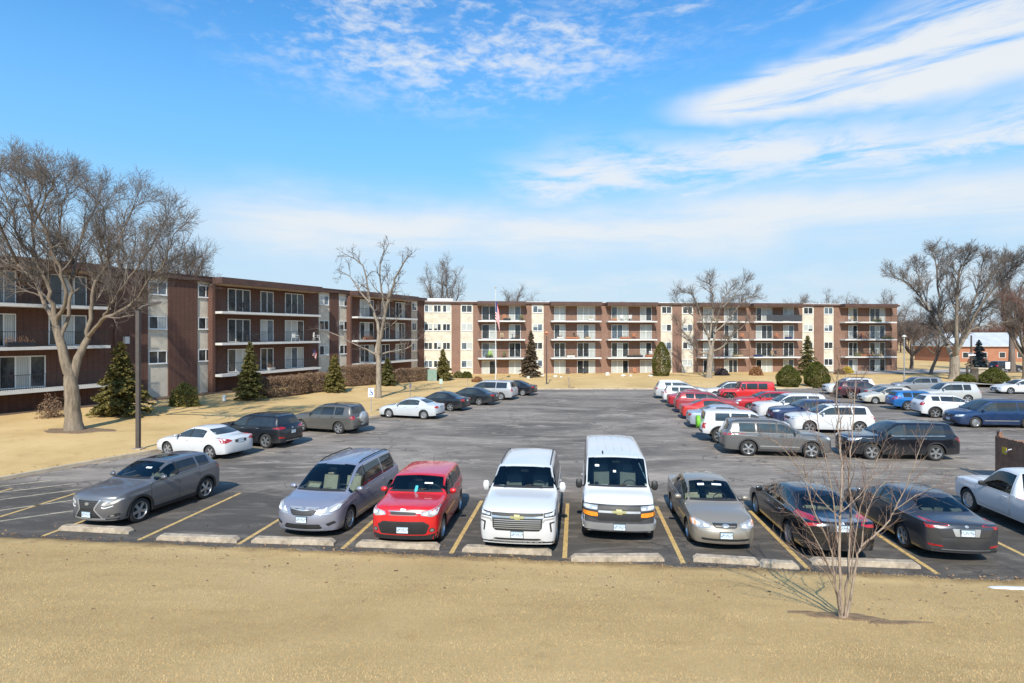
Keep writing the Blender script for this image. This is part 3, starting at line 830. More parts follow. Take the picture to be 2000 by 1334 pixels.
# flag on the lowest balcony of the dark wing
def cloth_flag(name, w, h, label, mats, stripes=7, seed=1):
    nx_, ny_ = 22, 14; V = []; r_ = random.Random(seed)
    mb = MB()
    for j in range(ny_+1):
        for i in range(nx_+1):
            u, v = i/nx_, j/ny_
            V.append((u*w*.62 + .03*math.sin(v*5+u*3), .07*math.sin(u*11+v*2)*u + .03*math.sin(v*9), -v*h - u*u*h*.75))
    fs, ms = [], []
    for j in range(ny_):
        for i in range(nx_):
            a = j*(nx_+1)+i; fs.append((a, a+1, a+nx_+2, a+nx_+1))
            ms.append(2 if (i < nx_*.4 and j < ny_*.54) else (j*13//ny_) % 2)
    mb.v = V; mb.f = fs; mb.m = ms
    o = mb.build(name, mats, smooth=60, fix=False); md = o.modifiers.new('thick', 'SOLIDIFY'); md.thickness = .006
    return tag(o, label, 'flag', 'flags')
M_FR = mat('flag_red', (.50, .03, .04), .8, var=.1); M_FW = mat('flag_white', (.75, .74, .72), .8, var=.05); M_FB = mat('flag_blue', (.03, .045, .16), .8, var=.1)
fl = cloth_flag('flag', .9, .75, 'small striped flag hanging at the end of the lowest balcony', [M_FR, M_FW, M_FB])
x_ = sA(612, -.1); fl.location = WA.world(x_, -.14, La1+2.0); fl.rotation_euler = (R(10), 0, RZ_A)
o = tag(MB().tube([(0, .25, -.35), (0, -.05, .15)], .014, 6).build('flag_bracket_pole', M_BLACK), 'short dark pole holding the flag on the lowest balcony', 'pole')
o.location = WA.world(x_, -.10, La1+2.0-.12); o.rotation_euler = (0, 0, RZ_A)

# more everyday clutter on the sunny wing's balconies
_r = random.Random(12)
BAYS = (('behind the flagpole', 946, 1020), ('right of the slim lamp post', 1086, 1168), ('left of the tall arborvitae', 1196, 1276), ('behind the pale trunked tree', 1376, 1458), ('above the clipped bushes', 1480, 1560), ('at the building end', 1660, 1735))
FL = ((Lb1, 'second floor'), (Lb2, 'third floor'), (Lb3, 'top'))
MTS = ((M_DKFAB, 'dark'), (M_WPL, 'white'), (M_RUST, 'rust coloured'), (M_WOODL, 'light timber'), (M_FB, 'navy blue'), (M_JUN_ := mat('olive_cushion', (.16, .17, .07), .8), 'olive'))
k_ = 0
for bi, (bn, pa, pb) in enumerate(BAYS):
    for fi, (lz, fn) in enumerate(FL):
        for j in range(2):
            mt, cn = MTS[(k_*5 + fi*2 + bi) % 6]; px = pa + (pb-pa)*((k_*.37 + .13) % 1.0); k_ += 1
            if j == 0: planter(WB, px, lz, .3, _r.uniform(.7, 1.6), mt, f'{cn} plant box on the {fn} balcony {bn}', (M_TWIG, M_JUN_, M_WOODL)[k_ % 3], _r.uniform(.3, .75))
            elif k_ % 4: chair(WB, px, lz, _r.uniform(.5, 1.0), mt, f'{cn} slatted chair on the {fn} balcony {bn}', _r.uniform(-50, 50))

# dark mulch strip with a wavering edge along the foot of the dark wing
vs, fs = [], []
for i, sx in enumerate(np.arange(1.0, 58.0, .8)):
    for j, yy in enumerate((WP-.02, WP-.6, WP-1.3, WP-1.9-.35*math.sin(sx*.9)-.2*math.sin(sx*2.3))):
        q_ = WA.world(sx, yy, 0); vs.append((q_.x, q_.y, gz(q_.x, q_.y) + (.05 if j < 3 else .004)))
    if i:
        for j in range(3): fs.append(((i-1)*4+j, i*4+j, i*4+j+1, (i-1)*4+j+1))
tag(MB().add(vs, fs).build('mulch_bed', mat('dark_mulch', (.11, .07, .045), .95, var=.5, scale=6, bump=.6, bscale=25)), kind='structure')
# ================================================================== TREES AND PLANTS
def GG(px, py):
    z = .1
    for _ in range(40):
        g = G(px, py, z); z = .6*z + .4*gz(g.x, g.y)
    g = G(px, py, z); return g
def tubes(name, polys, mats, parent=None, mi=0):
    """polys: list of (pts Nx3 array, radii N, sides) -> one mesh, batched with numpy"""
    groups = {}
    for p, r_, n in polys: groups.setdefault((len(p), n), []).append((p, r_))
    Vs, Fs, off = [], [], 0
    for (k, n), L in groups.items():
        Pn = np.array([a for a, _ in L], float); Rn = np.array([b for _, b in L], float)
        d = np.empty_like(Pn); d[:, 1:-1] = Pn[:, 2:]-Pn[:, :-2]; d[:, 0] = Pn[:, 1]-Pn[:, 0]; d[:, -1] = Pn[:, -1]-Pn[:, -2]
        d /= np.linalg.norm(d, axis=-1, keepdims=True)+1e-9
        ax = (Pn[:, -1]-Pn[:, 0]); ax /= np.linalg.norm(ax, axis=-1, keepdims=True)+1e-9
        ref = np.where(np.abs(ax[:, 2:3]) > .8, np.array([[1., .1, 0]]), np.array([[.05, .1, 1.]]))[:, None, :]
        a = np.cross(d, np.broadcast_to(ref, d.shape)); a /= np.linalg.norm(a, axis=-1, keepdims=True)+1e-9
        b = np.cross(d, a)
        t = 2*np.pi*np.arange(n)/n
        V = Pn[:, :, None, :] + Rn[:, :, None, None]*(a[:, :, None, :]*np.cos(t)[None, None, :, None] + b[:, :, None, :]*np.sin(t)[None, None, :, None])
        m_ = len(L); base = off + np.arange(m_)[:, None, None]*(k*n) + np.arange(k-1)[None, :, None]*n
        j = np.arange(n); jn = (j+1) % n
        F = np.stack([base+j, base+jn, base+n+jn, base+n+j], -1).reshape(-1, 4)
        Vs.append(V.reshape(-1, 3)); Fs.append(F); off += m_*k*n
    return link(name, np_mesh(name, np.concatenate(Vs), np.concatenate(Fs), mats, True), parent)

def grow(out, p, d, L, r, lev, spec, rg):
    ns = spec['seg'][lev]; pts = [p]; dr = d; jit = spec.get('jit', .17)
    for i in range(ns):
        dr = (dr + Vector((rg.gauss(0, jit), rg.gauss(0, jit), rg.gauss(0, jit)+spec['up'][lev])))
        dr.normalize(); p = p + dr*(L/ns); pts.append(p)
    rr = [max(spec['rmin'], r*(1-.62*i/ns)) for i in range(ns+1)]
    out.append((pts, rr, lev))
    if lev+1 >= len(spec['n']): return
    spawn(out, pts, rr, L, lev+1, spec, rg)
def spawn(out, pts, rr, L, lev, spec, rg, t0=.2, n=None):
    n = n or spec['n'][lev]; m_ = len(pts)-1
    for k in range(n):
        t = t0 + (1-t0)*(k+rg.random())/n
        f = t*m_; i = min(int(f), m_-1); q = pts[i].lerp(pts[i+1], f-i)
        tg = (pts[i+1]-pts[i]).normalized()
        ax = Vector((rg.gauss(0, 1), rg.gauss(0, 1), rg.gauss(0, 1))).cross(tg)
        if ax.length < 1e-3: ax = Vector((1, 0, 0)).cross(tg)
        ang = R(rg.uniform(*spec['ang']))
        dr = Matrix.Rotation(ang, 3, ax.normalized()) @ tg
        ll = spec['len'][lev]*rg.uniform(.6, 1.15)*(1-.35*t)
        rad = max(spec['rmin'], min(rr[min(i, len(rr)-1)]*.62, spec['rad'][lev]))
        grow(out, q, dr, ll, rad, lev, spec, rg)
def bark(name, c1, c2, sc=6, up=0):
    m, nt, bs = new_mat(name)
    tco = nt.add('ShaderNodeTexCoord').outputs['Object']
    n = nt.noise(nt.mapping(tco, (1, 1, .22)), sc, 6, .7, .3); n2 = nt.noise(tco, .8, 3, .6)
    c = nt.ramp(n, [(.32, tuple(x*.45 for x in c1)), (.5, c1), (.72, c2)])
    c = nt.mix(nt.maprange(n2, .45, .75, 0, .4), c, tuple(x*.7 for x in c1)+(1,))
    s_ = nt.add('ShaderNodeSeparateXYZ'); nt.l.new(tco, s_.inputs[0])
    if up: c = nt.mix(nt.maprange(s_.outputs[2], up*.35, up, 0, .7), c, (.14, .112, .09, 1))   # smoother dark young wood higher up
    nt.l.new(c, bs.inputs['Base Color']); bs.inputs['Roughness'].default_value = .9
    nt.l.new(nt.bump(n, .8, .05), bs.inputs['Normal']); return m
M_BARK = bark('bark_tan_grey', (.22, .172, .122), (.32, .255, .185), 6, 11)
M_BARK2 = bark('bark_grey', (.28, .23, .175), (.38, .32, .25), 6, 13)
M_TW = bark('twig_grey_brown', (.16, .13, .108), (.22, .18, .148), 3)
M_TWD = bark('twig_dark', (.16, .125, .105), (.215, .17, .142), 3)
M_TWR = bark('twig_reddish', (.20, .115, .085), (.26, .15, .11), 3)

def smooth_poly(pts, k=3):
    """Catmull-Rom through pts"""
    out = []; n = len(pts)
    for i in range(n-1):
        p0, p1, p2, p3 = pts[max(i-1, 0)], pts[i], pts[i+1], pts[min(i+2, n-1)]
        for j in range(k):
            t = j/k; out.append(.5*((2*p1) + (p2-p0)*t + (2*p0-5*p1+4*p2-p3)*t*t + (3*p1-p0-3*p2+p3)*t**3))
    out.append(pts[-1]); return out
def limb_tree(name, base, D, trunk, limbs, spec, seed, label, mb_, mt_, group=None, cat='tree', spread=1.0, extra_n=None, rs=1.0):
    """trunk/limbs: (list of (px, py[, depth offset]), r0, r1); each limb stands at its own depth"""
    rg = random.Random(seed)
    root = empty(name, base); tag(root, label, cat, group)
    off = Vector(base); out_t, out = [], []
    def conv(l, dd):
        n = len(l); r_ = []
        for i, q in enumerate(l):
            d = D + (q[2] if len(q) > 2 else dd*(i/max(1, n-1))**.8)
            r_.append(P(q[0], q[1], d) - off)
        return smooth_poly(r_, 4)
    for (l, r0, r1) in trunk:
        r0, r1 = r0*rs, r1*rs
        p = conv(l, 0); n = len(p)
        rr = [r0 + (r1-r0)*i/(n-1) for i in range(n)]
        if l is trunk[0][0]: rr[0] *= 1.45; rr[1] *= 1.2; rr[2] *= 1.06
        p = [q + Vector((rg.gauss(0, 1), rg.gauss(0, 1), 0))*r0*.03 for q in p]
        out_t.append((p, rr, 12))
    for k, (l, r0, r1) in enumerate(limbs):
        r0, r1 = r0*rs, max(spec['rmin']*1.5, r1*rs)
        p = conv(l, rg.uniform(-1, 1)*spread); n = len(p)
        p = [q + Vector((rg.gauss(0, 1), rg.gauss(0, 1), rg.gauss(0, .6)))*min(.05, r0*.35)*(i > 0) for i, q in enumerate(p)]
        rr = [r0 + (r1-r0)*(i/(n-1))**.8 for i in range(n)]
        out_t.append((p, rr, 8))
        L = sum((p[i+1]-p[i]).length for i in range(n-1))
        nn = extra_n[k] if extra_n else max(5, int(L*spec['per_m']))
        spawn(out, p, rr, L, 0, spec, rg, .18, nn)
        grow(out, p[-1], (p[-1]-p[-2]).normalized(), spec['len'][0]*.5, r1, 0, spec, rg)
    tubes('trunk', [(np.array(p), np.array(r_), n) for p, r_, n in out_t], mb_, root)
    sides = [5, 4, 3, 3, 3]
    tubes('crown', [(np.array(p), np.array(r_), sides[l]) for p, r_, l in out], mt_, root)
    return root
def auto_tree(name, base, H, spread, tr, fork, seed, label, mb_, mt_, spec, group=None, nl=7, lean=0.0, cat='tree'):
    rg = random.Random(seed); root = empty(name, base); tag(root, label, cat, group)
    out, out_t = [], []
    tp = [Vector((lean*fork*t + rg.gauss(0, .04), rg.gauss(0, .04), fork*t)) for t in (0, .15, .4, .7, 1.0)]
    tp[0] = Vector((0, 0, -.15))
    out_t.append((smooth_poly(tp, 3), None, 10))
    p_ = out_t[0][0]; rr = [tr*(1.4 if i == 0 else 1.15 if i == 1 else 1-.35*i/(len(p_)-1)) for i in range(len(p_))]
    out_t[0] = (p_, rr, 10)
    for k in range(nl):
        a = 6.283*(k+rg.uniform(-.3, .3))/nl; tilt = rg.uniform(.25, 1.0) if k else .1
        tip = Vector((math.cos(a)*spread*tilt, math.sin(a)*spread*tilt, H*(1.0-.32*tilt**2)*rg.uniform(.88, 1.0)))
        st = tp[-1].lerp(tp[-2], rg.random()*.7)
        m1 = st.lerp(tip, .35) + Vector((math.cos(a), math.sin(a), 0))*spread*.10 + Vector((0, 0, H*.03)); m2 = st.lerp(tip, .7) + Vector((rg.gauss(0, .3), rg.gauss(0, .3), .2))
        p = smooth_poly([st, m1, m2, tip], 4); n = len(p)
        p = [q + Vector((rg.gauss(0, 1), rg.gauss(0, 1), rg.gauss(0, 1)))*.05*(i > 0) for i, q in enumerate(p)]
        r0 = tr*rg.uniform(.42, .6); rr = [r0*(1-.85*i/(n-1)) for i in range(n)]
        out_t.append((p, rr, 7)); L = sum((p[i+1]-p[i]).length for i in range(n-1))
        spawn(out, p, rr, L, 0, spec, rg, .2, max(5, int(L*spec['per_m'])))
    tubes('trunk', [(np.array(p), np.array(r_), n) for p, r_, n in out_t], mb_, root)
    sides = [5, 3, 3, 3, 3]
    tubes('crown', [(np.array(p), np.array(r_), sides[l]) for p, r_, l in out], mt_, root)
    return root

SPEC_L = dict(n=[0, 7, 5, 3], seg=[5, 4, 3, 2], up=[.10, .08, .05, .03], len=[2.2, 1.35, .85, .46], rad=[.055, .026, .014, .008], rmin=.0056, ang=(16, 46), per_m=1.7, jit=.15)
b = GG(145, 840)
limb_tree('bare_tree', b, b.y, [([(145, 845), (142, 800), (139, 758), (137, 735)], .47, .335), ([(139, 756), (137, 736), (129, 712), (120, 675), (109, 637)], .345, .22), ([(139, 752, 0), (150, 706, .3), (161, 680, .5), (172, 659, .7)], .27, .17)],
    [([(109, 637), (90, 594), (65, 549), (34, 514), (0, 486), (-40, 455)], .17, .05), ([(109, 638), (100, 594), (91, 549), (66, 500), (39, 470), (25, 419), (5, 372)], .16, .035),
     ([(66, 502), (64, 450), (62, 403), (39, 359), (9, 335)], .10, .03), ([(112, 625), (128, 583), (117, 525), (103, 490), (92, 460), (76, 421), (92, 380), (112, 362)], .13, .03),
     ([(76, 425), (60, 390), (50, 345), (60, 338)], .07, .025), ([(119, 660), (136, 600), (141, 538), (145, 508), (117, 462), (126, 398), (129, 355)], .12, .03),
     ([(141, 540), (150, 500), (166, 440), (189, 398), (170, 372)], .085, .025), ([(172, 659), (176, 607), (188, 549), (207, 514), (200, 480), (207, 439), (195, 398)], .14, .03),
     ([(188, 549), (218, 501), (248, 435), (262, 398)], .09, .025), ([(172, 657), (200, 625), (238, 607), (272, 580), (293, 545), (317, 520), (335, 470)], .125, .03), ([(200, 626), (214, 600), (238, 563), (270, 520), (297, 478), (315, 440)], .09, .025),
     ([(34, 514), (5, 450), (-20, 400), (-45, 350)], .09, .03), ([(293, 548), (320, 540), (350, 545)], .045, .018), ([(65, 549), (30, 545), (-10, 530), (-60, 535)], .07, .025)],
    SPEC_L, 11, 'large bare shade tree with a forked tan trunk on the lawn before the dark wing', M_BARK, M_TW, 'bare trees round the car park', spread=4.5, rs=.9)
tag(patch('mulch_bed', b.x+.3, b.y-.1, 1.9, .9, .03, M_MULCH, 2), kind='structure')

SPEC_M = dict(n=[0, 4, 4], seg=[4, 3, 2], up=[.08, .06, .03], len=[1.7, .95, .5], rad=[.05, .022, .012], rmin=.010, ang=(22, 60), per_m=1.15, jit=.2)
b = GG(738, 777)
limb_tree('bare_tree', b, b.y, [([(739, 780), (739.5, 740), (739.5, 705), (736, 690)], .32, .29)],
    [([(737, 693), (743, 655), (755, 600), (762, 575), (777, 535), (792, 508)], .25, .07), ([(735, 690), (738, 643), (724, 595), (719, 568), (707, 518), (681, 501)], .22, .05), ([(722, 592), (700, 566), (683, 540), (664, 530)], .12, .035),
     ([(752, 605), (745, 566), (742, 513), (753, 487)], .14, .035), ([(735, 692), (707, 679), (664, 657), (642, 648)], .12, .03), ([(741, 693), (765, 686), (793, 681), (812, 664)], .12, .03), ([(757, 590), (758, 560), (756, 540)], .09, .04), ([(738, 650), (770, 630), (790, 600)], .08, .03)],
    SPEC_M, 5, 'pruned bare tree with stubby upright limbs beside the accessible parking sign', M_BARK2, M_TW, 'bare trees round the car park', spread=2.5, rs=.78)
SPEC_N = dict(n=[0, 7, 5], seg=[4, 3, 2], up=[.09, .07, .04], len=[2.2, 1.4, .8], rad=[.05, .026, .016], rmin=.011, ang=(16, 46), per_m=1.6, jit=.18)
b = GG(1385, 738)
limb_tree('bare_tree', b, b.y, [([(1384, 742), (1386, 715), (1388, 690), (1390, 680)], .58, .48)],
    [([(1388, 690), (1365, 687), (1342, 656), (1325, 638)], .26, .06), ([(1388, 685), (1383, 656), (1366, 612), (1354, 577), (1337, 572)], .3, .06), ([(1390, 682), (1400, 632), (1412, 589), (1426, 566)], .28, .06), ([(1386, 660), (1393, 600), (1388, 562), (1384, 552)], .22, .06),
     ([(1392, 688), (1412, 676), (1432, 653), (1458, 632)], .22, .05), ([(1395, 650), (1421, 627), (1450, 589), (1472, 577)], .2, .05), ([(1372, 625), (1350, 615), (1325, 590)], .14, .04), ([(1412, 600), (1440, 570), (1455, 552)], .14, .04)],
    SPEC_N, 8, 'bare tree with a pale trunk close in front of the sunny wing', M_BARK2, M_TW, 'bare trees round the car park', spread=3.5, rs=.68)
SPEC_R = dict(n=[0, 7, 5, 3], seg=[4, 3, 2, 2], up=[.11, .08, .05, .03], len=[2.7, 1.6, 1.0, .55], rad=[.09, .045, .022, .013], rmin=.010, ang=(15, 42), per_m=1.4, jit=.17)
b = GG(1864, 741)
limb_tree('bare_tree', b, b.y, [([(1864, 744), (1864.5, 722), (1864.5, 704), (1863, 694)], .95, .82)],
    [([(1862, 700), (1848, 669), (1837, 648), (1816, 607), (1781, 561), (1745, 540)], .5, .07), ([(1850, 674), (1838, 645), (1835, 602), (1829, 521), (1827, 502)], .38, .06), ([(1864, 695), (1867, 669), (1870, 602), (1873, 534), (1886, 508)], .5, .07), ([(1866, 695), (1875, 669), (1894, 613), (1910, 561), (1918, 512)], .45, .06),
     ([(1868, 690), (1886, 656), (1905, 640), (1943, 634), (1972, 626)], .38, .06), ([(1882, 660), (1905, 615), (1943, 561), (1970, 530), (1988, 518)], .34, .05), ([(1816, 607), (1800, 560), (1790, 525)], .2, .05), ([(1869, 610), (1850, 560), (1852, 508)], .2, .05), ([(1905, 615), (1935, 540), (1952, 515)], .2, .05)],
    SPEC_R, 21, 'massive spreading bare tree with a thick pale trunk past the end of the building', M_BARK2, M_TW, 'bare trees round the car park', spread=6, rs=.64)
SPEC_F = dict(n=[0, 6, 4], seg=[3, 3, 2], up=[.10, .07, .04], len=[2.6, 1.5, .9], rad=[.042, .020, .012], rmin=.009, ang=(20, 55), per_m=1.6, jit=.2)
auto_tree('bare_tree', GG(1781, 722), 9.5, 3.6, .32, 2.6, 31, 'small dense bare tree just past the end of the building', M_TWD, M_TWD, SPEC_F, 'bare trees round the car park', 9)
auto_tree('bare_tree', GG(1818, 731), 9.0, 4.2, .25, 3.4, 32, 'slim leaning dark bare tree beside the massive spreading tree', M_TWD, M_TWD, SPEC_F, 'bare trees round the car park', 6, .35)
auto_tree('bare_tree', GG(1976, 727), 17, 6, .5, 6, 33, 'tall dark bare tree standing before the low brick building', M_TWD, M_TWD, SPEC_F, 'bare trees round the car park', 9)
auto_tree('bare_tree', GG(2002, 742), 12, 5.5, .4, 3.5, 34, 'reddish twigged bare tree by the road past the white sedan', M_BARK, M_TWR, SPEC_F, 'bare trees round the car park', 9)
def wingback(px, D): return Vector(((px-1000)/FPX*D, D, .3))
for i, (px, D, H, spd, lab) in enumerate(((868, 112, 20.5, 6.5, 'bare tree rising behind the roof next to the white parapet'), (1010, 122, 16.0, 6.0, 'low rounded bare crown showing above the roof behind the flagpole'), (352, 66, 18.2, 5.0, 'tall bare tree rising behind the roof of the dark wing'),
        (388, 74, 15.6, 4.5, 'lower bare tree behind the roof of the dark wing'), (215, 62, 19.0, 6.5, 'bare tree behind the dark wing, seen through the big lawn tree'), (1565, 140, 15.6, 6.5, 'bare crown above the roof over a balcony with a black fabric screen'),
        (1610, 145, 16.4, 6.5, 'bare crown above the roof over the brick pier between two pale panels'), (1655, 138, 15.4, 6.0, 'bare crown above the roof near the end bay of the building'), (1735, 125, 15.0, 7.0, 'bare tree just behind the far end of the roof'), (1440, 125, 15.0, 6.0, 'bare crown behind the roof beside the pale trunked tree'))):
    auto_tree('bare_tree', wingback(px, D), H, spd, .4, H*.33, 50+i, lab, M_TWD, M_TWD, SPEC_F, 'bare trees behind the building', 9)

# distant wood on the right: reads as one mass
rg = random.Random(3); out = []
SPEC_W = dict(n=[0, 5], seg=[3, 2], up=[.06, .04], len=[4.2, 2.0], rad=[.10, .05], rmin=.045, ang=(20, 55), per_m=1.5, jit=.2)
for k in range(64):
    D = rg.uniform(190, 300); px = rg.uniform(1690, 2110) if k > 8 else rg.uniform(2060, 2200)
    o = wingback(px, D); H = rg.uniform(9, 14)
    p = [o, o+Vector((0, 0, H*.4)), o+Vector((rg.gauss(0, 1), 0, H*.85))]
    out.append((p, [.3, .22, .1], 1))
    for j in range(6):
        a = rg.uniform(0, 6.28); tip = o + Vector((math.cos(a)*rg.uniform(1, 5), math.sin(a)*4, H*rg.uniform(.6, 1.0))); st = p[1].lerp(p[0], rg.random()*.4)
        pl = [st, st.lerp(tip, .5)+Vector((0, 0, .5)), tip]; out.append((pl, [.16, .1, .05], 1)); spawn(out, pl, [.16, .1, .05], 8, 0, SPEC_W, rg, .2, 12)
o = tubes('distant_wood', [(np.array(p), np.array(r_), 3) for p, r_, l in out], M_TWR)
tag(o, 'far off brown leafless wood beyond the road', 'wood', kind='stuff')

# ------------------------------------------------------------------ evergreens
def needle_mat(name, a, b, c):
    m, nt, bs = new_mat(name); gi = nt.add('ShaderNodeNewGeometry'); tco = nt.add('ShaderNodeTexCoord').outputs['Object']
    col = nt.ramp(gi.outputs['Random Per Island'], [(0, a), (.5, b), (1, c)])
    n = nt.noise(tco, 1.6, 3, .6); col = nt.mix(nt.maprange(n, .45, .7, 0, .5), col, c4(a))
    nt.l.new(col, bs.inputs['Base Color']); bs.inputs['Roughness'].default_value = .7; bs.inputs['Specular IOR Level'].default_value = .25
    return m
M_SPR = needle_mat('spruce_needles', (.085, .080, .020), (.18, .15, .042), (.28, .225, .08))
M_SPRD = needle_mat('dark_spruce_needles', (.06, .062, .018), (.125, .115, .034), (.20, .17, .06))
M_SPRB = needle_mat('browning_spruce_needles', (.07, .048, .03), (.14, .10, .062), (.22, .165, .105))
M_BLUE = needle_mat('blue_spruce_needles', (.06, .075, .075), (.11, .135, .135), (.17, .20, .20))
M_ARB = needle_mat('arborvitae_leaves', (.055, .065, .01), (.11, .11, .02), (.17, .15, .035))
M_YEW = needle_mat('yew_leaves', (.045, .055, .008), (.085, .09, .014), (.135, .125, .026))
M_JUN = needle_mat('juniper_leaves', (.10, .095, .02), (.20, .17, .04), (.32, .26, .08))
M_GOLD = needle_mat('golden_leaves', (.28, .20, .03), (.48, .35, .05), (.62, .48, .10))
M_HEDG = needle_mat('brown_hedge_twigs', (.12, .075, .045), (.23, .145, .09), (.34, .225, .145))
M_HEDT = needle_mat('rust_shrub_leaves', (.16, .07, .03), (.30, .14, .06), (.42, .23, .11))
M_TRK = bark('evergreen_trunk', (.10, .07, .05), (.15, .11, .08))
def quads(C, A, Bv, w):
    """leaf quads: centre C, long half-axis A, width vector Bv"""
    return np.stack([C-A-Bv*w, C-A+Bv*w, C+A+Bv*w*.35, C+A-Bv*w*.35], 1).reshape(-1, 3)
def conifer(name, base, H, rad, seed, label, mt, cat='tree', group=None, droop=.28, gap=.10, skirt=.05, dens=1.0, tip=1.0):
    r_ = np.random.default_rng(seed); root = empty(name, base); tag(root, label, cat, group)
    MB().tube([(0, 0, -.1), (0, 0, H*.5), (0, 0, H*.97)], [H*.02+.03, H*.012+.02, .012], 7).build('trunk', M_TRK, root)
    Vs, tw = [], []
    z = H*skirt
    while z < H*.985:
        t = z/H; Lm = rad*(1-t)**.86*(1 if t > .12 else .8+.2*t/.12) + .06
        nb = int((7 + 7*(1-t))*1.0)
        for k in range(nb):
            a = r_.random()*6.283; L = Lm*r_.uniform(.48, 1.2)
            dr = np.array([math.cos(a), math.sin(a), 0]); z0 = z + r_.normal(0, gap*.35)
            n = max(8, int(46*L*dens))
            s = (r_.random(n)**.7)
            up = .25*s - droop*s*s*1.2 + (.35 if t > .8 else 0)*s
            side = np.array([-dr[1], dr[0], 0])
            wd = .30*L*(1-s*.75)
            o = (r_.random(n)*2-1)
            C = dr*(s*L)[:, None] + side*(o*wd)[:, None] + np.array([0, 0, z0]) + np.stack([0*s, 0*s, up*L], -1) + r_.normal(0, .025, (n, 3))
            A = dr*.55 + side*(o*.7)[:, None] + r_.normal(0, .28, (n, 3)); A /= np.linalg.norm(A, axis=1)[:, None]
            ln = r_.uniform(.06, .13, n)*(.75+.04*H); A = A*ln[:, None]
            Bv = np.cross(A, r_.normal(0, 1, (n, 3))); Bv /= np.linalg.norm(Bv, axis=1)[:, None]+1e-9
            Vs.append(quads(C, A, Bv, (.030+.0035*H)))
            tw.append((np.array([[0, 0, z0], dr*L*.5+[0, 0, z0+.1*L], dr*L*.95+[0, 0, z0+(.25-droop*1.2)*L]]), np.array([.018, .011, .005]), 3))
        z += gap*(1 + .8*(1-t))*H*.09/.45
    V = np.concatenate(Vs); F = np.arange(len(V)).reshape(-1, 4)
    cr = link('crown', np_mesh('crown', V, F, mt), root)
    tubes('branch', tw, M_TRK, cr)['kind'] = 'stuff'
    return root
def bush(name, base, rx, ry, rz_, seed, label, mt, cat='shrub', group=None, n=3500, leaf=.07, shape='round', shell=.28, sprig=.0, core=True):
    """clipped or loose shrub: leaf quads through a rounded volume, over short stems"""
    r_ = np.random.default_rng(seed); root = empty(name, base); tag(root, label, cat, group)
    d = r_.normal(0, 1, (n, 3)); d /= np.linalg.norm(d, axis=1)[:, None]; d[:, 2] = np.abs(d[:, 2])*1.0 - .12
    rr = 1 - shell*r_.random(n)**1.6 + .05*np.sin(d[:, 0]*7+d[:, 1]*5+seed) + .04*np.sin(d[:, 2]*13+d[:, 0]*9) + sprig*np.abs(r_.normal(0, 1, n))
    if shape == 'cone':
        zz = np.clip(r_.random(n)**1.15, 0, .995); a = r_.random(n)*6.283
        prof = np.sin(np.clip((zz*.92+.30), 0, 1.22)*np.pi/1.24)**.75
        sh = (1 - shell*r_.random(n)**1.6 + .06*np.sin(a*5+zz*14))
        C = np.stack([np.cos(a)*rx*prof*sh, np.sin(a)*ry*prof*sh, zz*rz_], -1); nrm = np.stack([np.cos(a), np.sin(a), .35+0*a], -1)
    elif shape == 'box':
        q = r_.random((n, 3))*2-1; k = r_.integers(0, 3, n); s_ = np.sign(q[np.arange(n), k]); q[np.arange(n), k] = s_*(1 - shell*r_.random(n)**1.6)
        q = q/np.maximum(1, (np.abs(q)**6).sum(1)**(1/6))[:, None]
        q += .05*np.sin(q[:, ::-1]*9+seed) + sprig*r_.normal(0, 1, (n, 3))
        C = np.stack([q[:, 0]*rx, q[:, 1]*ry, (q[:, 2]*.5+.5)*rz_], -1); nrm = q
    else:
        C = np.stack([d[:, 0]*rr*rx, d[:, 1]*rr*ry, np.maximum(d[:, 2]*rr*rz_, .02)], -1); nrm = d
    A = nrm*.5 + r_.normal(0, .7, (n, 3)); A /= np.linalg.norm(A, axis=1)[:, None]; A *= (leaf*r_.uniform(.6, 1.3, n))[:, None]
    Bv = np.cross(A, r_.normal(0, 1, (n, 3))); Bv /= np.linalg.norm(Bv, axis=1)[:, None]+1e-9
    V = quads(C, A, Bv, leaf*.42); F = np.arange(len(V)).reshape(-1, 4)
    link('foliage', np_mesh('foliage', V, F, mt), root)
    st = []
    for k in range(14):
        t = C[r_.integers(0, n)]*.85; st.append((np.array([[t[0]*.12, t[1]*.12, -.05], t*.5, t]), np.array([.03, .018, .007]), 4))
    tubes('stem', st, M_TWIG, root); return root

def conv_px(px, py, w_px, top_py):
    g = GG(px, py); return g, w_px/2/FPX*g.y, (py-top_py)/FPX*g.y
def con(px, py, wpx, top, seed, label, mt, **kw):
    g, r_, h = conv_px(px, py, wpx, top); return conifer('spruce_tree', g, h, r_*1.05, seed, label, mt, group='evergreen trees by the building', **kw)
con(235, 812, 104, 668, 1, 'broad olive green spruce on the lawn beside the lamp post', M_SPR, dens=1.7)
con(488, 782, 56, 668, 2, 'narrow dark spruce before the lowest balcony of the dark wing', M_SPRD, dens=1.5)
con(654, 766, 46, 692, 3, 'spruce standing between two brown hedges', M_SPR, dens=1.5)
con(757, 753, 38, 700, 4, 'spruce right behind the pruned bare tree', M_SPRD, dens=1.4)
con(865, 743, 40, 682, 5, 'spruce beside the green utility cabinet', M_SPR, dens=1.3)
con(1037, 737, 42, 645, 6, 'browning spruce between the flagpole and a lamp post', M_SPRB, dens=1.5)
con(1577, 733, 46, 655, 7, 'open spruce rising behind the two clipped round bushes', M_SPRD, dens=1.1, gap=.14)
con(1912, 722, 40, 664, 8, 'blue grey spruce before the low brick building', M_BLUE, dens=1.0)
g, r_, h = conv_px(1292, 734, 36, 668); bush('arborvitae', g, r_, r_, h, 3, 'dense flame shaped arborvitae against the sunny wing', M_ARB, 'shrub', None, 5200, .10, 'cone')
RB = 'clipped round evergreen bushes'
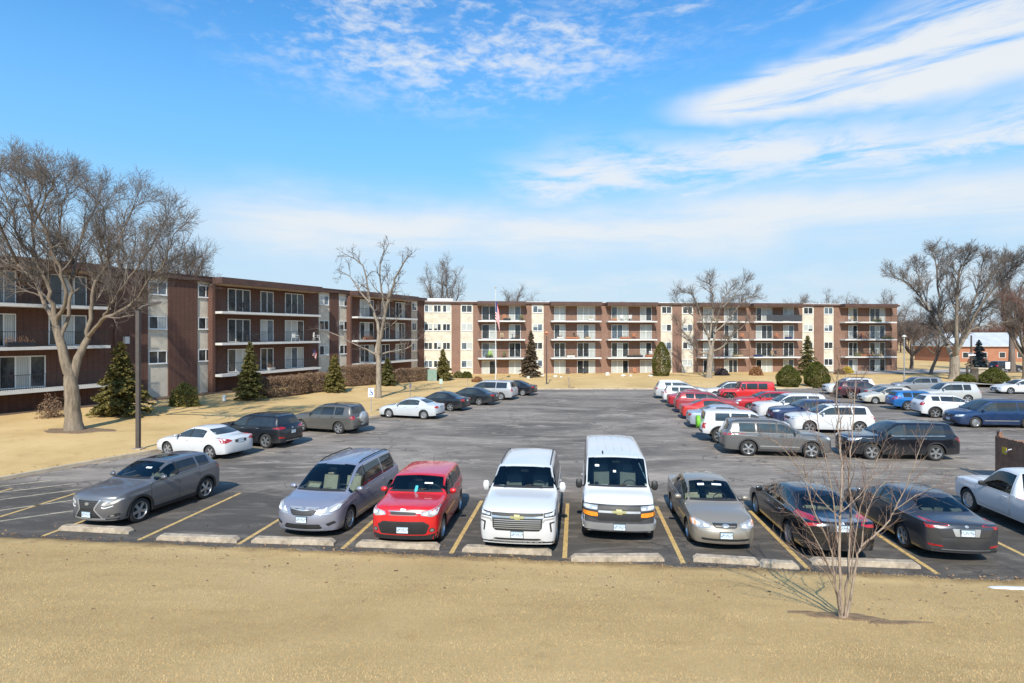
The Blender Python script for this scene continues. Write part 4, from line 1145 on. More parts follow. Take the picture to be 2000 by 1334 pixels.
g, r_, h = conv_px(1540, 755, 44, 713); bush('round_bush', g, r_, r_, h, 4, 'clipped rounded evergreen bush, the lower of the pair on the far lawn', M_YEW, 'shrub', RB, 6500, .085, 'cone', .16)
g, r_, h = conv_px(1595, 755, 46, 706); bush('round_bush', g, r_, r_, h, 5, 'clipped rounded evergreen bush, the taller of the pair beside the far white SUV', M_YEW, 'shrub', RB, 7000, .085, 'cone', .16)
g, r_, h = conv_px(1941, 754, 46, 719); bush('round_bush', g, r_, r_, h, 6, 'dark domed evergreen bush behind the white sedan by the drive', M_YEW, 'shrub', RB, 5000, .10, 'cone', .16)
g, r_, h = conv_px(1886, 747, 40, 729); bush('low_bush', g, r_, r_*.7, h, 7, 'low spreading green bush at the foot of the massive tree', M_YEW, 'shrub', None, 2200, .12)
g, r_, h = conv_px(360, 792, 54, 745); bush('juniper', g, r_, r_*.8, h, 8, 'yellow green juniper against the ribbed brick of the dark wing', M_JUN, 'shrub', None, 4200, .075, 'round', .35, .06)
g, r_, h = conv_px(895, 738, 22, 724); bush('round_bush', g, r_, r_, h, 9, 'small dark round bush below a pale panel beside the spruce', M_SPRD, 'shrub', RB, 1500, .10)
g, r_, h = conv_px(911, 738, 24, 724); bush('round_bush', g, r_, r_, h, 10, 'small green round bush below the window beside a brick pier', M_YEW, 'shrub', RB, 1500, .10)
g, r_, h = conv_px(1655, 730, 22, 714); bush('golden_bush', g, r_, r_, h, 11, 'bright golden yellow bush at the end of the brick pier', M_GOLD, 'shrub', None, 1500, .10)
g, r_, h = conv_px(1640, 731, 20, 719); bush('rust_bush', g, r_, r_, h, 12, 'rust brown bush beside the bright golden bush', M_HEDG, 'shrub', None, 1200, .10)
g, r_, h = conv_px(1477, 733, 26, 713); bush('rust_bush', g, r_, r_, h, 13, 'rounded rust brown bush by the terrace right of the pale trunked tree', M_HEDT, 'shrub', None, 2200, .10)
g, r_, h = conv_px(1410, 733, 26, 719); bush('dark_bush', g, r_, r_, h, 14, 'dark purple brown bush right behind the pale trunked tree', needle_mat('purple_brown_leaves', (.03, .022, .026), (.06, .045, .05), (.10, .075, .08)), 'shrub', None, 2200, .10, 'round', .4, .05)
g, r_, h = conv_px(932, 746, 20, 735); bush('rust_bush', g, r_, r_, h, 15, 'small orange brown grass clump at the kerb before the flagpole', M_HEDT, 'shrub', None, 900, .10, 'round', .5, .1)
g, r_, h = conv_px(100, 815, 44, 770); bush('bare_shrub', g, r_, r_, h, 16, 'leafless reddish shrub under the balcony left of the big tree trunk', M_HEDG, 'shrub', None, 1500, .05, 'round', .85, .12)
# hedges along the dark wing
HG = 'brown hedges along the dark wing'
def hedge(pxa, pya, pxb, pyb, topa, label, seed, depth=.9):
    a, b_ = GG(pxa, pya), GG(pxb, pyb); mid = (a+b_)/2; L = (b_-a).length; h = (pya-topa)/FPX*a.y
    o = bush('hedge', mid, L/2, depth, h, seed, label, M_HEDG, 'hedge', HG, int(3600*L*.8), .058, 'box', .55, .04)
    o.rotation_euler = (0, 0, math.atan2(b_.y-a.y, b_.x-a.x)); return o
hedge(506, 777, 592, 768, 738, 'brown leafless hedge beside the narrow dark spruce', 21)
hedge(592, 767, 640, 762, 730, 'low brown leafless hedge left of the middle spruce', 22)
hedge(672, 755, 736, 749, 714, 'tall brown leafless hedge between the middle spruce and the pruned tree', 23)
hedge(772, 747, 832, 742, 721, 'brown leafless hedge left of the green utility cabinet', 24)
tag(patch('mulch_bed', *GG(1650, 1204).xy, .62, .30, .012, mat('worn_soil', (.24, .15, .075), .95, var=.4, scale=7, bump=.5), 12), kind='structure')

for (px_, py_, a_, b_, sd_) in ((1566, 1196, .30, .11, 31), (1752, 1216, .55, .13, 32)): tag(patch('bare_soil', *GG(px_, py_).xy, a_, b_, .010, bpy.data.materials['worn_soil'], sd_), kind='structure')
# ------------------------------------------------------------------ young tree in front
M_SAP = bark('sapling_bark', (.34, .255, .19), (.48, .375, .29), 20)
M_SAPT = bark('sapling_twig', (.24, .155, .115), (.34, .23, .17), 20)
b = GG(1646, 1207)
SPEC_S = dict(n=[0, 3], seg=[4, 3], up=[.10, .10], len=[.62, .28], rad=[.0065, .004], rmin=.0024, ang=(18, 48), per_m=5.5, jit=.11)
st = [[(1646, 1210), (1641, 1140), (1641, 1010), (1644, 924), (1641, 870), (1637, 823), (1634, 770), (1640, 715)], [(1650, 1210), (1655, 1122), (1662, 996), (1657, 935), (1662, 880), (1668, 800), (1672, 745)],
      [(1653, 1208), (1671, 1104), (1682, 1068), (1725, 1032), (1747, 996), (1776, 931), (1803, 858)], [(1643, 1208), (1632, 1140), (1610, 1086), (1581, 1032), (1553, 996), (1524, 971)],
      [(1640, 1207), (1628, 1104), (1622, 1070), (1585, 981), (1567, 924), (1524, 870), (1494, 852)], [(1641, 1012), (1612, 985), (1585, 952), (1565, 905), (1545, 880)], [(1643, 1000), (1678, 968), (1703, 935), (1745, 905)],
      [(1636, 1060), (1628, 981), (1612, 890), (1600, 850), (1596, 795)], [(1682, 1068), (1690, 1010), (1712, 960), (1735, 935)], [(1747, 996), (1790, 968), (1826, 950)], [(1660, 1140), (1676, 1010), (1695, 950), (1720, 880)], [(1638, 1170), (1615, 1120), (1575, 1090), (1530, 1060)]]
rs_ = [(.033, .008), (.026, .007), (.026, .006), (.02, .005), (.019, .005), (.012, .005), (.012, .005), (.015, .005), (.011, .004), (.010, .004), (.014, .005), (.010, .004)]
limb_tree('young_tree', b, b.y, [([(1646, 1212), (1646, 1206), (1646.5, 1200)], .075, .05)], [(l, a, c_) for l, (a, c_) in zip(st, rs_)], SPEC_S, 4,
    'leafless multi stemmed young tree with pinkish bark on the near bank', M_SAP, M_SAPT, None, 'tree', spread=.55, rs=.85)

# ------------------------------------------------------------------ street furniture
M_BRZ = mat('dark_bronze_metal', (.10, .082, .072), .5, .3, var=.15)
M_GALV = mat('galvanised_steel', (.38, .39, .40), .45, .6, var=.15)
M_LENS = mat('lamp_lens', (.55, .54, .48), .25, var=.05)
M_WHITE = mat('white_sign_face', (.78, .79, .80), .5, var=.04)
M_SIGNB = mat('sign_blue', (.02, .10, .42), .5, var=.05)
def lamp_arm():
    g = GG(270, 877); root = empty('street_lamp', g); tag(root, 'dark bronze lamp post with a bent arm on the lawn edge beside the white sedan', 'street lamp', 'lamp posts')
    H = 7.0-g.z
    MB().box(-.085, .085, -.085, .085, .05, H).build('pole', M_BRZ, root)
    MB().box(-.24, .24, -.24, .24, -.1, .05).build('base', M_CONC, root)
    MB().tube([(0, 0, H-.05), (.02, .02, H+.08), (.16, .10, H+.22), (.42, .25, H+.32)], [.065, .065, .06, .05], 8).build('arm', M_BRZ, root)
    hd = MB().prism([(.0, -.05), (.10, -.07), (.55, -.03), (.60, .03), (.45, .08), (.05, .08)], 'y', -.13, .13).build('lamp_head', M_BRZ, root, 30)
    hd.location = (.36, .22, H+.32); hd.rotation_euler = (0, R(-12), R(31))
    MB().box(.14, .50, -.09, .09, -.072, -.055).build('lens', M_LENS, hd)
lamp_arm()
def lamp_globe(px, py, top, label, mt=M_BRZ):
    g = GG(px, py); root = empty('street_lamp', g); tag(root, label, 'street lamp', 'lamp posts')
    H = (py-top)/FPX*g.y
    MB().lathe([(.085, 0), (.08, .4), (.06, H*.5), (.05, H-.5), (0, H-.5)], 12).build('pole', mt, root, 40)
    MB().lathe([(.2, -.1), (.2, .06), (.12, .10), (0, .10)], 14).build('base', M_CONC, root)
    MB().lathe([(0, H), (.10, H-.02), (.24, H-.14), (.27, H-.22), (.24, H-.26), (.10, H-.28), (.08, H-.5), (0, H-.5)], 16).build('lamp_head', M_LENS if mt is not M_BRZ else M_RUST, root, 50)
lamp_globe(1067.5, 752, 647, 'slim dark lamp post at the kerb in front of the browning spruce')
lamp_globe(1766, 747, 654, 'slim grey lamp post with a round head near the end of the building', M_GALV)
def sign(px, py, top, wpx, label, face, rz=0.0, glyph=False, name='sign_post'):
    g = GG(px, py); s_ = g.y/FPX; H = (py-top)*s_; w_ = wpx*s_
    root = empty(name, g, R(rz)); tag(root, label, 'sign', 'small signs round the car park')
    MB().prism([(-.03, -.02), (.03, -.02), (.03, .0), (.012, .0), (.012, .02), (-.012, .02), (-.012, 0), (-.03, 0)], 'z', -.1, H-.05).build('post', M_GALV, root)
    hh = w_*1.5
    pl = MB().box(-w_/2, w_/2, -.034, -.024, H-hh, H).build('sign_plate', face, root)
    if glyph:
        mb = MB(); R_ = w_*.27; cx, cz = -.02*w_, H-hh*.60
        ring = [(cx+R_*math.cos(a), cz+R_*math.sin(a)) for a in np.linspace(-2.9, 1.2, 18)]
        mb.tube([(x, -.036, z) for x, z in ring], .022*w_/.33, 6)
        mb.lathe([(0, -.042), (w_*.09, -.040), (w_*.09, -.034), (0, -.034)], 14, 'y', (cx-.03*w_, 0, H-hh*.16))
        mb.tube([(cx-.03*w_, -.037, H-hh*.25), (cx, -.037, H-hh*.5), (cx+.22*w_, -.037, H-hh*.5), (cx+.30*w_, -.037, H-hh*.72)], .028*w_/.33, 6)
        mb.build('wheelchair_symbol', M_SIGNB, pl)
    return root
sign(725, 806, 758, 11.5, 'white accessible parking sign with blue wheelchair symbol at the kerb beside the pruned tree', M_WHITE, 0, True)
sign(801, 777, 748, 6, 'small grey parking sign seen half edge on behind the silver sedan', M_GALV, 55)
sign(861, 765, 740, 6.5, 'small pale green sign behind the first black sedan of the row', mat('pale_green_sign', (.45, .55, .48), .5), 20)
sign(913, 757, 738, 3, 'thin sign post seen edge on behind the second black sedan of the row', M_GALV, 80)
sign(1968, 741, 707, 9, 'small white road sign on a post beside the parked dark car', M_WHITE, 0)
# post with crossed street name blades
g = GG(1897, 729); root = empty('street_sign', g); tag(root, 'dark wooden pole carrying pale street name blades by the road', 'street sign')
Hp = (729-655)/FPX*g.y; MB().tube([(0, 0, -.1), (0, 0, Hp)], [.14, .11], 8).build('pole', M_BRZ, root)
MB().box(-.55, .55, -.16, -.14, Hp*.46, Hp*.46+.24).build('sign_plate', M_WHITE, root); MB().box(-.152, -.132, -.6, .5, Hp*.46+.27, Hp*.46+.50).build('sign_plate', M_WHITE, root)
# flagpole
g = GG(968, 747); root = empty('flagpole', g); tag(root, 'tall thin white flagpole on the far lawn', 'flagpole')
Hf = (747-562)/FPX*g.y
MB().lathe([(.075, 0), (.06, .5), (.035, Hf-.1), (0, Hf-.1)], 12).build('pole', M_SLAB, root, 40)
MB().lathe([(0, Hf+.1), (.07, Hf+.06), (.09, Hf), (.07, Hf-.06), (0, Hf-.1)], 12).build('finial', mat('gold_ball', (.6, .42, .12), .3, .8), root, 60)
MB().lathe([(.28, -.1), (.28, .08), (.14, .14), (0, .14)], 16).build('base', M_CONC, root)
fl2 = cloth_flag('flag', 1.5, 2.6, 'large striped flag hanging limp on the white flagpole', [M_FR, M_FW, M_FB], 13, 2)
fl2.location = (g.x-.02, g.y-.10, g.z+Hf-1.6); fl2.scale = (.55, 1, .9)
# green utility cabinet
g = GG(843, 744); root = empty('utility_cabinet', g, R(20)); tag(root, 'pale green utility cabinet between the hedge and a spruce', 'utility cabinet')
s_ = g.y/FPX; M_UTIL = mat('utility_green', (.22, .31, .25), .6, var=.15)
MB().prism([(-.55, 0), (.55, 0), (.55, 21*s_), (.50, 22.5*s_), (-.50, 22.5*s_), (-.55, 21*s_)], 'y', -.45, .45).build('cabinet_body', M_UTIL, root)
for sx in (-1, 1): MB().box(sx*.27-.25, sx*.27+.25, -.475, -.452, .12, 20*s_).build('door', M_UTIL, root)
MB().box(-.62, .62, -.55, .52, -.1, .06).build('base', M_CONC, root)
# stub post at the far kerb
g = GG(1113, 757); root = empty('bollard', g); tag(root, 'short pale leaning post at the far kerb beside a lamp post', 'post')
MB().lathe([(.07, 0), (.07, 1.0), (.10, 1.05), (.10, 1.2), (0, 1.22)], 10).build('post', M_CONC, root, 40); root.rotation_euler = (0, R(-8), 0)
MB().box(-.5, .5, -.4, -.1, -.1, .03).build('base', M_MULCH, root)
# stone pillar, low wall and hedge by the drive
g = GG(1913, 745); root = empty('stone_pillar', g); tag(root, 'square stone gate pillar beside the dark domed bush', 'pillar')
s_ = g.y/FPX; MB().box(-.5, .5, -.5, .5, -.1, 24*s_).build('shaft', M_CONC, root); MB().box(-.62, .62, -.62, .62, 24*s_, 27*s_).build('cap', M_KERB, root)
o = tag(MB().tube([(0, 0, -.1), (0, 0, 1.9)], .14, 8).build('bollard', M_BRZ), 'dark stubby post between the low bush and the stone pillar', 'post'); o.location = GG(1889, 743)
# rocks along the far terrace edge
M_ROCK = mat('pale_rock', (.62, .58, .50), .9, var=.2, scale=3, bump=.5, bscale=8)
def rock(px, py, r_, label):
    bm = bmesh.new(); bmesh.ops.create_icosphere(bm, subdivisions=2, radius=1); rr = random.Random(int(px))
    ph = [rr.uniform(0, 6) for _ in range(3)]
    for v in bm.verts: v.co *= 1 + .16*math.sin(3*v.co.x+ph[0]) + .14*math.sin(4*v.co.y+ph[1]) + .1*math.sin(5*v.co.z+ph[2])
    me = bpy.data.meshes.new('rock'); bm.to_mesh(me); bm.free(); me.materials.append(M_ROCK)
    o = link('rock', me); o.location = GG(px, py) + Vector((0, 0, r_*.3)); o.scale = (r_*.85, r_*.65, r_*.55); o.rotation_euler = (0, 0, rr.uniform(0, 3))
    return tag(o, label, 'rock', 'pale rocks along the building edge')
for px, py, r_, lab in ((1032, 739, .34, 'white rock at the foot of the browning spruce'), (1084, 737, .38, 'pale rock on the lawn edge just right of the lamp post'), (1096, 738, .3, 'small pale rock on the lawn edge by a black terrace chair'), (1218, 736, .42, 'rounded pale rock before a wide patio door'), (1186, 733, .5, 'large pale rock at the foot of a brick pier'), (1232, 735, .3, 'small pale rock before brick on the terrace'), (1270, 736, .36, 'pale rock left of the flame shaped arborvitae'), (1658, 751, .45, 'white rock on the far lawn behind the far white SUV'), (1060, 735, .35, 'pale rock between the browning spruce and the lamp post'),):
    rock(px, py, r_, lab)
o = tag(MB().lathe([(0, .45), (.12, .45), (.15, .38), (.13, 0), (0, 0)], 12).build('utility_stub', M_WPL, smooth=40), 'short white pipe stub on the lawn beside the dark wing', 'pipe'); o.location = GG(438, 783)

# low brick building and houses past the trees
M_BRKO = brick_mat('orange_brick', (.42, .16, .075), (.36, .13, .06), (.35, .25, .2), False)
M_ROOFP = mat('pale_metal_roof', (.44, .46, .48), .6, var=.15, scale=.4)
def low_building(px, D, L, dep, hw, hr, label, rz, wallm, roofm, nwin):
    o = wingback(px, D); root = empty('low_building', o, R(rz)); tag(root, label, 'building', 'low buildings past the trees')
    MB().box(-L/2, L/2, 0, dep, -.3, hw).build('wall', wallm, root)
    MB().prism([(-.5, hw), (dep+.5, hw), (dep+.5, hw+.3), (dep*.55, hw+hr), (dep*.45, hw+hr), (-.5, hw+.3)], 'x', -L/2-.6, L/2+.6).build('roof', roofm, root)
    for k in range(nwin):
        x = -L/2 + L*(k+.5)/nwin
        f = MB().box(x-.75, x+.75, -.06, -.005, .9, 2.2).build('window', M_WFR, root); MB().box(x-.66, x+.66, -.075, -.061, .98, 2.12).build('pane', M_PANE, f)
    return root
low_building(1975, 128, 26, 12, 3.4, 3.2, 'low orange brick building with a pale sloping roof beyond the road', 4, M_BRKO, M_ROOFP, 6)
low_building(1885, 140, 9, 9, 3.6, 2.2, 'small dark brick house with a pale roof left of the orange brick building', -6, M_BRICKA, M_ROOFP, 3)

# dumpster enclosure fence
M_FENCE = mat('brown_stained_boards', (.24, .12, .072), .75, var=.3, scale=4, bump=.3, bscale=20)
M_FENCEL = mat('sunlit_boards', (.30, .15, .09), .8, var=.3, scale=4)  # lit copy of the fence boards: sunshine on the back panel lightens the colour
f0 = Vector((19.05, 22.6, 0)); f1 = Vector((18.5, 18.6, 0)); f2 = Vector((22.6, 22.3, 0))
def fence(name, a, b_, h, label, mt, hardware=False):
    d = (b_-a); L = d.length; rz = math.atan2(d.y, d.x); root = empty(name, a, rz); tag(root, label, 'fence', 'board fences of the bin enclosure')
    n = int(L/.145); mb = MB(); w_ = L/n
    for k in range(n):
        x = k*w_; t = h + .012*math.sin(k*2.3)
        mb.prism([(x+.004, .06), (x+w_-.004, .06), (x+w_-.004, t-.03), (x+w_*.8, t), (x+w_*.2, t), (x+.004, t-.03)], 'y', -.012, .012)
    mb.build('boards', mt, root)
    for x in (.08, L-.08): MB().box(x-.06, x+.06, .03, .15, -.1, h+.18).build('post', mt, root)
    for z in (.35, h-.35): MB().box(.15, L-.15, .0135, .06, z-.045, z+.045).build('rail', mt, root)
    if hardware:
        MB().box(.42, .64, -.034, -.013, h-.62, h-.36).build('yellow_plate', mat('yellow_plastic', (.62, .40, .03), .5), root)
        MB().tube([(.68, -.03, h-.55), (.72, -.09, h-.50), (.86, -.09, h-.40), (.92, -.03, h-.36)], .022, 6).build('handle', M_WPL, root)
        MB().tube([(.10, .09, h+.18), (.16, .06, h+.27), (.30, .02, h+.22)], .02, 6).build('latch', M_GALV, root)
    return root
fence('board_fence', f0, f1, 1.80, 'dark brown board fence with a yellow plate and white handle behind the pickup', M_FENCE, True)
fence('board_fence', f0+Vector((.2, 0, 0)), f2, 1.62, 'sunlit board fence closing the back of the bin enclosure', M_FENCEL)
# ================================================================== CARS
M_TRIM = mat('black_plastic_trim', (.022, .022, .023), .55, var=.2)
M_TRIMG = mat('grey_plastic_trim', (.055, .055, .058), .6, var=.2)
M_UNDER = mat('underbody_black', (.008, .008, .008), .9, var=0)
M_TYRE = mat('tyre_rubber', (.028, .027, .026), .85, var=.3, scale=12)
M_RIM = mat('alloy_silver', (.50, .51, .52), .28, .75, var=.1)
M_RIMD = mat('alloy_dark_recess', (.03, .03, .032), .5, .3, var=.1)
M_CHROME = mat('chrome', (.50, .50, .49), .25, .75, var=0)
M_SATIN = mat('satin_silver', (.50, .50, .50), .35, .6, var=.05)
M_GLASS = glass_mat('clear_car_glass', (.60, .70, .68), False)
M_PRIV = glass_mat('dark_car_glass', (.030, .035, .038), True)
M_MIDG = glass_mat('green_grey_car_glass', (.050, .062, .064), True)
M_GOLDB = mat('gold_badge', (.62, .50, .22), .25, .8, var=0)
m, nt, bs = new_mat('headlamp_lens')
tco = nt.add('ShaderNodeTexCoord').outputs['Object']
v_ = nt.noise(nt.mapping(tco, (4, 9, 14)), 1.0, 2, .5)
nt.l.new(nt.ramp(v_, [(.30, (.30, .31, .32)), (.7, (.50, .51, .52))]), bs.inputs['Base Color'])
bs.inputs['Roughness'].default_value = .12; bs.inputs['Coat Weight'].default_value = 1.0; bs.inputs['Metallic'].default_value = .25
M_HEAD = m
M_BULB = mat('lamp_reflector', (.86, .86, .84), .12, .3, var=.05, coat=1)
m, nt, bs = new_mat('tail_lamp_red')
tco = nt.add('ShaderNodeTexCoord').outputs['Object']
v_ = nt.noise(nt.mapping(tco, (3, 6, 16)), 1.0, 2, .5)
nt.l.new(nt.ramp(v_, [(.35, (.30, .006, .008)), (.65, (.48, .014, .014))]), bs.inputs['Base Color'])
bs.inputs['Roughness'].default_value = .15; bs.inputs['Coat Weight'].default_value = 1.0
M_TAIL = m
M_AMBER = mat('amber_lens', (.80, .26, .02), .2, var=.2, scale=14, coat=1)
m, nt, bs = new_mat('licence_plate')
tco = nt.add('ShaderNodeTexCoord').outputs['Object']; s_ = nt.add('ShaderNodeSeparateXYZ'); nt.l.new(tco, s_.inputs[0])
row = nt.maprange(nt.math('ABSOLUTE', s_.outputs[2]), .045, .038)
ch = nt.noise(nt.mapping(tco, (0, 42, 26)), 1.0, 2, .5)
c = nt.mix(nt.math('MULTIPLY', row, nt.maprange(ch, .47, .53)), (.62, .70, .74, 1), (.22, .27, .36, 1))
c = nt.mix(nt.maprange(s_.outputs[2], .050, .058), c, (.35, .48, .58, 1))
nt.l.new(c, bs.inputs['Base Color']); bs.inputs['Roughness'].default_value = .4
M_PLATE = m
M_SEAT = mat('grey_seat', (.20, .195, .18), .9, var=.15)
M_SEATL = mat('beige_seat', (.42, .37, .29), .9, var=.15)
M_DASH = mat('dashboard', (.035, .035, .036), .7, var=.2)
M_PAPER = mat('white_sticker', (.80, .82, .82), .6, var=.03)
M_TEAL = mat('teal_tag', (.05, .40, .45), .6, var=.05)
M_FSTOP = mat('spare_cover_green', (.16, .46, .03), .6, var=.15, scale=6)

def pchip(xs, ys):
    xs = np.array(xs, float); ys = np.array(ys, float)
    o = np.argsort(xs); xs, ys = xs[o], ys[o]
    h = np.diff(xs); s = np.diff(ys)/h; d = np.zeros(len(xs))
    for i in range(1, len(xs)-1):
        if s[i-1]*s[i] > 0:
            w1, w2 = 2*h[i]+h[i-1], h[i]+2*h[i-1]; d[i] = (w1+w2)/(w1/s[i-1]+w2/s[i])
    d[0], d[-1] = s[0], s[-1]
    def f(x):
        x = np.clip(x, xs[0], xs[-1]); i = int(np.clip(np.searchsorted(xs, x)-1, 0, len(h)-1))
        t = (x-xs[i])/h[i]
        return (1+2*t)*(1-t)**2*ys[i] + t*(1-t)**2*h[i]*d[i] + t*t*(3-2*t)*ys[i+1] + t*t*(t-1)*h[i]*d[i+1]
    return f

TYPES = dict(
 sedan=dict(L=4.72, W=1.82, H=1.45, wb=2.73, fo=.95, hn=.72, hc=.97, xc=.40, lw=.86, rr=1.42, rg=.62, zg=1.08, zd=1.03, b0=.90, b1=.99, wr=.64, r=.325, xb=-.12, xd=-.98, xq=-.98, sill=.22),
 oldsedan=dict(L=4.53, W=1.70, H=1.47, wb=2.60, fo=.90, hn=.74, hc=.99, xc=.36, lw=.80, rr=1.30, rg=.66, zg=1.07, zd=1.05, b0=.92, b1=.99, wr=.68, r=.305, xb=-.15, xd=-.95, xq=-.95, sill=.21),
 crossover=dict(L=4.63, W=1.85, H=1.64, wb=2.66, fo=.93, hn=1.02, hc=1.17, xc=.42, lw=.80, rr=.52, rg=.18, zg=1.20, zd=1.10, b0=1.10, b1=1.21, wr=.66, r=.365, xb=-.15, xd=-.98, xq=-1.52, sill=.25),
 suv=dict(L=4.60, W=1.84, H=1.69, hb=.04, rd=.015, wb=2.66, fo=.90, hn=.96, hc=1.12, xc=.38, lw=.78, rr=.42, rg=.14, zg=1.15, zd=1.06, b0=1.05, b1=1.12, wr=.68, r=.36, xb=-.12, xd=-.98, xq=-1.62, sill=.26),
 bigsuv=dict(L=4.89, W=1.92, H=1.73, hb=.04, rd=.015, wb=2.79, fo=.95, hn=1.02, hc=1.15, xc=.40, lw=.82, rr=.42, rg=.14, zg=1.17, zd=1.08, b0=1.08, b1=1.13, wr=.69, r=.375, xb=-.10, xd=-1.02, xq=-1.80, sill=.26),
 fullsuv=dict(L=5.35, W=2.06, H=1.90, hb=.11, rd=.03, wb=3.07, fo=.99, hn=1.18, hc=1.33, xc=.60, lw=.66, rr=.42, rg=.14, zg=1.28, zd=1.18, b0=1.22, b1=1.25, wr=.76, r=.40, xb=-.05, xd=-1.08, xq=-2.25, sill=.30),
 minivan=dict(L=5.09, W=1.98, H=1.75, wb=3.03, fo=.98, hn=.86, hc=1.08, xc=-.02, lw=1.05, rr=.50, rg=.14, zg=1.14, zd=1.02, b0=1.0, b1=1.08, wr=.70, r=.345, xb=.22, xd=-.98, xq=-2.05, sill=.22),
 boxcar=dict(L=4.14, W=1.80, H=1.61, hb=.08, rd=.03, wb=2.57, fo=.81, hn=1.10, hc=1.16, xc=.46, lw=.50, rr=.26, rg=.10, zg=1.15, zd=1.04, b0=1.05, b1=1.13, wr=.79, r=.345, xb=-.14, xd=-.98, xq=-1.50, sill=.23),
 cargovan=dict(L=5.69, W=2.02, H=2.12, hb=.08, rd=.03, wb=3.43, fo=.86, hn=1.10, hc=1.34, xc=-.02, lw=.80, rr=.16, rg=.08, zg=1.25, zd=1.15, b0=1.24, b1=1.24, wr=.84, r=.385, xb=.40, xd=-.80, xq=-2.55, sill=.34),
 pickup=dict(L=4.85, W=1.78, H=1.74, hb=.12, rd=.03, wb=2.83, fo=.83, hn=1.02, hc=1.10, xc=.50, lw=.62, rr=2.12, rg=1.96, zg=1.03, zd=1.02, b0=1.02, b1=1.03, wr=.70, r=.365, xb=-.42, xd=-.42, xq=-.42, sill=.34),
 jeep=dict(L=4.60, W=1.80, H=1.84, hb=.05, rd=.03, wb=2.95, fo=.72, hn=1.10, hc=1.20, xc=.78, lw=.30, rr=.10, rg=.05, zg=1.2, zd=1.1, b0=1.17, b1=1.17, wr=.84, r=.41, xb=.05, xd=-.90, xq=-1.70, sill=.45),
)
_wheels = {}
def wheel_meshes(r, style):
    k = (round(r, 3), style)
    if k in _wheels: return _wheels[k]
    tw = .215; rr = r*(.70 if style != 'steel' else .66)
    t = MB().lathe([(rr-.01, -.075), (rr, -.10), (r*.90, -.108), (r*.97, -.092), (r, -.06), (r, .06), (r*.97, .092), (r*.90, .108), (rr, .10), (rr-.01, .075)], 32, 'y', closed=False).mesh('tyre', M_TYRE, 40)
    m = MB()
    m.lathe([(0, .02), (rr*.97, .02)], 28, 'y', m=1)
    m.lathe([(rr, .075), (rr+.002, .10), (rr*.955, .098), (rr*.90, .06), (rr*.90, .022)], 32, 'y')
    m.lathe([(0, .092), (.035, .092), (.06, .085), (.075, .06), (.075, .02)], 16, 'y')
    ns = {'five': 5, 'ten': 10, 'twin': 5, 'steel': 7, 'six': 6}[style]
    def spoke(a, w0, w1, bend=0):
        M = Matrix.Rotation(a, 4, 'Y')
        pts = [(.05, .083, w0), (rr*.5, .080, (w0+w1)/2*.92), (rr*.93, .066, w1)]
        vs = []
        for (x, y, w_) in pts: vs += [M @ Vector((x, y, -w_)), M @ Vector((x, y, w_)), M @ Vector((x, y-.035, w_*1.15)), M @ Vector((x, y-.035, -w_*1.15))]
        fs = []
        for i in range(2):
            for q in range(4): fs.append((i*4+q, i*4+(q+1) % 4, i*4+4+(q+1) % 4, i*4+4+q))
        m.add(vs, fs)
    for k_ in range(ns):
        a = 2*math.pi*k_/ns + .3
        if style == 'five': spoke(a, .036, .050)
        elif style == 'six': spoke(a, .03, .045)
        elif style == 'twin': spoke(a-.13, .018, .022); spoke(a+.13, .018, .022)
        elif style == 'ten': spoke(a, .018, .020)
        else: spoke(a, .045, .075)
    rim = m.mesh('rim', [M_RIM, M_RIMD], 35)
    _wheels[k] = (t, rim); return t, rim

def dens(poly, cell):
    out = []
    n = len(poly)
    for i in range(n):
        a, b = Vector(poly[i]), Vector(poly[(i+1) % n]); k = max(1, int(math.ceil((b-a).length/cell)))
        out += [a + (b-a)*(j/k) for j in range(k)]
    return out
def rpoly(poly, rad, k=3):
    out = []; n = len(poly)
    for i in range(n):
        p, a, b = Vector(poly[i]), Vector(poly[i-1]), Vector(poly[(i+1) % n])
        ra = min(rad, (a-p).length*.42); rb = min(rad, (b-p).length*.42)
        s, e = p + (a-p).normalized()*ra, p + (b-p).normalized()*rb
        for j in range(k+1):
            t = j/k; out.append(s*(1-t)**2 + p*2*t*(1-t) + e*t*t)
    return out
def in_poly(x, y, poly):
    c = False; n = len(poly); j = n-1
    for i in range(n):
        if (poly[i][1] > y) != (poly[j][1] > y) and x < (poly[j][0]-poly[i][0])*(y-poly[i][1])/(poly[j][1]-poly[i][1]+1e-12) + poly[i][0]: c = not c
        j = i
    return c
def ray_of(u, v, side):
    return {'front': (Vector((9, u, v)), Vector((-1, 0, 0))), 'rear': (Vector((-9, u, v)), Vector((1, 0, 0))), 'left': (Vector((u, 9, v)), Vector((0, -1, 0))),
            'right': (Vector((u, -9, v)), Vector((0, 1, 0))), 'top': (Vector((u, v, 9)), Vector((0, 0, -1)))}[side]
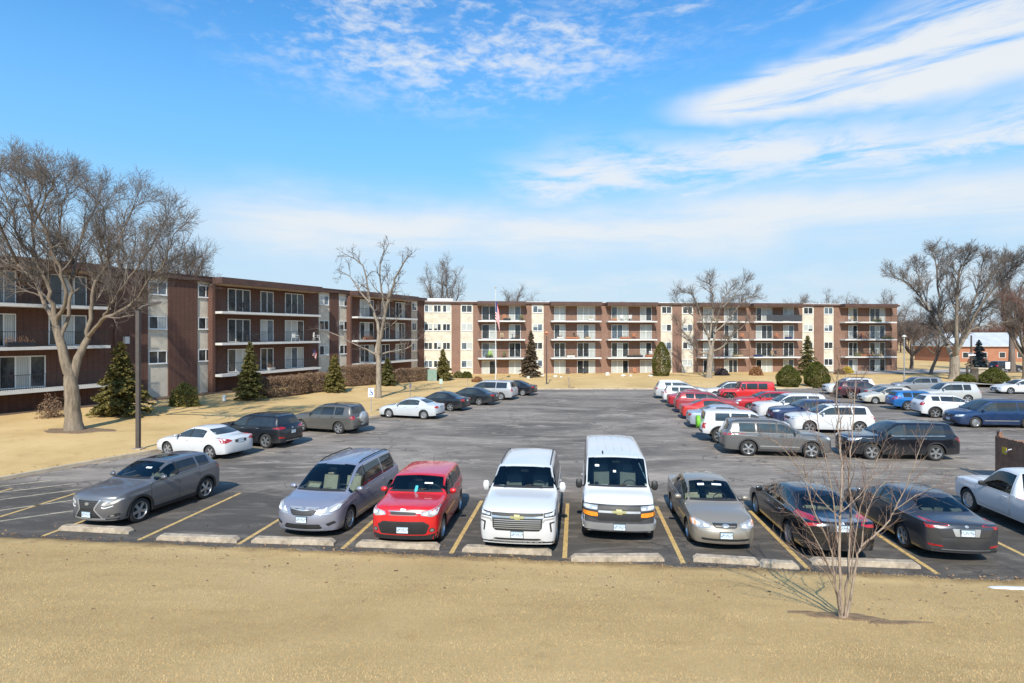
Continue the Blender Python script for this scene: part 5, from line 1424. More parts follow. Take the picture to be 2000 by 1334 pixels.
class Car:
    def __init__(s, typ, **ov):
        p = dict(TYPES[typ]); p.update(ov); s.p = p; s.typ = typ
        L, W, H, wb = p['L'], p['W'], p['H'], p['wb']
        s.xf = wb/2 + p['fo']; s.xr = s.xf - L; xf, xr = s.xf, s.xr
        s.xc = wb/2 - p['xc']; s.xw = s.xc - p['lw']
        xrr, xrg = xr + p['rr'], xr + p['rg']
        xm = (s.xw + xrr)/2
        hl = xf - s.xc
        zt = [(xf, p['hn']-.13), (xf-.035, p['hn']-.05), (xf-.12, p['hn']), (xf-hl*.45, p['hn'] + (p['hc']-p['hn'])*.62), (s.xc+.02, p['hc']-.004), (s.xc-.02, p['hc']+.02), (s.xw, H-.05), (s.xw-.12, H-.020),
              (xm, H), (xrr+.15, H-.03+p.get('rd', 0)*.4), (xrr, H-.07+p.get('rd', 0))]
        if p['rr']-p['rg'] > .3: zt.append(((xrr+xrg)/2, (H-.07)*.52 + p['zg']*.48))
        zt += [(xrg, p['zg'])]
        if p['rg'] > .3: zt.append((xr+.18, p['zd']))
        zt += [(xr+.035, p['zd']-.035), (xr, p['zd']-.10)]
        s.zt = pchip(*zip(*zt))
        bl = pchip([xf, s.xc, xr], [p['b0']-.06, p['b0'], p['b1']])
        def zb(x):
            t = s.zt(x); lim = t - (.075 if x > s.xc else .05)
            if x > s.xc: lim = t - .06 - .03*min(1, (xf-x)/.4)
            return min(bl(x), lim)
        s.zb = zb
        hw = W/2; hb = p.get('hb', 0)
        s.wm = pchip([xf, xf-.05, xf-.18, xf-.45, wb/2-.3, 0, -wb/2+.2, xr+.45, xr+.15, xr+.04, xr], [hw*(.84+hb*.5), hw*(.90+hb*.35), hw*(.95+hb*.2), hw*.985, hw, hw, hw, hw*.985, hw*.955, hw*(.91+hb*.2), hw*(.86+hb*.4)])
        wr = p['wr'] + .02
        wrr = hw*(wr-.02) if p['rr'] > .9 else hw*(wr-.01)
        s.wt = pchip([xf, xf-.2, s.xc, s.xw, xm, xrr, xrg, xr], [hw*(.66+hb), hw*(.74+hb), hw*(.83+hb*.7), hw*wr, hw*wr, wrr, hw*.74 if p['rg'] > .3 else hw*(wr+.06), hw*.70])
        s.sl = pchip([xf, xf-.3, wb/2-.5, -wb/2+.5, xr+.3, xr], [p['sill']+.02, p['sill'], p['sill']+.0, p['sill'], p['sill']+.05, p['sill']+.08])
        s.Ra = p['r'] + .055
        s.sweepf = ov.get('sweepf', .16); s.sweepr = ov.get('sweepr', .09)
        s.mesh_data()
    def ys(s, x, z):
        zb, sl = s.zb(x), s.sl(x); zm = sl + (zb-sl)*.52; w_ = s.wm(x)
        if z < zm: y = w_*(1 - .055*((zm-z)/(zm-sl+1e-6))**2)
        else: y = w_*(1 - .042*((z-zm)/(zb-zm+1e-6))**2)
        zc = zb - .17; return y + .010*math.exp(-((z-zc)/.035)**2) + .006*math.exp(-((z-sl-.12)/.04)**2)
    def mesh_data(s):
        p = s.p; wb, r = p['wb'], p['r']; xf, xr = s.xf, s.xr
        xs = list(np.arange(xr+.16, xf-.16, .085)) + [xf, xf-.012, xf-.035, xf-.07, xf-.11, xf-.16, xr, xr+.012, xr+.035, xr+.07, xr+.11] + [s.xc+.02, s.xc-.02, s.xw, xr+p['rr'], xr+p['rg']]
        xs = [x for x in xs if all(abs(x-a) > s.Ra+.02 for a in (wb/2, -wb/2))]
        for a in (wb/2, -wb/2):
            xs += [a-s.Ra-.004, a+s.Ra+.004] + [a + s.Ra*math.cos(t) for t in np.linspace(0, math.pi, 19)]
            # the profile keys that fell inside the arch
        xs = sorted(set(round(x, 4) for x in xs), reverse=True)
        ff = [xs[0]]
        for x in xs[1:]:
            if ff[-1]-x > .0035: ff.append(x)
        xs = ff
        NS, NU, NF, NR = 10, 6, 3, 6
        rings = []
        for x in xs:
            zl = s.sl(x)
            for a in (wb/2, -wb/2):
                dx = abs(x-a)
                if dx <= s.Ra+1e-4: zl = max(zl, r + math.sqrt(max(0, s.Ra**2-dx*dx)))
            zb = s.zb(x); zl = min(zl, zb-.03); zt = s.zt(x); wt = min(s.wt(x), s.ys(x, zb)-.03)
            half = [(0, zl), (s.ys(x, zl)*.97-.03, zl)]
            for i in range(NS+1):
                z = zl + (zb-zl)*i/NS; half.append((s.ys(x, z), z))
            B_ = Vector((half[-1][0]-.010, zb+.006)); crown = .045 if x < s.xc else .03
            zte = max(zt - crown, zb+.02); E = Vector((wt, zte)); C0 = Vector((0, zt))
            v1, l1 = (B_-E).normalized(), (B_-E).length; f1 = min(.085, l1*.45)
            inner = E + v1*f1
            for i in range(NU):
                t = i/(NU-1); q = B_.lerp(inner, t); bulge = .018*math.sin(math.pi*t)*min(1, l1/.4); half.append((q.x+bulge, q.y))
            f2 = min(.10, wt*.3); E2 = Vector((wt-f2, zt-(zt-zte)*((wt-f2)/wt)**2))
            for i in range(1, NF+1):
                t = i/NF; q = inner*(1-t)**2 + E*2*t*(1-t) + E2*t*t; half.append((q.x, q.y))
            for i in range(1, NR+1):
                y = (wt-f2)*(1-i/NR); half.append((y, zt-(zt-zte)*(y/wt)**2))
            rings.append(half)
        nh = len(rings[0]); nr = 2*nh-2
        V = []
        for x, h in zip(xs, rings):
            for (y, z) in h: V.append([x, y, z])
            for (y, z) in h[-2:0:-1]: V.append([x, -y, z])
        F, MI = [], []
        n = len(xs)
        for i in range(n-1):
            for k in range(nr):
                k2 = (k+1) % nr
                F.append((i*nr+k, i*nr+k2, (i+1)*nr+k2, (i+1)*nr+k)); MI.append(1 if (k <= 1 or k >= nr-2) else 0)
        M_ = 12
        for (i, bul) in ((0, .055), (n-1, -.045)):
            grid = {}
            zs_ = [q[1] for q in rings[i]]; z0, z1 = zs_[0], max(zs_)
            for k in range(1, nh-1):
                y, z = rings[i][k]
                for j in range(M_+1):
                    if j == 0: grid[k, j] = i*nr+k
                    elif j == M_: grid[k, j] = i*nr+(nr-k)
                    else:
                        u = 1-2*j/M_
                        edge = (1-u*u)
                        V.append([xs[i] + bul*math.sin(math.pi*min(1, max(0, (z-z0)/(z1-z0))))**.8*min(1, edge*2.2), y*u, z]); grid[k, j] = len(V)-1
            for k in range(1, nh-2):
                for j in range(M_): F.append((grid[k, j], grid[k, j+1], grid[k+1, j+1], grid[k+1, j])); MI.append(0)
            for j in range(M_): F.append((i*nr + nh-1, grid[nh-2, j], grid[nh-2, j+1])); MI.append(0)
            F.append(tuple([i*nr] + [grid[1, j] for j in range(M_+1)])); MI.append(1)
        hw = p['W']/2
        for v in V:
            tf = min(1, max(0, (v[0]-(xf-.85))/.85)); tr = min(1, max(0, ((xr+.7)-v[0])/.7)); k = (abs(v[1])/hw)**2.3
            v[0] += -s.sweepf*tf*tf*k + s.sweepr*tr*tr*k
        me = bpy.data.meshes.new('body'); me.from_pydata(V, [], F); me.polygons.foreach_set('material_index', MI)
        bm = bmesh.new(); bm.from_mesh(me)
        bmesh.ops.dissolve_degenerate(bm, dist=.0004, edges=bm.edges)
        bmesh.ops.recalc_face_normals(bm, faces=bm.faces); bm.to_mesh(me); s.bm = bm
        s.bvh = BVHTree.FromBMesh(bm); s.me = me
    def hit(s, u, v, side):
        o, d = ray_of(u, v, side)
        lo, no, i, ds = s.bvh.ray_cast(o, d)
        if lo is None:
            q = o + d*(9 - {'front': s.xf-.2, 'rear': -s.xr-.2, 'left': s.p['W']/2*.9, 'right': s.p['W']/2*.9, 'top': 1}[side])
            lo, no, i, ds = s.bvh.find_nearest(q)
        if no.dot(d) > 0: no = -no
        return lo, no
    def decal(s, poly, side, name, mt, parent, off=.004, cell=.05, depth=.012, smooth=40, rad=.0, mi=0):
        if rad: poly = rpoly(poly, rad)
        b = dens(poly, cell); nb = len(b)
        x0, x1 = min(q[0] for q in b), max(q[0] for q in b); y0, y1 = min(q[1] for q in b), max(q[1] for q in b)
        pts = [Vector((q[0], q[1])) for q in b]
        ins = []
        for X in np.arange(x0+cell*.5, x1, cell):
            for Y in np.arange(y0+cell*.5, y1, cell):
                if in_poly(X, Y, b) and min((Vector((X, Y))-q).length_squared for q in pts[:nb]) > (cell*.35)**2: ins.append(Vector((X, Y)))
        pts = pts + ins
        res = delaunay_2d_cdt(pts, [(i, (i+1) % nb) for i in range(nb)], [], 1, 1e-6)
        vs2, es, fs = res[0], res[1], res[2]
        hits = [s.hit(q[0], q[1], side) for q in vs2]
        V = [lo + no*off for lo, no in hits]; nV = len(V)
        cnt = {}
        for f in fs:
            for k in range(len(f)):
                e = (f[k], f[(k+1) % len(f)]); cnt[tuple(sorted(e))] = cnt.get(tuple(sorted(e)), 0)+1
        bv = {}
        F = [tuple(f) for f in fs]
        for e, c in cnt.items():
            if c == 1:
                for q in e:
                    if q not in bv: bv[q] = len(V); V.append(hits[q][0] - hits[q][1]*depth)
                F.append((e[0], e[1], bv[e[1]], bv[e[0]]))
        mb = MB(); mb.v = [tuple(v) for v in V]; mb.f = F; mb.m = [mi]*len(F)
        me = mb.mesh(name, mt, None, fix=True)
        # make sure that normals face out
        if len(me.polygons) and me.polygons[0].normal.dot(hits[fs[0][0]][1]) < 0: me.flip_normals()
        me.polygons.foreach_set('use_smooth', [True]*len(me.polygons)); me.set_sharp_from_angle(angle=R(smooth))
        return link(name, me, parent)

def make_car(typ, name, color, label, pos, heading, group='cars parked in the car park', metal=.3, near=False, wheels='five', front=None, rear=None, rails=None, clad=None, spare=None, roof_paint=None, priv=True, sunroof=False, cat='car', antenna=False, seat=None, scale=1.0, extras=None, sweep=None, trimline=None, belt=None, rough=.34, handles=None, **ov):
    if sweep: ov['sweepf'], ov['sweepr'] = sweep
    c = Car(typ, **ov); p = c.p; W2 = p['W']/2; H = p['H']
    root = empty(name, (pos[0], pos[1], 0), R(heading)); tag(root, label, cat, group)
    if .03 < max(color) < .45 and max(color)-min(color) < .15: color = tuple(min(.6, q*1.28) for q in color)
    pm = paint_mat(color, metal*.6, rough)
    G1 = M_GLASS if near else M_MIDG; G2 = M_PRIV if priv else (M_GLASS if near else M_MIDG)
    holes = []
    # --- side glass
    def side_pts(xa, xb, lo=.03, hi=(.86 if typ in ('suv', 'bigsuv', 'crossover', 'boxcar', 'minivan', 'fullsuv') else .88)):
        n = 7; X = np.linspace(xa, xb, n)
        def top(x):
            zt = c.zt(x); zte = zt-.045; return c.zb(x) + (zte-c.zb(x))*hi - .012
        bot = [(x, c.zb(x)+lo) for x in X if top(x) > c.zb(x)+lo+.015]
        tp = [(x, top(x)) for x in X[::-1] if top(x) > c.zb(x)+lo+.015]
        return bot + tp
    xA = c.xc - .16; xe = p['xq']
    wins = [('front', xA, p['xb']+.035, G1)]
    if p['xd'] < p['xb']-.1: wins.append(('rear', p['xb']-.045, p['xd']+.02, G2))
    if p['xq'] < p['xd']-.1: wins.append(('rear', p['xd']-.05, p['xq'], G2))
    for sd_ in ('left', 'right'):
        for nm, a, b, gm in wins:
            po = side_pts(a, b)
            if len(po) < 5: continue
            po = rpoly(po, .03, 2)
            o = c.decal(po, sd_, 'side_window', gm, root, off=.003, cell=.09)
            if gm is M_GLASS: holes.append((sd_, po))
    if typ in ('sedan', 'crossover', 'suv', 'bigsuv', 'fullsuv', 'oldsedan', 'minivan', 'boxcar', 'cargovan'):
        for sd_ in ('left', 'right'):
            pz = lambda x: (c.zb(x)+.02, c.zb(x) + (c.zt(x)-.045-c.zb(x))*.90)
            xb_ = p['xb']-.005; a0, a1 = pz(xb_)
            c.decal([(xb_-.038, a0), (xb_+.038, a0), (xb_+.038, a1), (xb_-.038, a1)], sd_, 'pillar_trim', M_TRIM, root, off=.0025, cell=.08)
    # --- windscreen and rear glass
    zt0, zt1 = p['hc']+.045, H-.088
    wa, wb_ = c.wt(c.xc)*.985, c.wt(c.xw)*.985
    ws = rpoly([(-wa+.02, zt0+.03), (-wa*.6, zt0), (wa*.6, zt0), (wa-.02, zt0+.03), (wb_-.035, zt1), (wb_*.4, zt1+.022), (-wb_*.4, zt1+.022), (-wb_+.035, zt1)], .05, 3)
    wsob = c.decal(ws, 'front', 'windscreen', M_GLASS if near else M_MIDG, root, off=.003, cell=.07)
    if near: holes.append(('front', ws))
    ct = c.decal([(-wa+.03, zt0-.028), (wa-.03, zt0-.028), (wa-.05, zt0+.014), (-wa+.05, zt0+.014)], 'front', 'cowl_trim', M_TRIM, root, off=.005, cell=.09)
    for sx in (-1, 1):   # wipers
        lo, no = c.hit(sx*.05*W2+.1, zt0+.012, 'front'); l2, n2 = c.hit(sx*.05*W2+.62*W2*.9+.1-.4*W2, zt0+.05, 'front')
        MB().tube([lo+no*.02, (lo+l2)/2+no*.025, l2+n2*.016], .009, 5).build('wiper', M_TRIM, ct)
    rz0, rz1 = p['zg']+.035, H-.115
    if typ != 'pickup':
        ra = c.wt(c.xr+p['rg'])*.93; rb = c.wt(c.xr+p['rr'])*.90
    else: rz0, rz1, ra, rb = p['zg']+.10, H-.13, W2*.70, W2*.64
    rwp = rpoly([(-ra, rz0), (ra, rz0), (rb, rz1), (-rb, rz1)], .06, 3)
    gm = G2 if typ not in ('sedan', 'oldsedan', 'pickup') else (M_GLASS if near else M_MIDG)
    c.decal(rwp, 'rear', 'rear_window', gm, root, off=.003, cell=.07)
    if gm is M_GLASS: holes.append(('rear', rwp))
    # --- body with the glazed openings cut
    bm = c.bm
    if holes:
        kill = []
        for f in bm.faces:
            q = f.calc_center_median()
            if q.z < min(p['b0'], p['zg'])-.05: continue
            for sd_, po in holes:
                if sd_ == 'front' and q.x > c.xw-.3 and in_poly(q.y, q.z, po): kill.append(f); break
                if sd_ == 'rear' and q.x < c.xr+p['rr']+.3 and in_poly(q.y, q.z, po): kill.append(f); break
                if sd_ == 'left' and q.y > .3 and abs(f.normal.y) > .35 and in_poly(q.x, q.z, po): kill.append(f); break
                if sd_ == 'right' and q.y < -.3 and abs(f.normal.y) > .35 and in_poly(q.x, q.z, po): kill.append(f); break
        if typ == 'pickup':
            kill += [f for f in bm.faces if f not in set(kill) and f.normal.z > .6 and c.xr+.10 < f.calc_center_median().x < c.xr+p['rg']-.10 and abs(f.calc_center_median().y) < W2*.80 and f.material_index == 0]
        bmesh.ops.delete(bm, geom=kill, context='FACES')
        bm.to_mesh(c.me)
    me = c.me
    for m_ in (pm, M_UNDER): me.materials.append(m_)
    me.polygons.foreach_set('use_smooth', [True]*len(me.polygons)); me.set_sharp_from_angle(angle=R(38))
    bm.free()
    body = link('body', me, root)
    # --- doors
    if typ not in ('jeep',) or True:
        zlo = p['sill']+.085; Rr = c.Ra+.055
        def clip(q):
            x, z = q
            for a in (p['wb']/2, -p['wb']/2):
                d = math.hypot(x-a, z-p['r'])
                if d < Rr: x = a + (x-a)/max(d, 1e-4)*Rr; z = p['r'] + (z-p['r'])/max(d, 1e-4)*Rr
            return (x, z)
        xa = p['wb']/2 - .40; xb_ = p['xb']; xd_ = p['xd']-.04 if p['xd'] < p['xb']-.1 else None
        dl = [(xa, xb_+.006)] + ([(xb_-.006, xd_)] if xd_ else [])
        for sd_ in ('left', 'right'):
            for (a, b) in dl:
                top = lambda x: c.zb(x)-.012
                po = [(a, zlo+.03), (a+.01, top(a)), ((a+b)/2, top((a+b)/2)), (b, top(b)), (b, zlo+.25), (b, zlo)]
                po = dens(po, .06); po = [clip(q) for q in po]
                d_ = c.decal(po, sd_, 'door', pm, root, off=.0045, cell=.075, depth=.006, smooth=50)
                if near:
                    cx_ = sum(q[0] for q in po)/len(po); cz_ = sum(q[1] for q in po)/len(po)
                    c.decal([(q[0]+math.copysign(.011, q[0]-cx_), q[1]+math.copysign(.009, q[1]-cz_)) for q in po], sd_, 'door_seam', M_UNDER, d_, off=.002, cell=.075, depth=.004)
                hx = b+.17; lo, no = c.hit(hx, c.zb(hx)-.10, sd_)
                sg = 1 if sd_ == 'left' else -1
                MB().tube([lo+Vector((-.09, sg*.010, 0)), lo+Vector((-.07, sg*.032, 0)), lo+Vector((.07, sg*.032, 0)), lo+Vector((.09, sg*.010, 0))], [.010, .013, .013, .010], 6).build('handle', handles or pm, d_, 40)
    # bonnet and boot shut lines
    hx0, hx1 = c.xc+.06, c.xf-.20
    bw = W2*.76
    c.decal(rpoly([(hx0, -bw), (hx1, -bw*.93), (hx1+.06, -bw*.5), (hx1+.06, bw*.5), (hx1, bw*.93), (hx0, bw), (hx0-.02, bw*.4), (hx0-.02, -bw*.4)], .08, 3), 'top', 'bonnet', pm, root, off=.004, cell=.085, depth=.004, smooth=50)
    # --- wheels
    t_m, r_m = wheel_meshes(p['r'], wheels)
    for a in (p['wb']/2, -p['wb']/2):
        for sg in (1, -1):
            wo = link('wheel', t_m, root); wo.location = (a, sg*(W2*.972-.105), p['r'])
            if sg < 0: wo.rotation_euler = (0, 0, math.pi)
            link('rim', r_m, wo)
    # --- mirrors
    mx = c.xc-.34 if typ not in ('minivan', 'cargovan') else c.xc-.42
    mz = c.zb(mx)+.10; my = c.ys(mx, c.zb(mx))
    bigm = typ in ('cargovan', 'fullsuv')
    for sg in (1, -1):
        a = MB()
        sx, sy, sz = (.06, .10, .145) if bigm else (.07, .105, .075)
        prof = []
        for k in range(9):
            t = -1+2*k/8; q = (1-abs(t)**3)**.45; prof.append((t, q))
        vs, n = [], 10
        for (t, q) in prof:
            for j in range(n):
                an = 6.2832*j/n; vs.append((mx + sx*q*max(-.55, math.cos(an)), sg*(my+.13+sy*t), mz + sz*q*math.sin(an)))
        fs = [(i*n+j, i*n+(j+1) % n, (i+1)*n+(j+1) % n, (i+1)*n+j) for i in range(8) for j in range(n)]
        a.add(vs, fs)
        mo = a.build('mirror', M_TRIM if (ov.get('blackmirror') or typ == 'cargovan') else pm, root, 50)
        MB().box(mx-.03, mx+.03, min(sg*(my-.03), sg*(my+.10)), max(sg*(my-.03), sg*(my+.10)), mz-.075, mz-.04).build('mirror_arm', M_TRIM, mo)
    # --- front and rear faces
    fr = front or generic_front(c); rr_ = rear or generic_rear(c)
    def side_list(lst, side):
        for it in lst:
            nm, po, mt = it[0], it[1], it[2]; kw = it[3] if len(it) > 3 else {}
            mts = mt if mt != 'paint' else pm
            po = [(q[0]*W2, q[1]) for q in po]
            pair = kw.pop('pair', False); par = kw.pop('of', None); rad = kw.pop('rad', .02)
            for sg in ((1, -1) if pair else (1,)):
                pp = [(q[0]*sg, q[1]) for q in po]
                o = c.decal(pp, side, nm, mts, last.get(par, root) if par else root, off=kw.get('off', .006), cell=kw.get('cell', .05), rad=rad, smooth=kw.get('smooth', 40))
                last[nm] = o
                if mts is M_HEAD and len(pp) < 12:
                    cx = sum(q[0] for q in pp)/len(pp); cz = sum(q[1] for q in pp)/len(pp)
                    for (k, dx) in ((.42, .22), (.30, -.28)):
                        wd_ = max(q[0] for q in pp)-min(q[0] for q in pp)
                        sh = [(cx + dx*wd_*sg + (q[0]-cx)*k, cz + (q[1]-cz)*min(.62, k*1.5) + dx*.06) for q in pp]
                        c.decal(sh, side, 'reflector', M_BULB, o, off=kw.get('off', .006)+.004, cell=.05, rad=.03, depth=.004)
                kw.setdefault('pair_', 0)
            if pair: kw['pair'] = True
            kw['rad'] = rad
            if par: kw['of'] = par
    last = {}
    import copy as _c
    side_list([tuple(list(i[:3]) + [dict(i[3])]) if len(i) > 3 else i for i in fr], 'front')
    last = {}
    side_list([tuple(list(i[:3]) + [dict(i[3])]) if len(i) > 3 else i for i in rr_], 'rear')
    # plates
    for sd_, zz in (('front', ov.get('pf', p['hn']*.55)), ('rear', ov.get('pr', (p['zd']*.80 if typ in ('sedan', 'oldsedan') else p['zd']*.80)))):
        if zz is None: continue
        lo, no = c.hit(0, zz, sd_); sg = 1 if sd_ == 'front' else -1
        mb = MB(); mb.box(-.004, .004, -.155, .155, -.078, .078); pl = mb.build('licence_plate', M_PLATE, root, fix=False); pl.location = lo + Vector((sg*(.022+ov.get('plate_out', 0)), 0, 0)); pl.rotation_euler = (0, 0, 0)
        MB().box(-.022 if sg > 0 else .005, -.005 if sg > 0 else .022, -.168, .168, -.09, .09).build('plate_frame', M_TRIM, pl, fix=False)
    # --- arch cladding and sill
    if clad:
        for a in (p['wb']/2, -p['wb']/2):
            for sd_ in ('left', 'right'):
                R1, R2 = c.Ra+.002, c.Ra+.065
                an = np.linspace(-.12, math.pi+.12, 22)
                po = [(a+R1*math.cos(t), p['r']+R1*math.sin(t)) for t in an] + [(a+R2*math.cos(t), p['r']+R2*math.sin(t)) for t in an[::-1]]
                po = [(x, max(z, p['sill']+.02)) for x, z in po]
                cl = c.decal(po, sd_, 'arch_trim', clad, root, off=.012, cell=.06, depth=.02)
        for sd_ in ('left', 'right'):
            po = [(p['wb']/2-c.Ra-.03, p['sill']+.015), (p['wb']/2-c.Ra-.03, p['sill']+.11), (-p['wb']/2+c.Ra+.03, p['sill']+.11), (-p['wb']/2+c.Ra+.03, p['sill']+.015)]
            c.decal(po, sd_, 'sill_trim', clad, root, off=.012, cell=.12, depth=.02)
    if trimline:
        for sd_ in ('left', 'right'):
            za = p['sill']+.22
            po = [(p['wb']/2-c.Ra-.1, za), (p['wb']/2-c.Ra-.1, za+.05), (-p['wb']/2+c.Ra+.1, za+.05), (-p['wb']/2+c.Ra+.1, za)]
            c.decal(po, sd_, 'side_moulding', trimline, root, off=.010, cell=.12, depth=.01)
    if belt:
        for sd_ in ('left', 'right'):
            X = np.linspace(xA-.08, p['xq'], 9); zz_ = [c.zb(x)+.022 for x in X]
            c.decal([(x, z-.016) for x, z in zip(X, zz_)] + [(x, z+.012) for x, z in zip(X[::-1], zz_[::-1])], sd_, 'window_moulding', belt, root, off=.008, cell=.1, depth=.006)
    if rails:
        for sg in (1, -1):
            pts = []
            for t in np.linspace(0, 1, 9):
                x = c.xw-.20 + (c.xr+p['rr']+.02-(c.xw-.20))*t
                lo, no = c.hit(x, sg*(c.wt(x)*.93), 'top'); pts.append(lo + Vector((0, 0, .006 if t in (0, 1) else .055)))
            MB().tube(pts, [.016]+[.020]*7+[.016], 7).build('roof_rail', rails, root, 50)
    if sunroof:
        x0, x1 = c.xw-.22, c.xw-.85
        c.decal(rpoly([(x0, -W2*.42), (x0, W2*.42), (x1, W2*.42), (x1, -W2*.42)], .08), 'top', 'sunroof', M_PRIV, root, off=.004, cell=.08)
    if roof_paint:
        x0, x1 = c.xw-.05, c.xr+p['rr']+.03
        c.decal(rpoly([(x0, -W2*.62), (x0, W2*.62), (x1, W2*.60), (x1, -W2*.60)], .05), 'top', 'roof_panel', roof_paint, root, off=.004, cell=.09)
    if typ in ('sedan', 'oldsedan'):
        x0, x1 = c.xr+.07, c.xr+p['rg']-.06; bw_ = W2*.66
        c.decal(rpoly([(x0, -bw_), (x0, bw_), (x1, bw_*1.04), (x1, -bw_*1.04)], .06), 'top', 'boot_lid', pm, root, off=.0045, cell=.08, depth=.005, smooth=50)
    if antenna:
        lo, no = c.hit(c.xr+p['rr']+.15, 0, 'top'); MB().tube([lo, lo+Vector((-.10, 0, .20))], [.010, .004], 5).build('aerial', M_TRIM, root)
    if spare:
        lo, no = c.hit(.05, p['zg']-.16, 'rear'); mb = MB()
        mb.lathe([(0, -.24), (.10, -.24), (.12, -.225), (.29, -.22), (.345, -.18), (.355, -.10), (.33, -.02), (0, -.02)], 28, 'x', (0, 0, 0))
        sp_o = mb.build('spare_wheel', spare, root, 40); sp_o.location = (lo.x, .0, p['zg']-.20)
    if near:
        sm = seat or M_SEAT
        zf = p['sill']+.22; zs_ = p['hc']-.42
        MB().box(c.xr+.5, c.xc+.2, -W2*.84, W2*.84, zf-.05, zf).build('cabin_floor', M_DASH, root, fix=False)
        d = MB().prism([(c.xc+.15, zf+.05), (c.xc-.62, zf+.15), (c.xc-.62, p['hc']-.14), (c.xc-.45, p['hc']-.02), (c.xc-.05, p['hc']-.03), (c.xc+.15, p['hc']-.10)], 'y', -W2*.80, W2*.80).build('dashboard', M_DASH, root)
        sw = MB(); R_ = .185
        cxs = c.xc-.78; cz = p['hc']-.10
        sw.tube([(cxs + R_*math.cos(a)*.42, W2*.40+R_*math.sin(a), cz + R_*math.cos(a)*.9) for a in np.linspace(0, 6.2832, 25)], .016, 6, cap=False).tube([(cxs, W2*.4-R_, cz), (cxs+.02, W2*.4, cz), (cxs, W2*.4+R_, cz)], .018, 6)
        sw.build('steering_wheel', M_TRIMG, d, 60)
        rows = [c.xc-1.35] + ([c.xc-2.25] if p['L'] > 4 and typ != 'pickup' else [])
        if typ in ('cargovan',): rows += [c.xc-3.1]
        for ri, x in enumerate(rows):
            for sg in ((1, -1)):
                y = sg*W2*.40; hh = min(p['hc']+.14, H-.52); b = MB()
                b.prism([(x+.42, zf+.12), (x+.42, zf+.24), (x, zf+.22), (x-.16, hh), (x-.30, hh-.02), (x-.16, zf)], 'y', y-.235, y+.235)
                so = b.build('seat', sm, root, 30)
                h = MB().prism([(x-.17, hh+.02), (x-.20, hh+.20), (x-.29, hh+.19), (x-.27, hh+.01)], 'y', y-.13, y+.13).build('headrest', sm, so, 30)
        lo, no = c.hit(0, H-.16, 'front'); MB().box(lo.x-.10, lo.x-.07, -.11, .11, lo.z-.045, lo.z+.015).build('rear_view_mirror', M_TRIM, wsob, fix=False)
    if extras: extras(c, root, pm)
    root.scale = (scale,)*3
    return root

def sym(*half):
    """half outline with y>=0 from the middle top round to the middle bottom -> full outline"""
    return [(y, z) for y, z in half] + [(-y, z) for y, z in half[::-1]]
def generic_front(c):
    h = c.p['hn']; b = c.p['sill']
    return [('grille', sym((.46, h-.10), (.40, h-.24)), M_TRIM, dict(rad=.03)), ('intake', sym((.58, b+.20), (.66, b+.07)), M_TRIM, dict(rad=.03)), ('bumper_trim', sym((.84, b+.05), (.80, b-.03)), M_TRIM),
            ('headlight', [(.50, h-.20), (.52, h-.09), (.80, h-.03), (.94, h-.02), (.93, h-.14), (.80, h-.20)], M_HEAD, dict(pair=True)), ('emblem', [(.05, h-.155), (.0, h-.12), (-.05, h-.155), (0, h-.19)], M_CHROME, dict(off=.016, of='grille'))]
def generic_rear(c):
    p = c.p; z = p['zd']; b = p['sill']
    if c.typ in ('sedan', 'oldsedan'):
        tl = [(.52, z-.24), (.55, z-.09), (.90, z-.06), (.92, z-.20), (.80, z-.25)]
    elif c.typ in ('minivan', 'bigsuv', 'suv', 'fullsuv', 'boxcar', 'crossover'):
        tl = [(.66, z-.16), (.72, z+.01), (.90, z+.06), (.96, z-.06), (.94, z-.20), (.78, z-.21)]
    else: tl = [(.80, z-.32), (.80, z-.04), (.95, z-.02), (.95, z-.32)]
    return [('bumper_trim', sym((.84, b+.20), (.84, b+.02)), M_TRIM), ('taillight', tl, M_TAIL, dict(pair=True)), ('emblem', [(.05, z-.06), (0, z-.035), (-.05, z-.06), (0, z-.085)], M_CHROME, dict(off=.010))]
# ------------------------------------------------------------------ the cars that stand in the car park
def ell(cx, cz, rx, rz_, n=16): return [(cx+rx*math.cos(6.2832*k/n), cz+rz_*math.sin(6.2832*k/n)) for k in range(n)]
def bar(y, z0, z1): return [(-y, z0), (y, z0), (y, z1), (-y, z1)]
BOW = [(-.15, -.028), (-.06, -.028), (-.075, -.055), (.05, -.055), (.065, -.028), (.15, -.028), (.165, .028), (.06, .028), (.075, .055), (-.05, .055), (-.065, .028), (-.165, .028)]
def bow(z, k=1.0): return [(-y*k, z+v*k) for y, v in BOW]
OVAL = lambda z, s=1.0: ('emblem', ell(0, z, .065*s, .036*s), M_CHROME, dict(off=.014, rad=0))
GREY = (.085, .085, .09); WHITE = (.62, .62, .62); BLACK = (.006, .006, .008); SILV = (.42, .43, .44); RED = (.50, .012, .016)

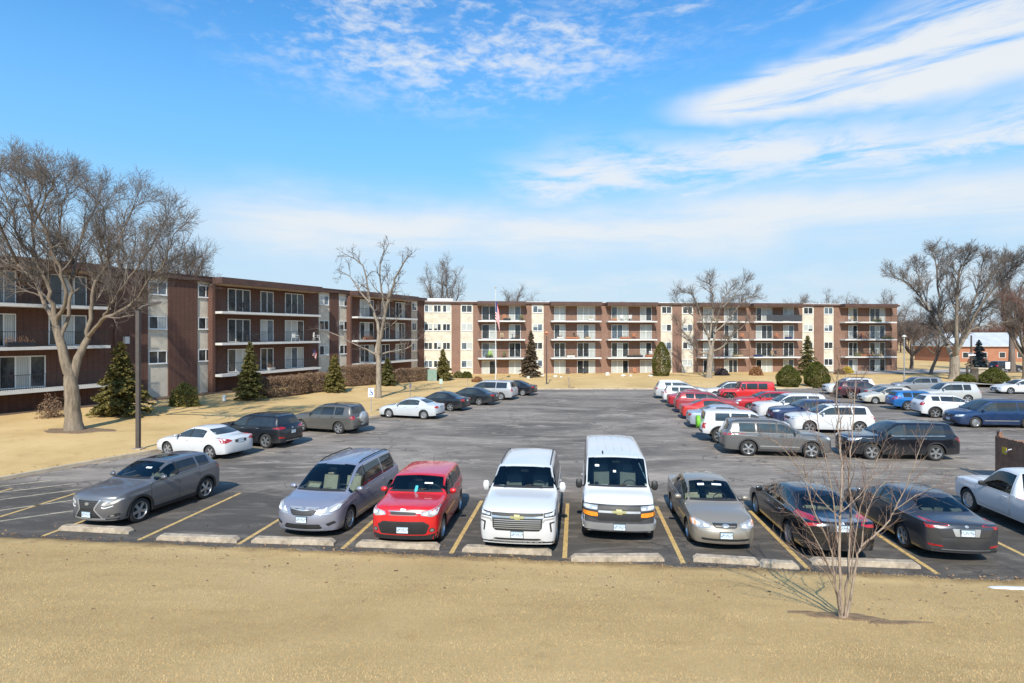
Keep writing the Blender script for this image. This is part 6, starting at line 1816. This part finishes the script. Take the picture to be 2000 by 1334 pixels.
# near row -----------------------------------------------------------------
f_nx = [('grille', sym((.42, .86), (.29, .68), (.27, .60), (.50, .36)), M_TRIM), ('grille_surround', [(.42, .875), (.465, .875), (.325, .66), (.315, .60), (.56, .345), (.51, .345), (.27, .60), (.285, .68)], M_SATIN, dict(pair=True, off=.010, rad=0))] + \
    [('slat', bar(.30 + abs(z-.62)*.30, z-.008, z+.008), M_TRIMG, dict(of='grille', off=.010, rad=0)) for z in (.81, .76, .71, .66, .55, .50, .45)] + \
    [('headlight', [(.49, .735), (.56, .82), (.93, .90), (.97, .86), (.84, .765), (.60, .70)], M_HEAD, dict(pair=True)), ('running_light', [(.50, .69), (.62, .665), (.82, .72), (.80, .69), (.60, .635), (.52, .655)], M_PAPER, dict(pair=True)),
     ('fog_light', [(.66, .40), (.74, .46), (.92, .48), (.93, .41), (.80, .37)], M_TRIM, dict(pair=True)), ('fog_lens', ell(.78, .42, .055, .035), M_CHROME, dict(pair=True, off=.012, rad=0)), ('bumper_trim', sym((.92, .335), (.86, .23)), M_TRIM), ('skid_trim', sym((.60, .345), (.62, .315)), M_SATIN, dict(off=.010)),
     OVAL(.765, 1.2), ('inspection_sticker', [(.20, 1.46), (.42, 1.455), (.42, 1.425), (.20, 1.43)], M_PAPER, dict(off=.007, rad=0))]
make_car('crossover', 'crossover', (.125, .125, .132), 'grey crossover with a wide waisted grille and bright grille edges, nose to the lawn', (-11.95, 19.1), -104, metal=.7, near=True, wheels='five', front=f_nx, L=4.42, clad=M_TRIM, sunroof=True, pf=.46, seat=M_SEAT, sweep=(.26, .12))
f_sn = [('grille', sym((.44, .84), (.34, .70), (.26, .665)), M_TRIM), ('grille_bar', sym((.44, .875), (.46, .845), (.20, .80), (0, .785)), M_SATIN, dict(off=.012))] + [('slat', bar(.34, z-.006, z+.006), M_TRIMG, dict(of='grille', off=.010, rad=0)) for z in (.76, .72)] + \
    [('headlight', [(.44, .70), (.54, .80), (.92, .96), (.975, .95), (.93, .80), (.62, .70)], M_HEAD, dict(pair=True)), ('intake', sym((.50, .44), (.58, .33), (.50, .30)), M_TRIM), ('fog_light', [(.66, .44), (.86, .50), (.90, .44), (.72, .37)], M_TRIM, dict(pair=True)), ('bumper_trim', sym((.88, .24), (.84, .19)), M_TRIM),
     ('chin_trim', sym((.62, .285), (.60, .262)), M_SATIN), OVAL(.835, 1.1)]
make_car('minivan', 'minivan', (.235, .245, .30), 'blue silver minivan with dark roof rails, nose to the lawn beside the red hatchback', (-5.45, 18.55), -100, metal=.75, near=True, wheels='ten', front=f_sn, rails=M_TRIM, pf=.565, seat=M_SEATL, sweep=(.30, .10), hn=.88,
    extras=lambda c, root, pm: c.decal([(-.55, 1.30), (-.10, 1.30), (-.10, 1.18), (-.55, 1.18)], 'front', 'sun_shade', M_SEATL, root, off=-.10) and None)
f_so = [('grille', sym((.36, .985), (.38, .945), (.34, .915)), M_TRIM), ('grille_surround', sym((.42, 1.005), (.44, .985)), M_CHROME, dict(off=.010)), ('grille_surround', sym((.42, .908), (.40, .892)), M_CHROME, dict(off=.010)),
    ('headlight', [(.50, .90), (.54, .98), (.88, 1.05), (.95, 1.03), (.94, .89), (.80, .85)], M_HEAD, dict(pair=True)), ('intake', sym((.58, .74), (.75, .64), (.66, .42), (.60, .40)), M_TRIM), ('intake_mesh', sym((.52, .69), (.64, .62), (.57, .45)), M_RIMD, dict(off=.012, of='intake')),
    ('bumper_trim', sym((.66, .37), (.95, .42), (.90, .23)), M_TRIM), ('fog_light', ell(.81, .50, .075, .06), M_TRIM, dict(pair=True, rad=0)), ('fog_lens', ell(.81, .50, .052, .042), M_CHROME, dict(pair=True, off=.012, rad=0)),
    ('emblem', ell(0, 1.035, .085, .022), M_CHROME, dict(rad=0, off=.01)), ('toll_tag', [(-.04, 1.32), (.04, 1.32), (.05, 1.20), (.0, 1.16), (-.05, 1.2)], M_TEAL, dict(off=.008, rad=0)), ('inspection_sticker', [(.22, 1.40), (.48, 1.395), (.48, 1.365), (.22, 1.37)], M_PAPER, dict(off=.008, rad=0))]
make_car('boxcar', 'hatchback', (.60, .014, .016), 'bright red boxy hatchback with a black lower grille, nose to the lawn', (-2.72, 17.45), -95.5, metal=.05, W=1.90, L=3.98, near=True, wheels='ten', front=f_so, rails=None, pf=.52, antenna=True, sweep=(.15, .06), rough=.25)
f_ta = [('grille', sym((.66, 1.11), (.64, 1.0), (.62, .74), (.55, .67)), M_TRIM)] + [('slat', bar(.59, z-.008, z+.008), M_SATIN, dict(of='grille', off=.012, rad=0)) for z in (.735, .785, .835, .885, .935)] + \
    [('grille_bar', bar(.66, .985, 1.03), M_CHROME, dict(of='grille', off=.014, rad=.01)), ('headlight', [(.66, 1.00), (.66, 1.11), (.95, 1.14), (.95, 1.02)], M_RIMD, dict(pair=True)), ('headlight_lens', [(.69, 1.03), (.69, 1.085), (.92, 1.11), (.92, 1.045)], M_HEAD, dict(pair=True, off=.010)),
     ('running_light', [(.66, .965), (.92, .99), (.92, .955), (.70, .93), (.66, .87), (.635, .88)], M_SATIN, dict(pair=True)), ('air_vent', [(.80, .88), (.93, .90), (.93, .865), (.845, .85), (.87, .64), (.835, .63)], M_TRIM, dict(pair=True)), ('intake', sym((.56, .475), (.62, .44), (.50, .425)), M_TRIM), ('skid_trim', sym((.70, .41), (.60, .365)), M_SATIN), ('bumper_trim', sym((.92, .39), (.86, .28)), M_TRIM),
     ('emblem', bow(1.005, 1.1), M_GOLDB, dict(off=.030, rad=0))]
make_car('fullsuv', 'full_size_suv', WHITE, 'white full size SUV with a broad barred grille, beside the white van', (.42, 17.35), -96.5, metal=0, near=True, wheels='six', front=f_ta, rails=M_TRIMG, pf=.575, sweep=(.11, .06), rough=.3)
f_ex = [('grille_band', sym((.97, 1.07), (.985, .96), (.97, .78), (.60, .70), (.56, .66)), M_TRIM, dict(off=.010)), ('front_panel', sym((.965, .80), (.985, .56)), M_TRIMG), ('grille_mesh', sym((.52, 1.02), (.50, .965)), M_RIMD, dict(of='grille_band', off=.012)), ('grille_bar', bar(.56, .87, .925), M_SATIN, dict(of='grille_band', off=.016)), ('grille_mesh', sym((.52, .85), (.52, .70)), M_RIMD, dict(of='grille_band', off=.012)),
    ('headlight', [(.58, .93), (.57, 1.04), (.95, 1.05), (.96, .95)], M_HEAD, dict(pair=True, off=.014)), ('turn_lamp', [(.57, .77), (.58, .87), (.96, .90), (.965, .80), (.75, .765)], M_AMBER, dict(pair=True, off=.014)),
    ('bumper', sym((.99, .60), (1.0, .48), (.96, .42)), M_SATIN, dict(off=.05, cell=.06)), ('bumper_trim', sym((.97, .42), (.92, .28)), M_TRIM, dict(off=.03)), ('emblem', bow(.898, 1.15), M_GOLDB, dict(off=.034, rad=0)),
    ('inspection_sticker', [(-.62, 1.88), (-.50, 1.88), (-.50, 1.83), (-.62, 1.83)], M_PAPER, dict(off=.008, rad=0)), ('inspection_sticker', [(-.10, 1.75), (-.02, 1.75), (-.02, 1.70), (-.10, 1.70)], M_PAPER, dict(off=.008, rad=0))]
def van_x(c, root, pm):
    lo, no = c.hit(c.xw-.35, -.38, 'top'); MB().prism([(-.10, 0), (.10, 0), (-.06, .07)], 'y', -.02, .02).build('aerial_fin', M_TRIM, root).location = lo
    for y in (-.5, -.25, .0, .25, .5):
        for sgn in (1,):
            lo, no = c.hit(c.xw-.6, y, 'top'); l2, n2 = c.hit(c.xr+.5, y, 'top'); MB().tube([lo+no*.001, l2+n2*.001], .012, 6).build('roof_rib', pm, root, 40)
make_car('cargovan', 'passenger_van', WHITE, 'white passenger van with amber turn lamps and black mirrors, nose to the lawn', (3.24, 18.2), -97, metal=0, near=True, wheels='steel', front=f_ex, pf=.515, plate_out=.045, priv=False, sweep=(.12, .05), rough=.3, extras=van_x, cat='van')
f_co = [('grille', sym((.38, .735), (.34, .655), (.28, .635)), M_TRIM), ('grille_surround', sym((.40, .752), (.40, .737)), M_CHROME, dict(off=.010)), ('headlight', [(.42, .64), (.46, .72), (.86, .79), (.97, .76), (.95, .63), (.72, .61)], M_HEAD, dict(pair=True)), ('turn_lamp', [(.83, .66), (.84, .775), (.965, .755), (.955, .65)], M_AMBER, dict(pair=True, off=.010)),
    ('intake', sym((.72, .375), (.70, .32)), M_TRIM), ('bumper_trim', sym((.88, .22), (.84, .18)), M_TRIM), ('emblem', ell(0, .69, .11, .035), M_CHROME, dict(rad=0, off=.014)), ('inspection_sticker', [(-.40, 1.345), (-.18, 1.355), (-.18, 1.32), (-.40, 1.31)], M_PAPER, dict(off=.007, rad=0)), ('inspection_sticker', [(.08, 1.355), (.40, 1.345), (.40, 1.315), (.08, 1.325)], M_PAPER, dict(off=.007, rad=0))]
make_car('oldsedan', 'sedan', (.235, .205, .165), 'tan sedan with amber cornered headlights, nose to a short wheel stop', (5.85, 17.25), -96, metal=.6, near=True, wheels='steel', front=f_co, pf=.47, priv=False, seat=M_SEATL, sweep=(.24, .12), antenna=False)
r_ca = [('taillight', [(.50, .93), (.54, 1.03), (.84, 1.06), (.93, .99), (.91, .87), (.66, .89)], M_TAIL, dict(pair=True)), ('boot_bar', bar(.50, 1.0, 1.03), M_CHROME, dict(off=.012)), ('bumper_trim', sym((.86, .34), (.80, .22)), M_TRIM), OVAL(.965, .9), ('plate_recess', sym((.34, .95), (.36, .78)), M_TRIM), ('boot_line', bar(.80, .735, .75), M_TRIM, dict(rad=0))]
make_car('sedan', 'sedan', (.006, .006, .008), 'glossy black sedan, tail to the lawn right behind the young tree', (8.55, 16.95), 84.5, metal=.1, near=True, wheels='ten', rear=r_ca, pr=.865, priv=False, belt=M_CHROME, seat=M_SEATL, L=4.88, sweep=(.2, .16), rough=.2, handles=M_CHROME)
r_al = [('taillight', [(.40, .955), (.44, .99), (.86, 1.01), (.93, .97), (.92, .87), (.76, .88), (.72, .94)], M_TAIL, dict(pair=True)), ('reflector', [(.58, .44), (.60, .475), (.90, .49), (.90, .45)], M_TAIL, dict(pair=True)), ('plate_recess', sym((.36, .90), (.30, .72)), M_SATIN), ('boot_line', sym((.62, .70), (.62, .685)), M_TRIM, dict(rad=0)), ('boot_line', [(.60, .69), (.72, .86), (.735, .86), (.62, .685)], M_TRIM, dict(pair=True, rad=0)),
    ('bumper_trim', sym((.86, .36), (.80, .22)), M_TRIM), OVAL(.955, .8), ('chin_trim', bar(.62, .37, .385), M_CHROME, dict(rad=0))]
make_car('sedan', 'sedan', (.042, .044, .050), 'dark gunmetal sedan with angular tail lamps, tail to the lawn beside the silver pickup', (11.55, 16.75), 84, metal=.75, near=True, wheels='five', rear=r_al, pr=.81, priv=False, seat=M_SEAT, L=4.85, H=1.44, sweep=(.2, .17), rough=.28)
def pick_x(c, root, pm):
    x0, x1 = c.xr+.06, c.xr+c.p['rg']-.08; W2 = c.p['W']/2
    MB().box(x0, x1, -W2*.80, W2*.80, .62, .64).build('bed_floor', M_TRIMG, root, fix=False)
make_car('pickup', 'pickup_truck', (.66, .67, .68), 'silver grey pickup truck with its open bed toward the lawn, partly out of view', (15.6, 17.25), 83.5, metal=.25, near=True, wheels='steel', priv=False, seat=M_SEAT, extras=pick_x, cat='pickup truck', blackmirror=True, sweep=(.14, .03))

# left row -------------------------------------------------------------------
r_vo = [('taillight', [(.50, .86), (.56, .92), (.80, 1.0), (.94, 1.02), (.965, .80), (.86, .78)], M_TAIL, dict(pair=True)), ('plate_recess', sym((.36, .90), (.34, .76)), M_TRIMG), ('bumper_trim', sym((.86, .34), (.80, .22)), M_TRIM)]
make_car('sedan', 'sedan', WHITE, 'white sedan with tall red tail lamps, parked beside the bent arm lamp post', (-15.0, 27.95), 159, metal=0, wheels='five', rear=r_vo, pr=.83, L=4.63, W=1.86, priv=False, rough=.3)
r_sf = [('taillight', [(.46, 1.02), (.62, 1.10), (.92, 1.13), (.97, 1.02), (.80, .98)], M_TAIL, dict(pair=True)), ('reflector', [(.62, .54), (.64, .60), (.92, .62), (.92, .55)], M_TAIL, dict(pair=True)), ('bumper_trim', sym((.90, .50), (.84, .30)), M_TRIM), ('skid_trim', sym((.50, .40), (.48, .30)), M_SATIN, dict(off=.012)), OVAL(1.02, .9)]
make_car('bigsuv', 'crossover', (.010, .011, .014), 'black crossover with low red reflectors, nose to the kerb beside the white sedan', (-13.6, 30.6), 160, metal=.2, wheels='twin', rear=r_sf, pr=.82, L=4.70, W=1.88, H=1.68, rails=M_TRIM, handles=M_CHROME)
r_rv = [('taillight', [(.74, .92), (.74, 1.08), (.90, 1.10), (.96, 1.02), (.94, .86)], M_TAIL, dict(pair=True)), ('bumper_trim', sym((.90, .52), (.84, .30)), M_TRIMG)]
make_car('suv', 'crossover', (.10, .095, .085), 'grey brown crossover with a covered spare wheel on its tailgate', (-11.15, 34.9), 161, metal=.6, wheels='six', rear=r_rv, spare=M_SATIN, clad=None, rails=M_TRIM, pr=.60)
make_car('sedan', 'sedan', (.60, .62, .64), 'pale silver sedan, nose to the kerb below the accessible parking sign', (-7.15, 40.9), 162, metal=.35, wheels='steel', priv=False, L=4.62, W=1.77)
make_car('sedan', 'sedan', (.009, .010, .013), 'black sedan next to the pale silver sedan at the kerb', (-5.75, 45.4), 160, metal=.15, wheels='twin', priv=False)
make_car('sedan', 'sedan', (.012, .016, .020), 'blackish green sedan between the black sedan and the silver minivan', (-3.75, 49.2), 160, metal=.2, wheels='five', priv=False, L=4.9)
make_car('minivan', 'minivan', (.36, .36, .36), 'boxy silver minivan with dark rear glass at the kerb before the flagpole', (-2.1, 53.4), 160, metal=.55, wheels='steel', hc=1.06, rr=.32, rg=.10)
make_car('sedan', 'sedan', (.008, .008, .014), 'dark navy sedan, last of the kerb row by the far lawn', (.05, 57.2), 160, metal=.2, wheels='steel', priv=False)

# middle double row: tails toward the empty aisle -------------------------------
r_jo = [('taillight', [(.52, 1.0), (.54, 1.07), (.80, 1.10), (.97, 1.08), (.96, .98), (.74, .97)], M_TAIL, dict(pair=True)), ('bumper_trim', sym((.90, .50), (.84, .28)), M_TRIMG)]
make_car('bigsuv', 'crossover', (.115, .112, .108), 'dark grey crossover with pale wheel arch trim, nearest of the middle rows', (12.85, 28.05), -11, metal=.65, wheels='five', rear=r_jo, clad=M_TRIMG, rails=M_TRIM, priv=False, H=1.69, trimline=M_SATIN)
make_car('jeep', 'off_roader', (.63, .63, .63), 'white off roader with a bright green spare wheel cover', (12.75, 31.3), -11, metal=0, wheels='six', spare=M_FSTOP, clad=M_TRIM, H=1.72, zg=1.22, wr=.76, rr=.22, rg=.10, xc=.55, lw=.6)
make_car('sedan', 'sedan', (.40, .44, .50), 'pale silver blue sedan between the white off roader and a red sedan', (13.75, 36.2), -10, metal=.6, wheels='five', priv=False, L=4.9)
make_car('sedan', 'sedan', (.52, .03, .02), 'bright red sedan in the aisle row between the silver blue sedan and dull red crossover', (14.25, 40.0), -10, metal=.1, wheels='twin', priv=False)
make_car('suv', 'crossover', (.34, .04, .045), 'dull red crossover between two red sedans of the middle row', (14.75, 43.4), -10, metal=.3, wheels='five', H=1.60)
make_car('sedan', 'sedan', (.40, .008, .022), 'deep cherry red sedan in front of the white hatchback', (15.2, 46.9), -10, metal=.3, wheels='five', priv=False)
make_car('suv', 'hatchback', (.63, .63, .63), 'white hatchback between the cherry red sedan and the silver estate', (15.55, 50.1), -10, metal=0, wheels='steel', H=1.5, hn=.80, hc=1.0, b0=.93, b1=1.0, zg=1.05, priv=False)
make_car('suv', 'estate_car', (.52, .53, .53), 'silver estate car, farthest of the tails along the empty aisle', (15.9, 53.6), -10, metal=.5, wheels='five', H=1.62, L=4.75, rails=M_SATIN, priv=False)
# the other half of the double row: noses toward them
f_hi = [('grille', sym((.60, .96), (.56, .78), (.44, .56), (.30, .52)), M_TRIM), ('grille_bar', bar(.62, .94, .975), M_CHROME, dict(off=.012)), ('headlight', [(.55, .86), (.58, .95), (.93, 1.03), (.97, 1.0), (.92, .88), (.72, .83)], M_HEAD, dict(pair=True)), ('fog_light', [(.62, .46), (.66, .58), (.90, .60), (.90, .48)], M_TRIM, dict(pair=True)), ('bumper_trim', sym((.90, .40), (.84, .26)), M_TRIM), OVAL(.80, 1.3)]
make_car('bigsuv', 'crossover', (.007, .008, .012), 'black three row crossover, broadside on at the near end of the middle rows', (18.15, 27.35), 175, metal=.15, wheels='five', front=f_hi, rails=None, handles=M_CHROME, rough=.2, clad=M_TRIM, belt=M_CHROME)
make_car('bigsuv', 'crossover', (.63, .63, .63), 'white crossover with a rising window line, behind the black three row crossover', (19.05, 34.6), 174, metal=0, wheels='twin', L=4.70, W=1.88, H=1.68, rails=M_TRIM, rough=.3)
make_car('crossover', 'crossover', (.022, .035, .085), 'dark navy crossover tucked behind the white crossover', (19.35, 37.8), 174, metal=.4, wheels='five')
make_car('bigsuv', 'crossover', (.63, .63, .63), 'white square backed SUV between the navy crossover and the red crossover', (19.65, 40.8), 174, metal=0, wheels='five', priv=False)
make_car('crossover', 'crossover', (.46, .014, .022), 'red crossover with a dark roof, next to the red four door off roader', (19.35, 43.9), 172, metal=.3, wheels='five', H=1.60)
def jeep_x(c, root, pm):
    for a in (c.p['wb']/2, -c.p['wb']/2):
        for sg in (1, -1):
            W2 = c.p['W']/2
            MB().prism([(a-.60, .62), (a-.42, .95), (a+.42, .97), (a+.58, .70), (a+.52, .68), (a+.38, .90), (a-.38, .89), (a-.54, .60)], 'y', min(sg*W2*.80, sg*(W2+.09)), max(sg*W2*.80, sg*(W2+.09))).build('flat_wing', M_TRIM, root)
f_je = [('grille', sym((.62, 1.06), (.60, .72)), 'paint')] + [('grille_slot', [(y-.035, .76), (y+.035, .76), (y+.035, 1.0), (y-.035, 1.0)], M_TRIM, dict(rad=.01, off=.012)) for y in (-.36, -.24, -.12, 0, .12, .24, .36)] + [('headlight', ell(.52, .90, .095, .085), M_HEAD, dict(pair=True, rad=0, off=.014)), ('bumper', sym((.98, .62), (.98, .46)), M_TRIM, dict(off=.10))]
make_car('jeep', 'off_roader', (.56, .016, .018), 'red four door off roader with flat black wings in the middle rows', (20.5, 50.6), 173, metal=.05, wheels='five', front=f_je, extras=jeep_x, spare=M_TYRE)
make_car('sedan', 'sedan', (.63, .63, .63), 'white sedan with a black roof behind the red four door off roader', (20.4, 54.2), 173, metal=0, wheels='five', roof_paint=paint_mat(BLACK, .1), H=1.56)
# far right rows
make_car('suv', 'crossover', (.63, .63, .63), 'far white SUV, nose toward the clipped bushes', (33.6, 57.4), 172, metal=0, wheels='five', rails=M_TRIM)
make_car('suv', 'crossover', (.045, .014, .020), 'dark burgundy crossover with its tail to the far white SUV', (33.0, 53.9), -12, metal=.4, wheels='five', H=1.62)
make_car('sedan', 'sedan', (.20, .195, .19), 'mid grey sedan between the burgundy crossover and the cream sedan', (34.3, 51.8), -12, metal=.6, wheels='five', priv=False)
make_car('oldsedan', 'sedan', (.52, .49, .42), 'cream coloured old sedan facing the middle rows', (32.4, 49.6), 172, metal=.3, wheels='steel', priv=False, L=4.9, W=1.82)
make_car('suv', 'crossover', (.20, .20, .205), 'grey compact SUV with tall red tail lamps by the far lawn', (41.4, 58.8), 172, metal=.6, wheels='five')
make_car('suv', 'hatchback', (.008, .13, .38), 'bright blue hatchback, tail toward the cream sedan', (32.3, 45.2), -12, metal=.4, wheels='five', H=1.5, hn=.80, hc=1.0, b0=.93, b1=1.02, zg=1.06)
make_car('crossover', 'crossover', (.63, .63, .63), 'white crossover with dark lower sills, tail next to the bright blue hatchback', (31.3, 41.0), -11, metal=0, wheels='twin', clad=M_TRIMG, L=4.5)
make_car('suv', 'estate_car', (.50, .50, .48), 'silver square SUV with roof rails by the drive', (38.2, 50.6), 172, metal=.45, wheels='five', H=1.74, rails=M_SATIN, L=4.75)
make_car('minivan', 'minivan', (.010, .030, .085), 'dark blue minivan with a pale side moulding, running out of view', (30.7, 36.8), 175, metal=.4, wheels='steel', trimline=M_SATIN)
make_car('sedan', 'sedan', (.63, .63, .63), 'white sedan with black wheels standing by the drive', (51.6, 58.4), 174, metal=0, wheels='twin', priv=False)
make_car('suv', 'crossover', (.13, .135, .14), 'mid grey SUV at the edge of view behind the bin enclosure', (32.9, 32.3), -11, metal=.6, wheels='five')
_rd = make_car('suv', 'crossover', (.012, .012, .016), 'dark SUV parked on the road past the dark domed bush', (77.5, 90.0), 5, metal=.2, wheels='five')

_rd.location.z = .37
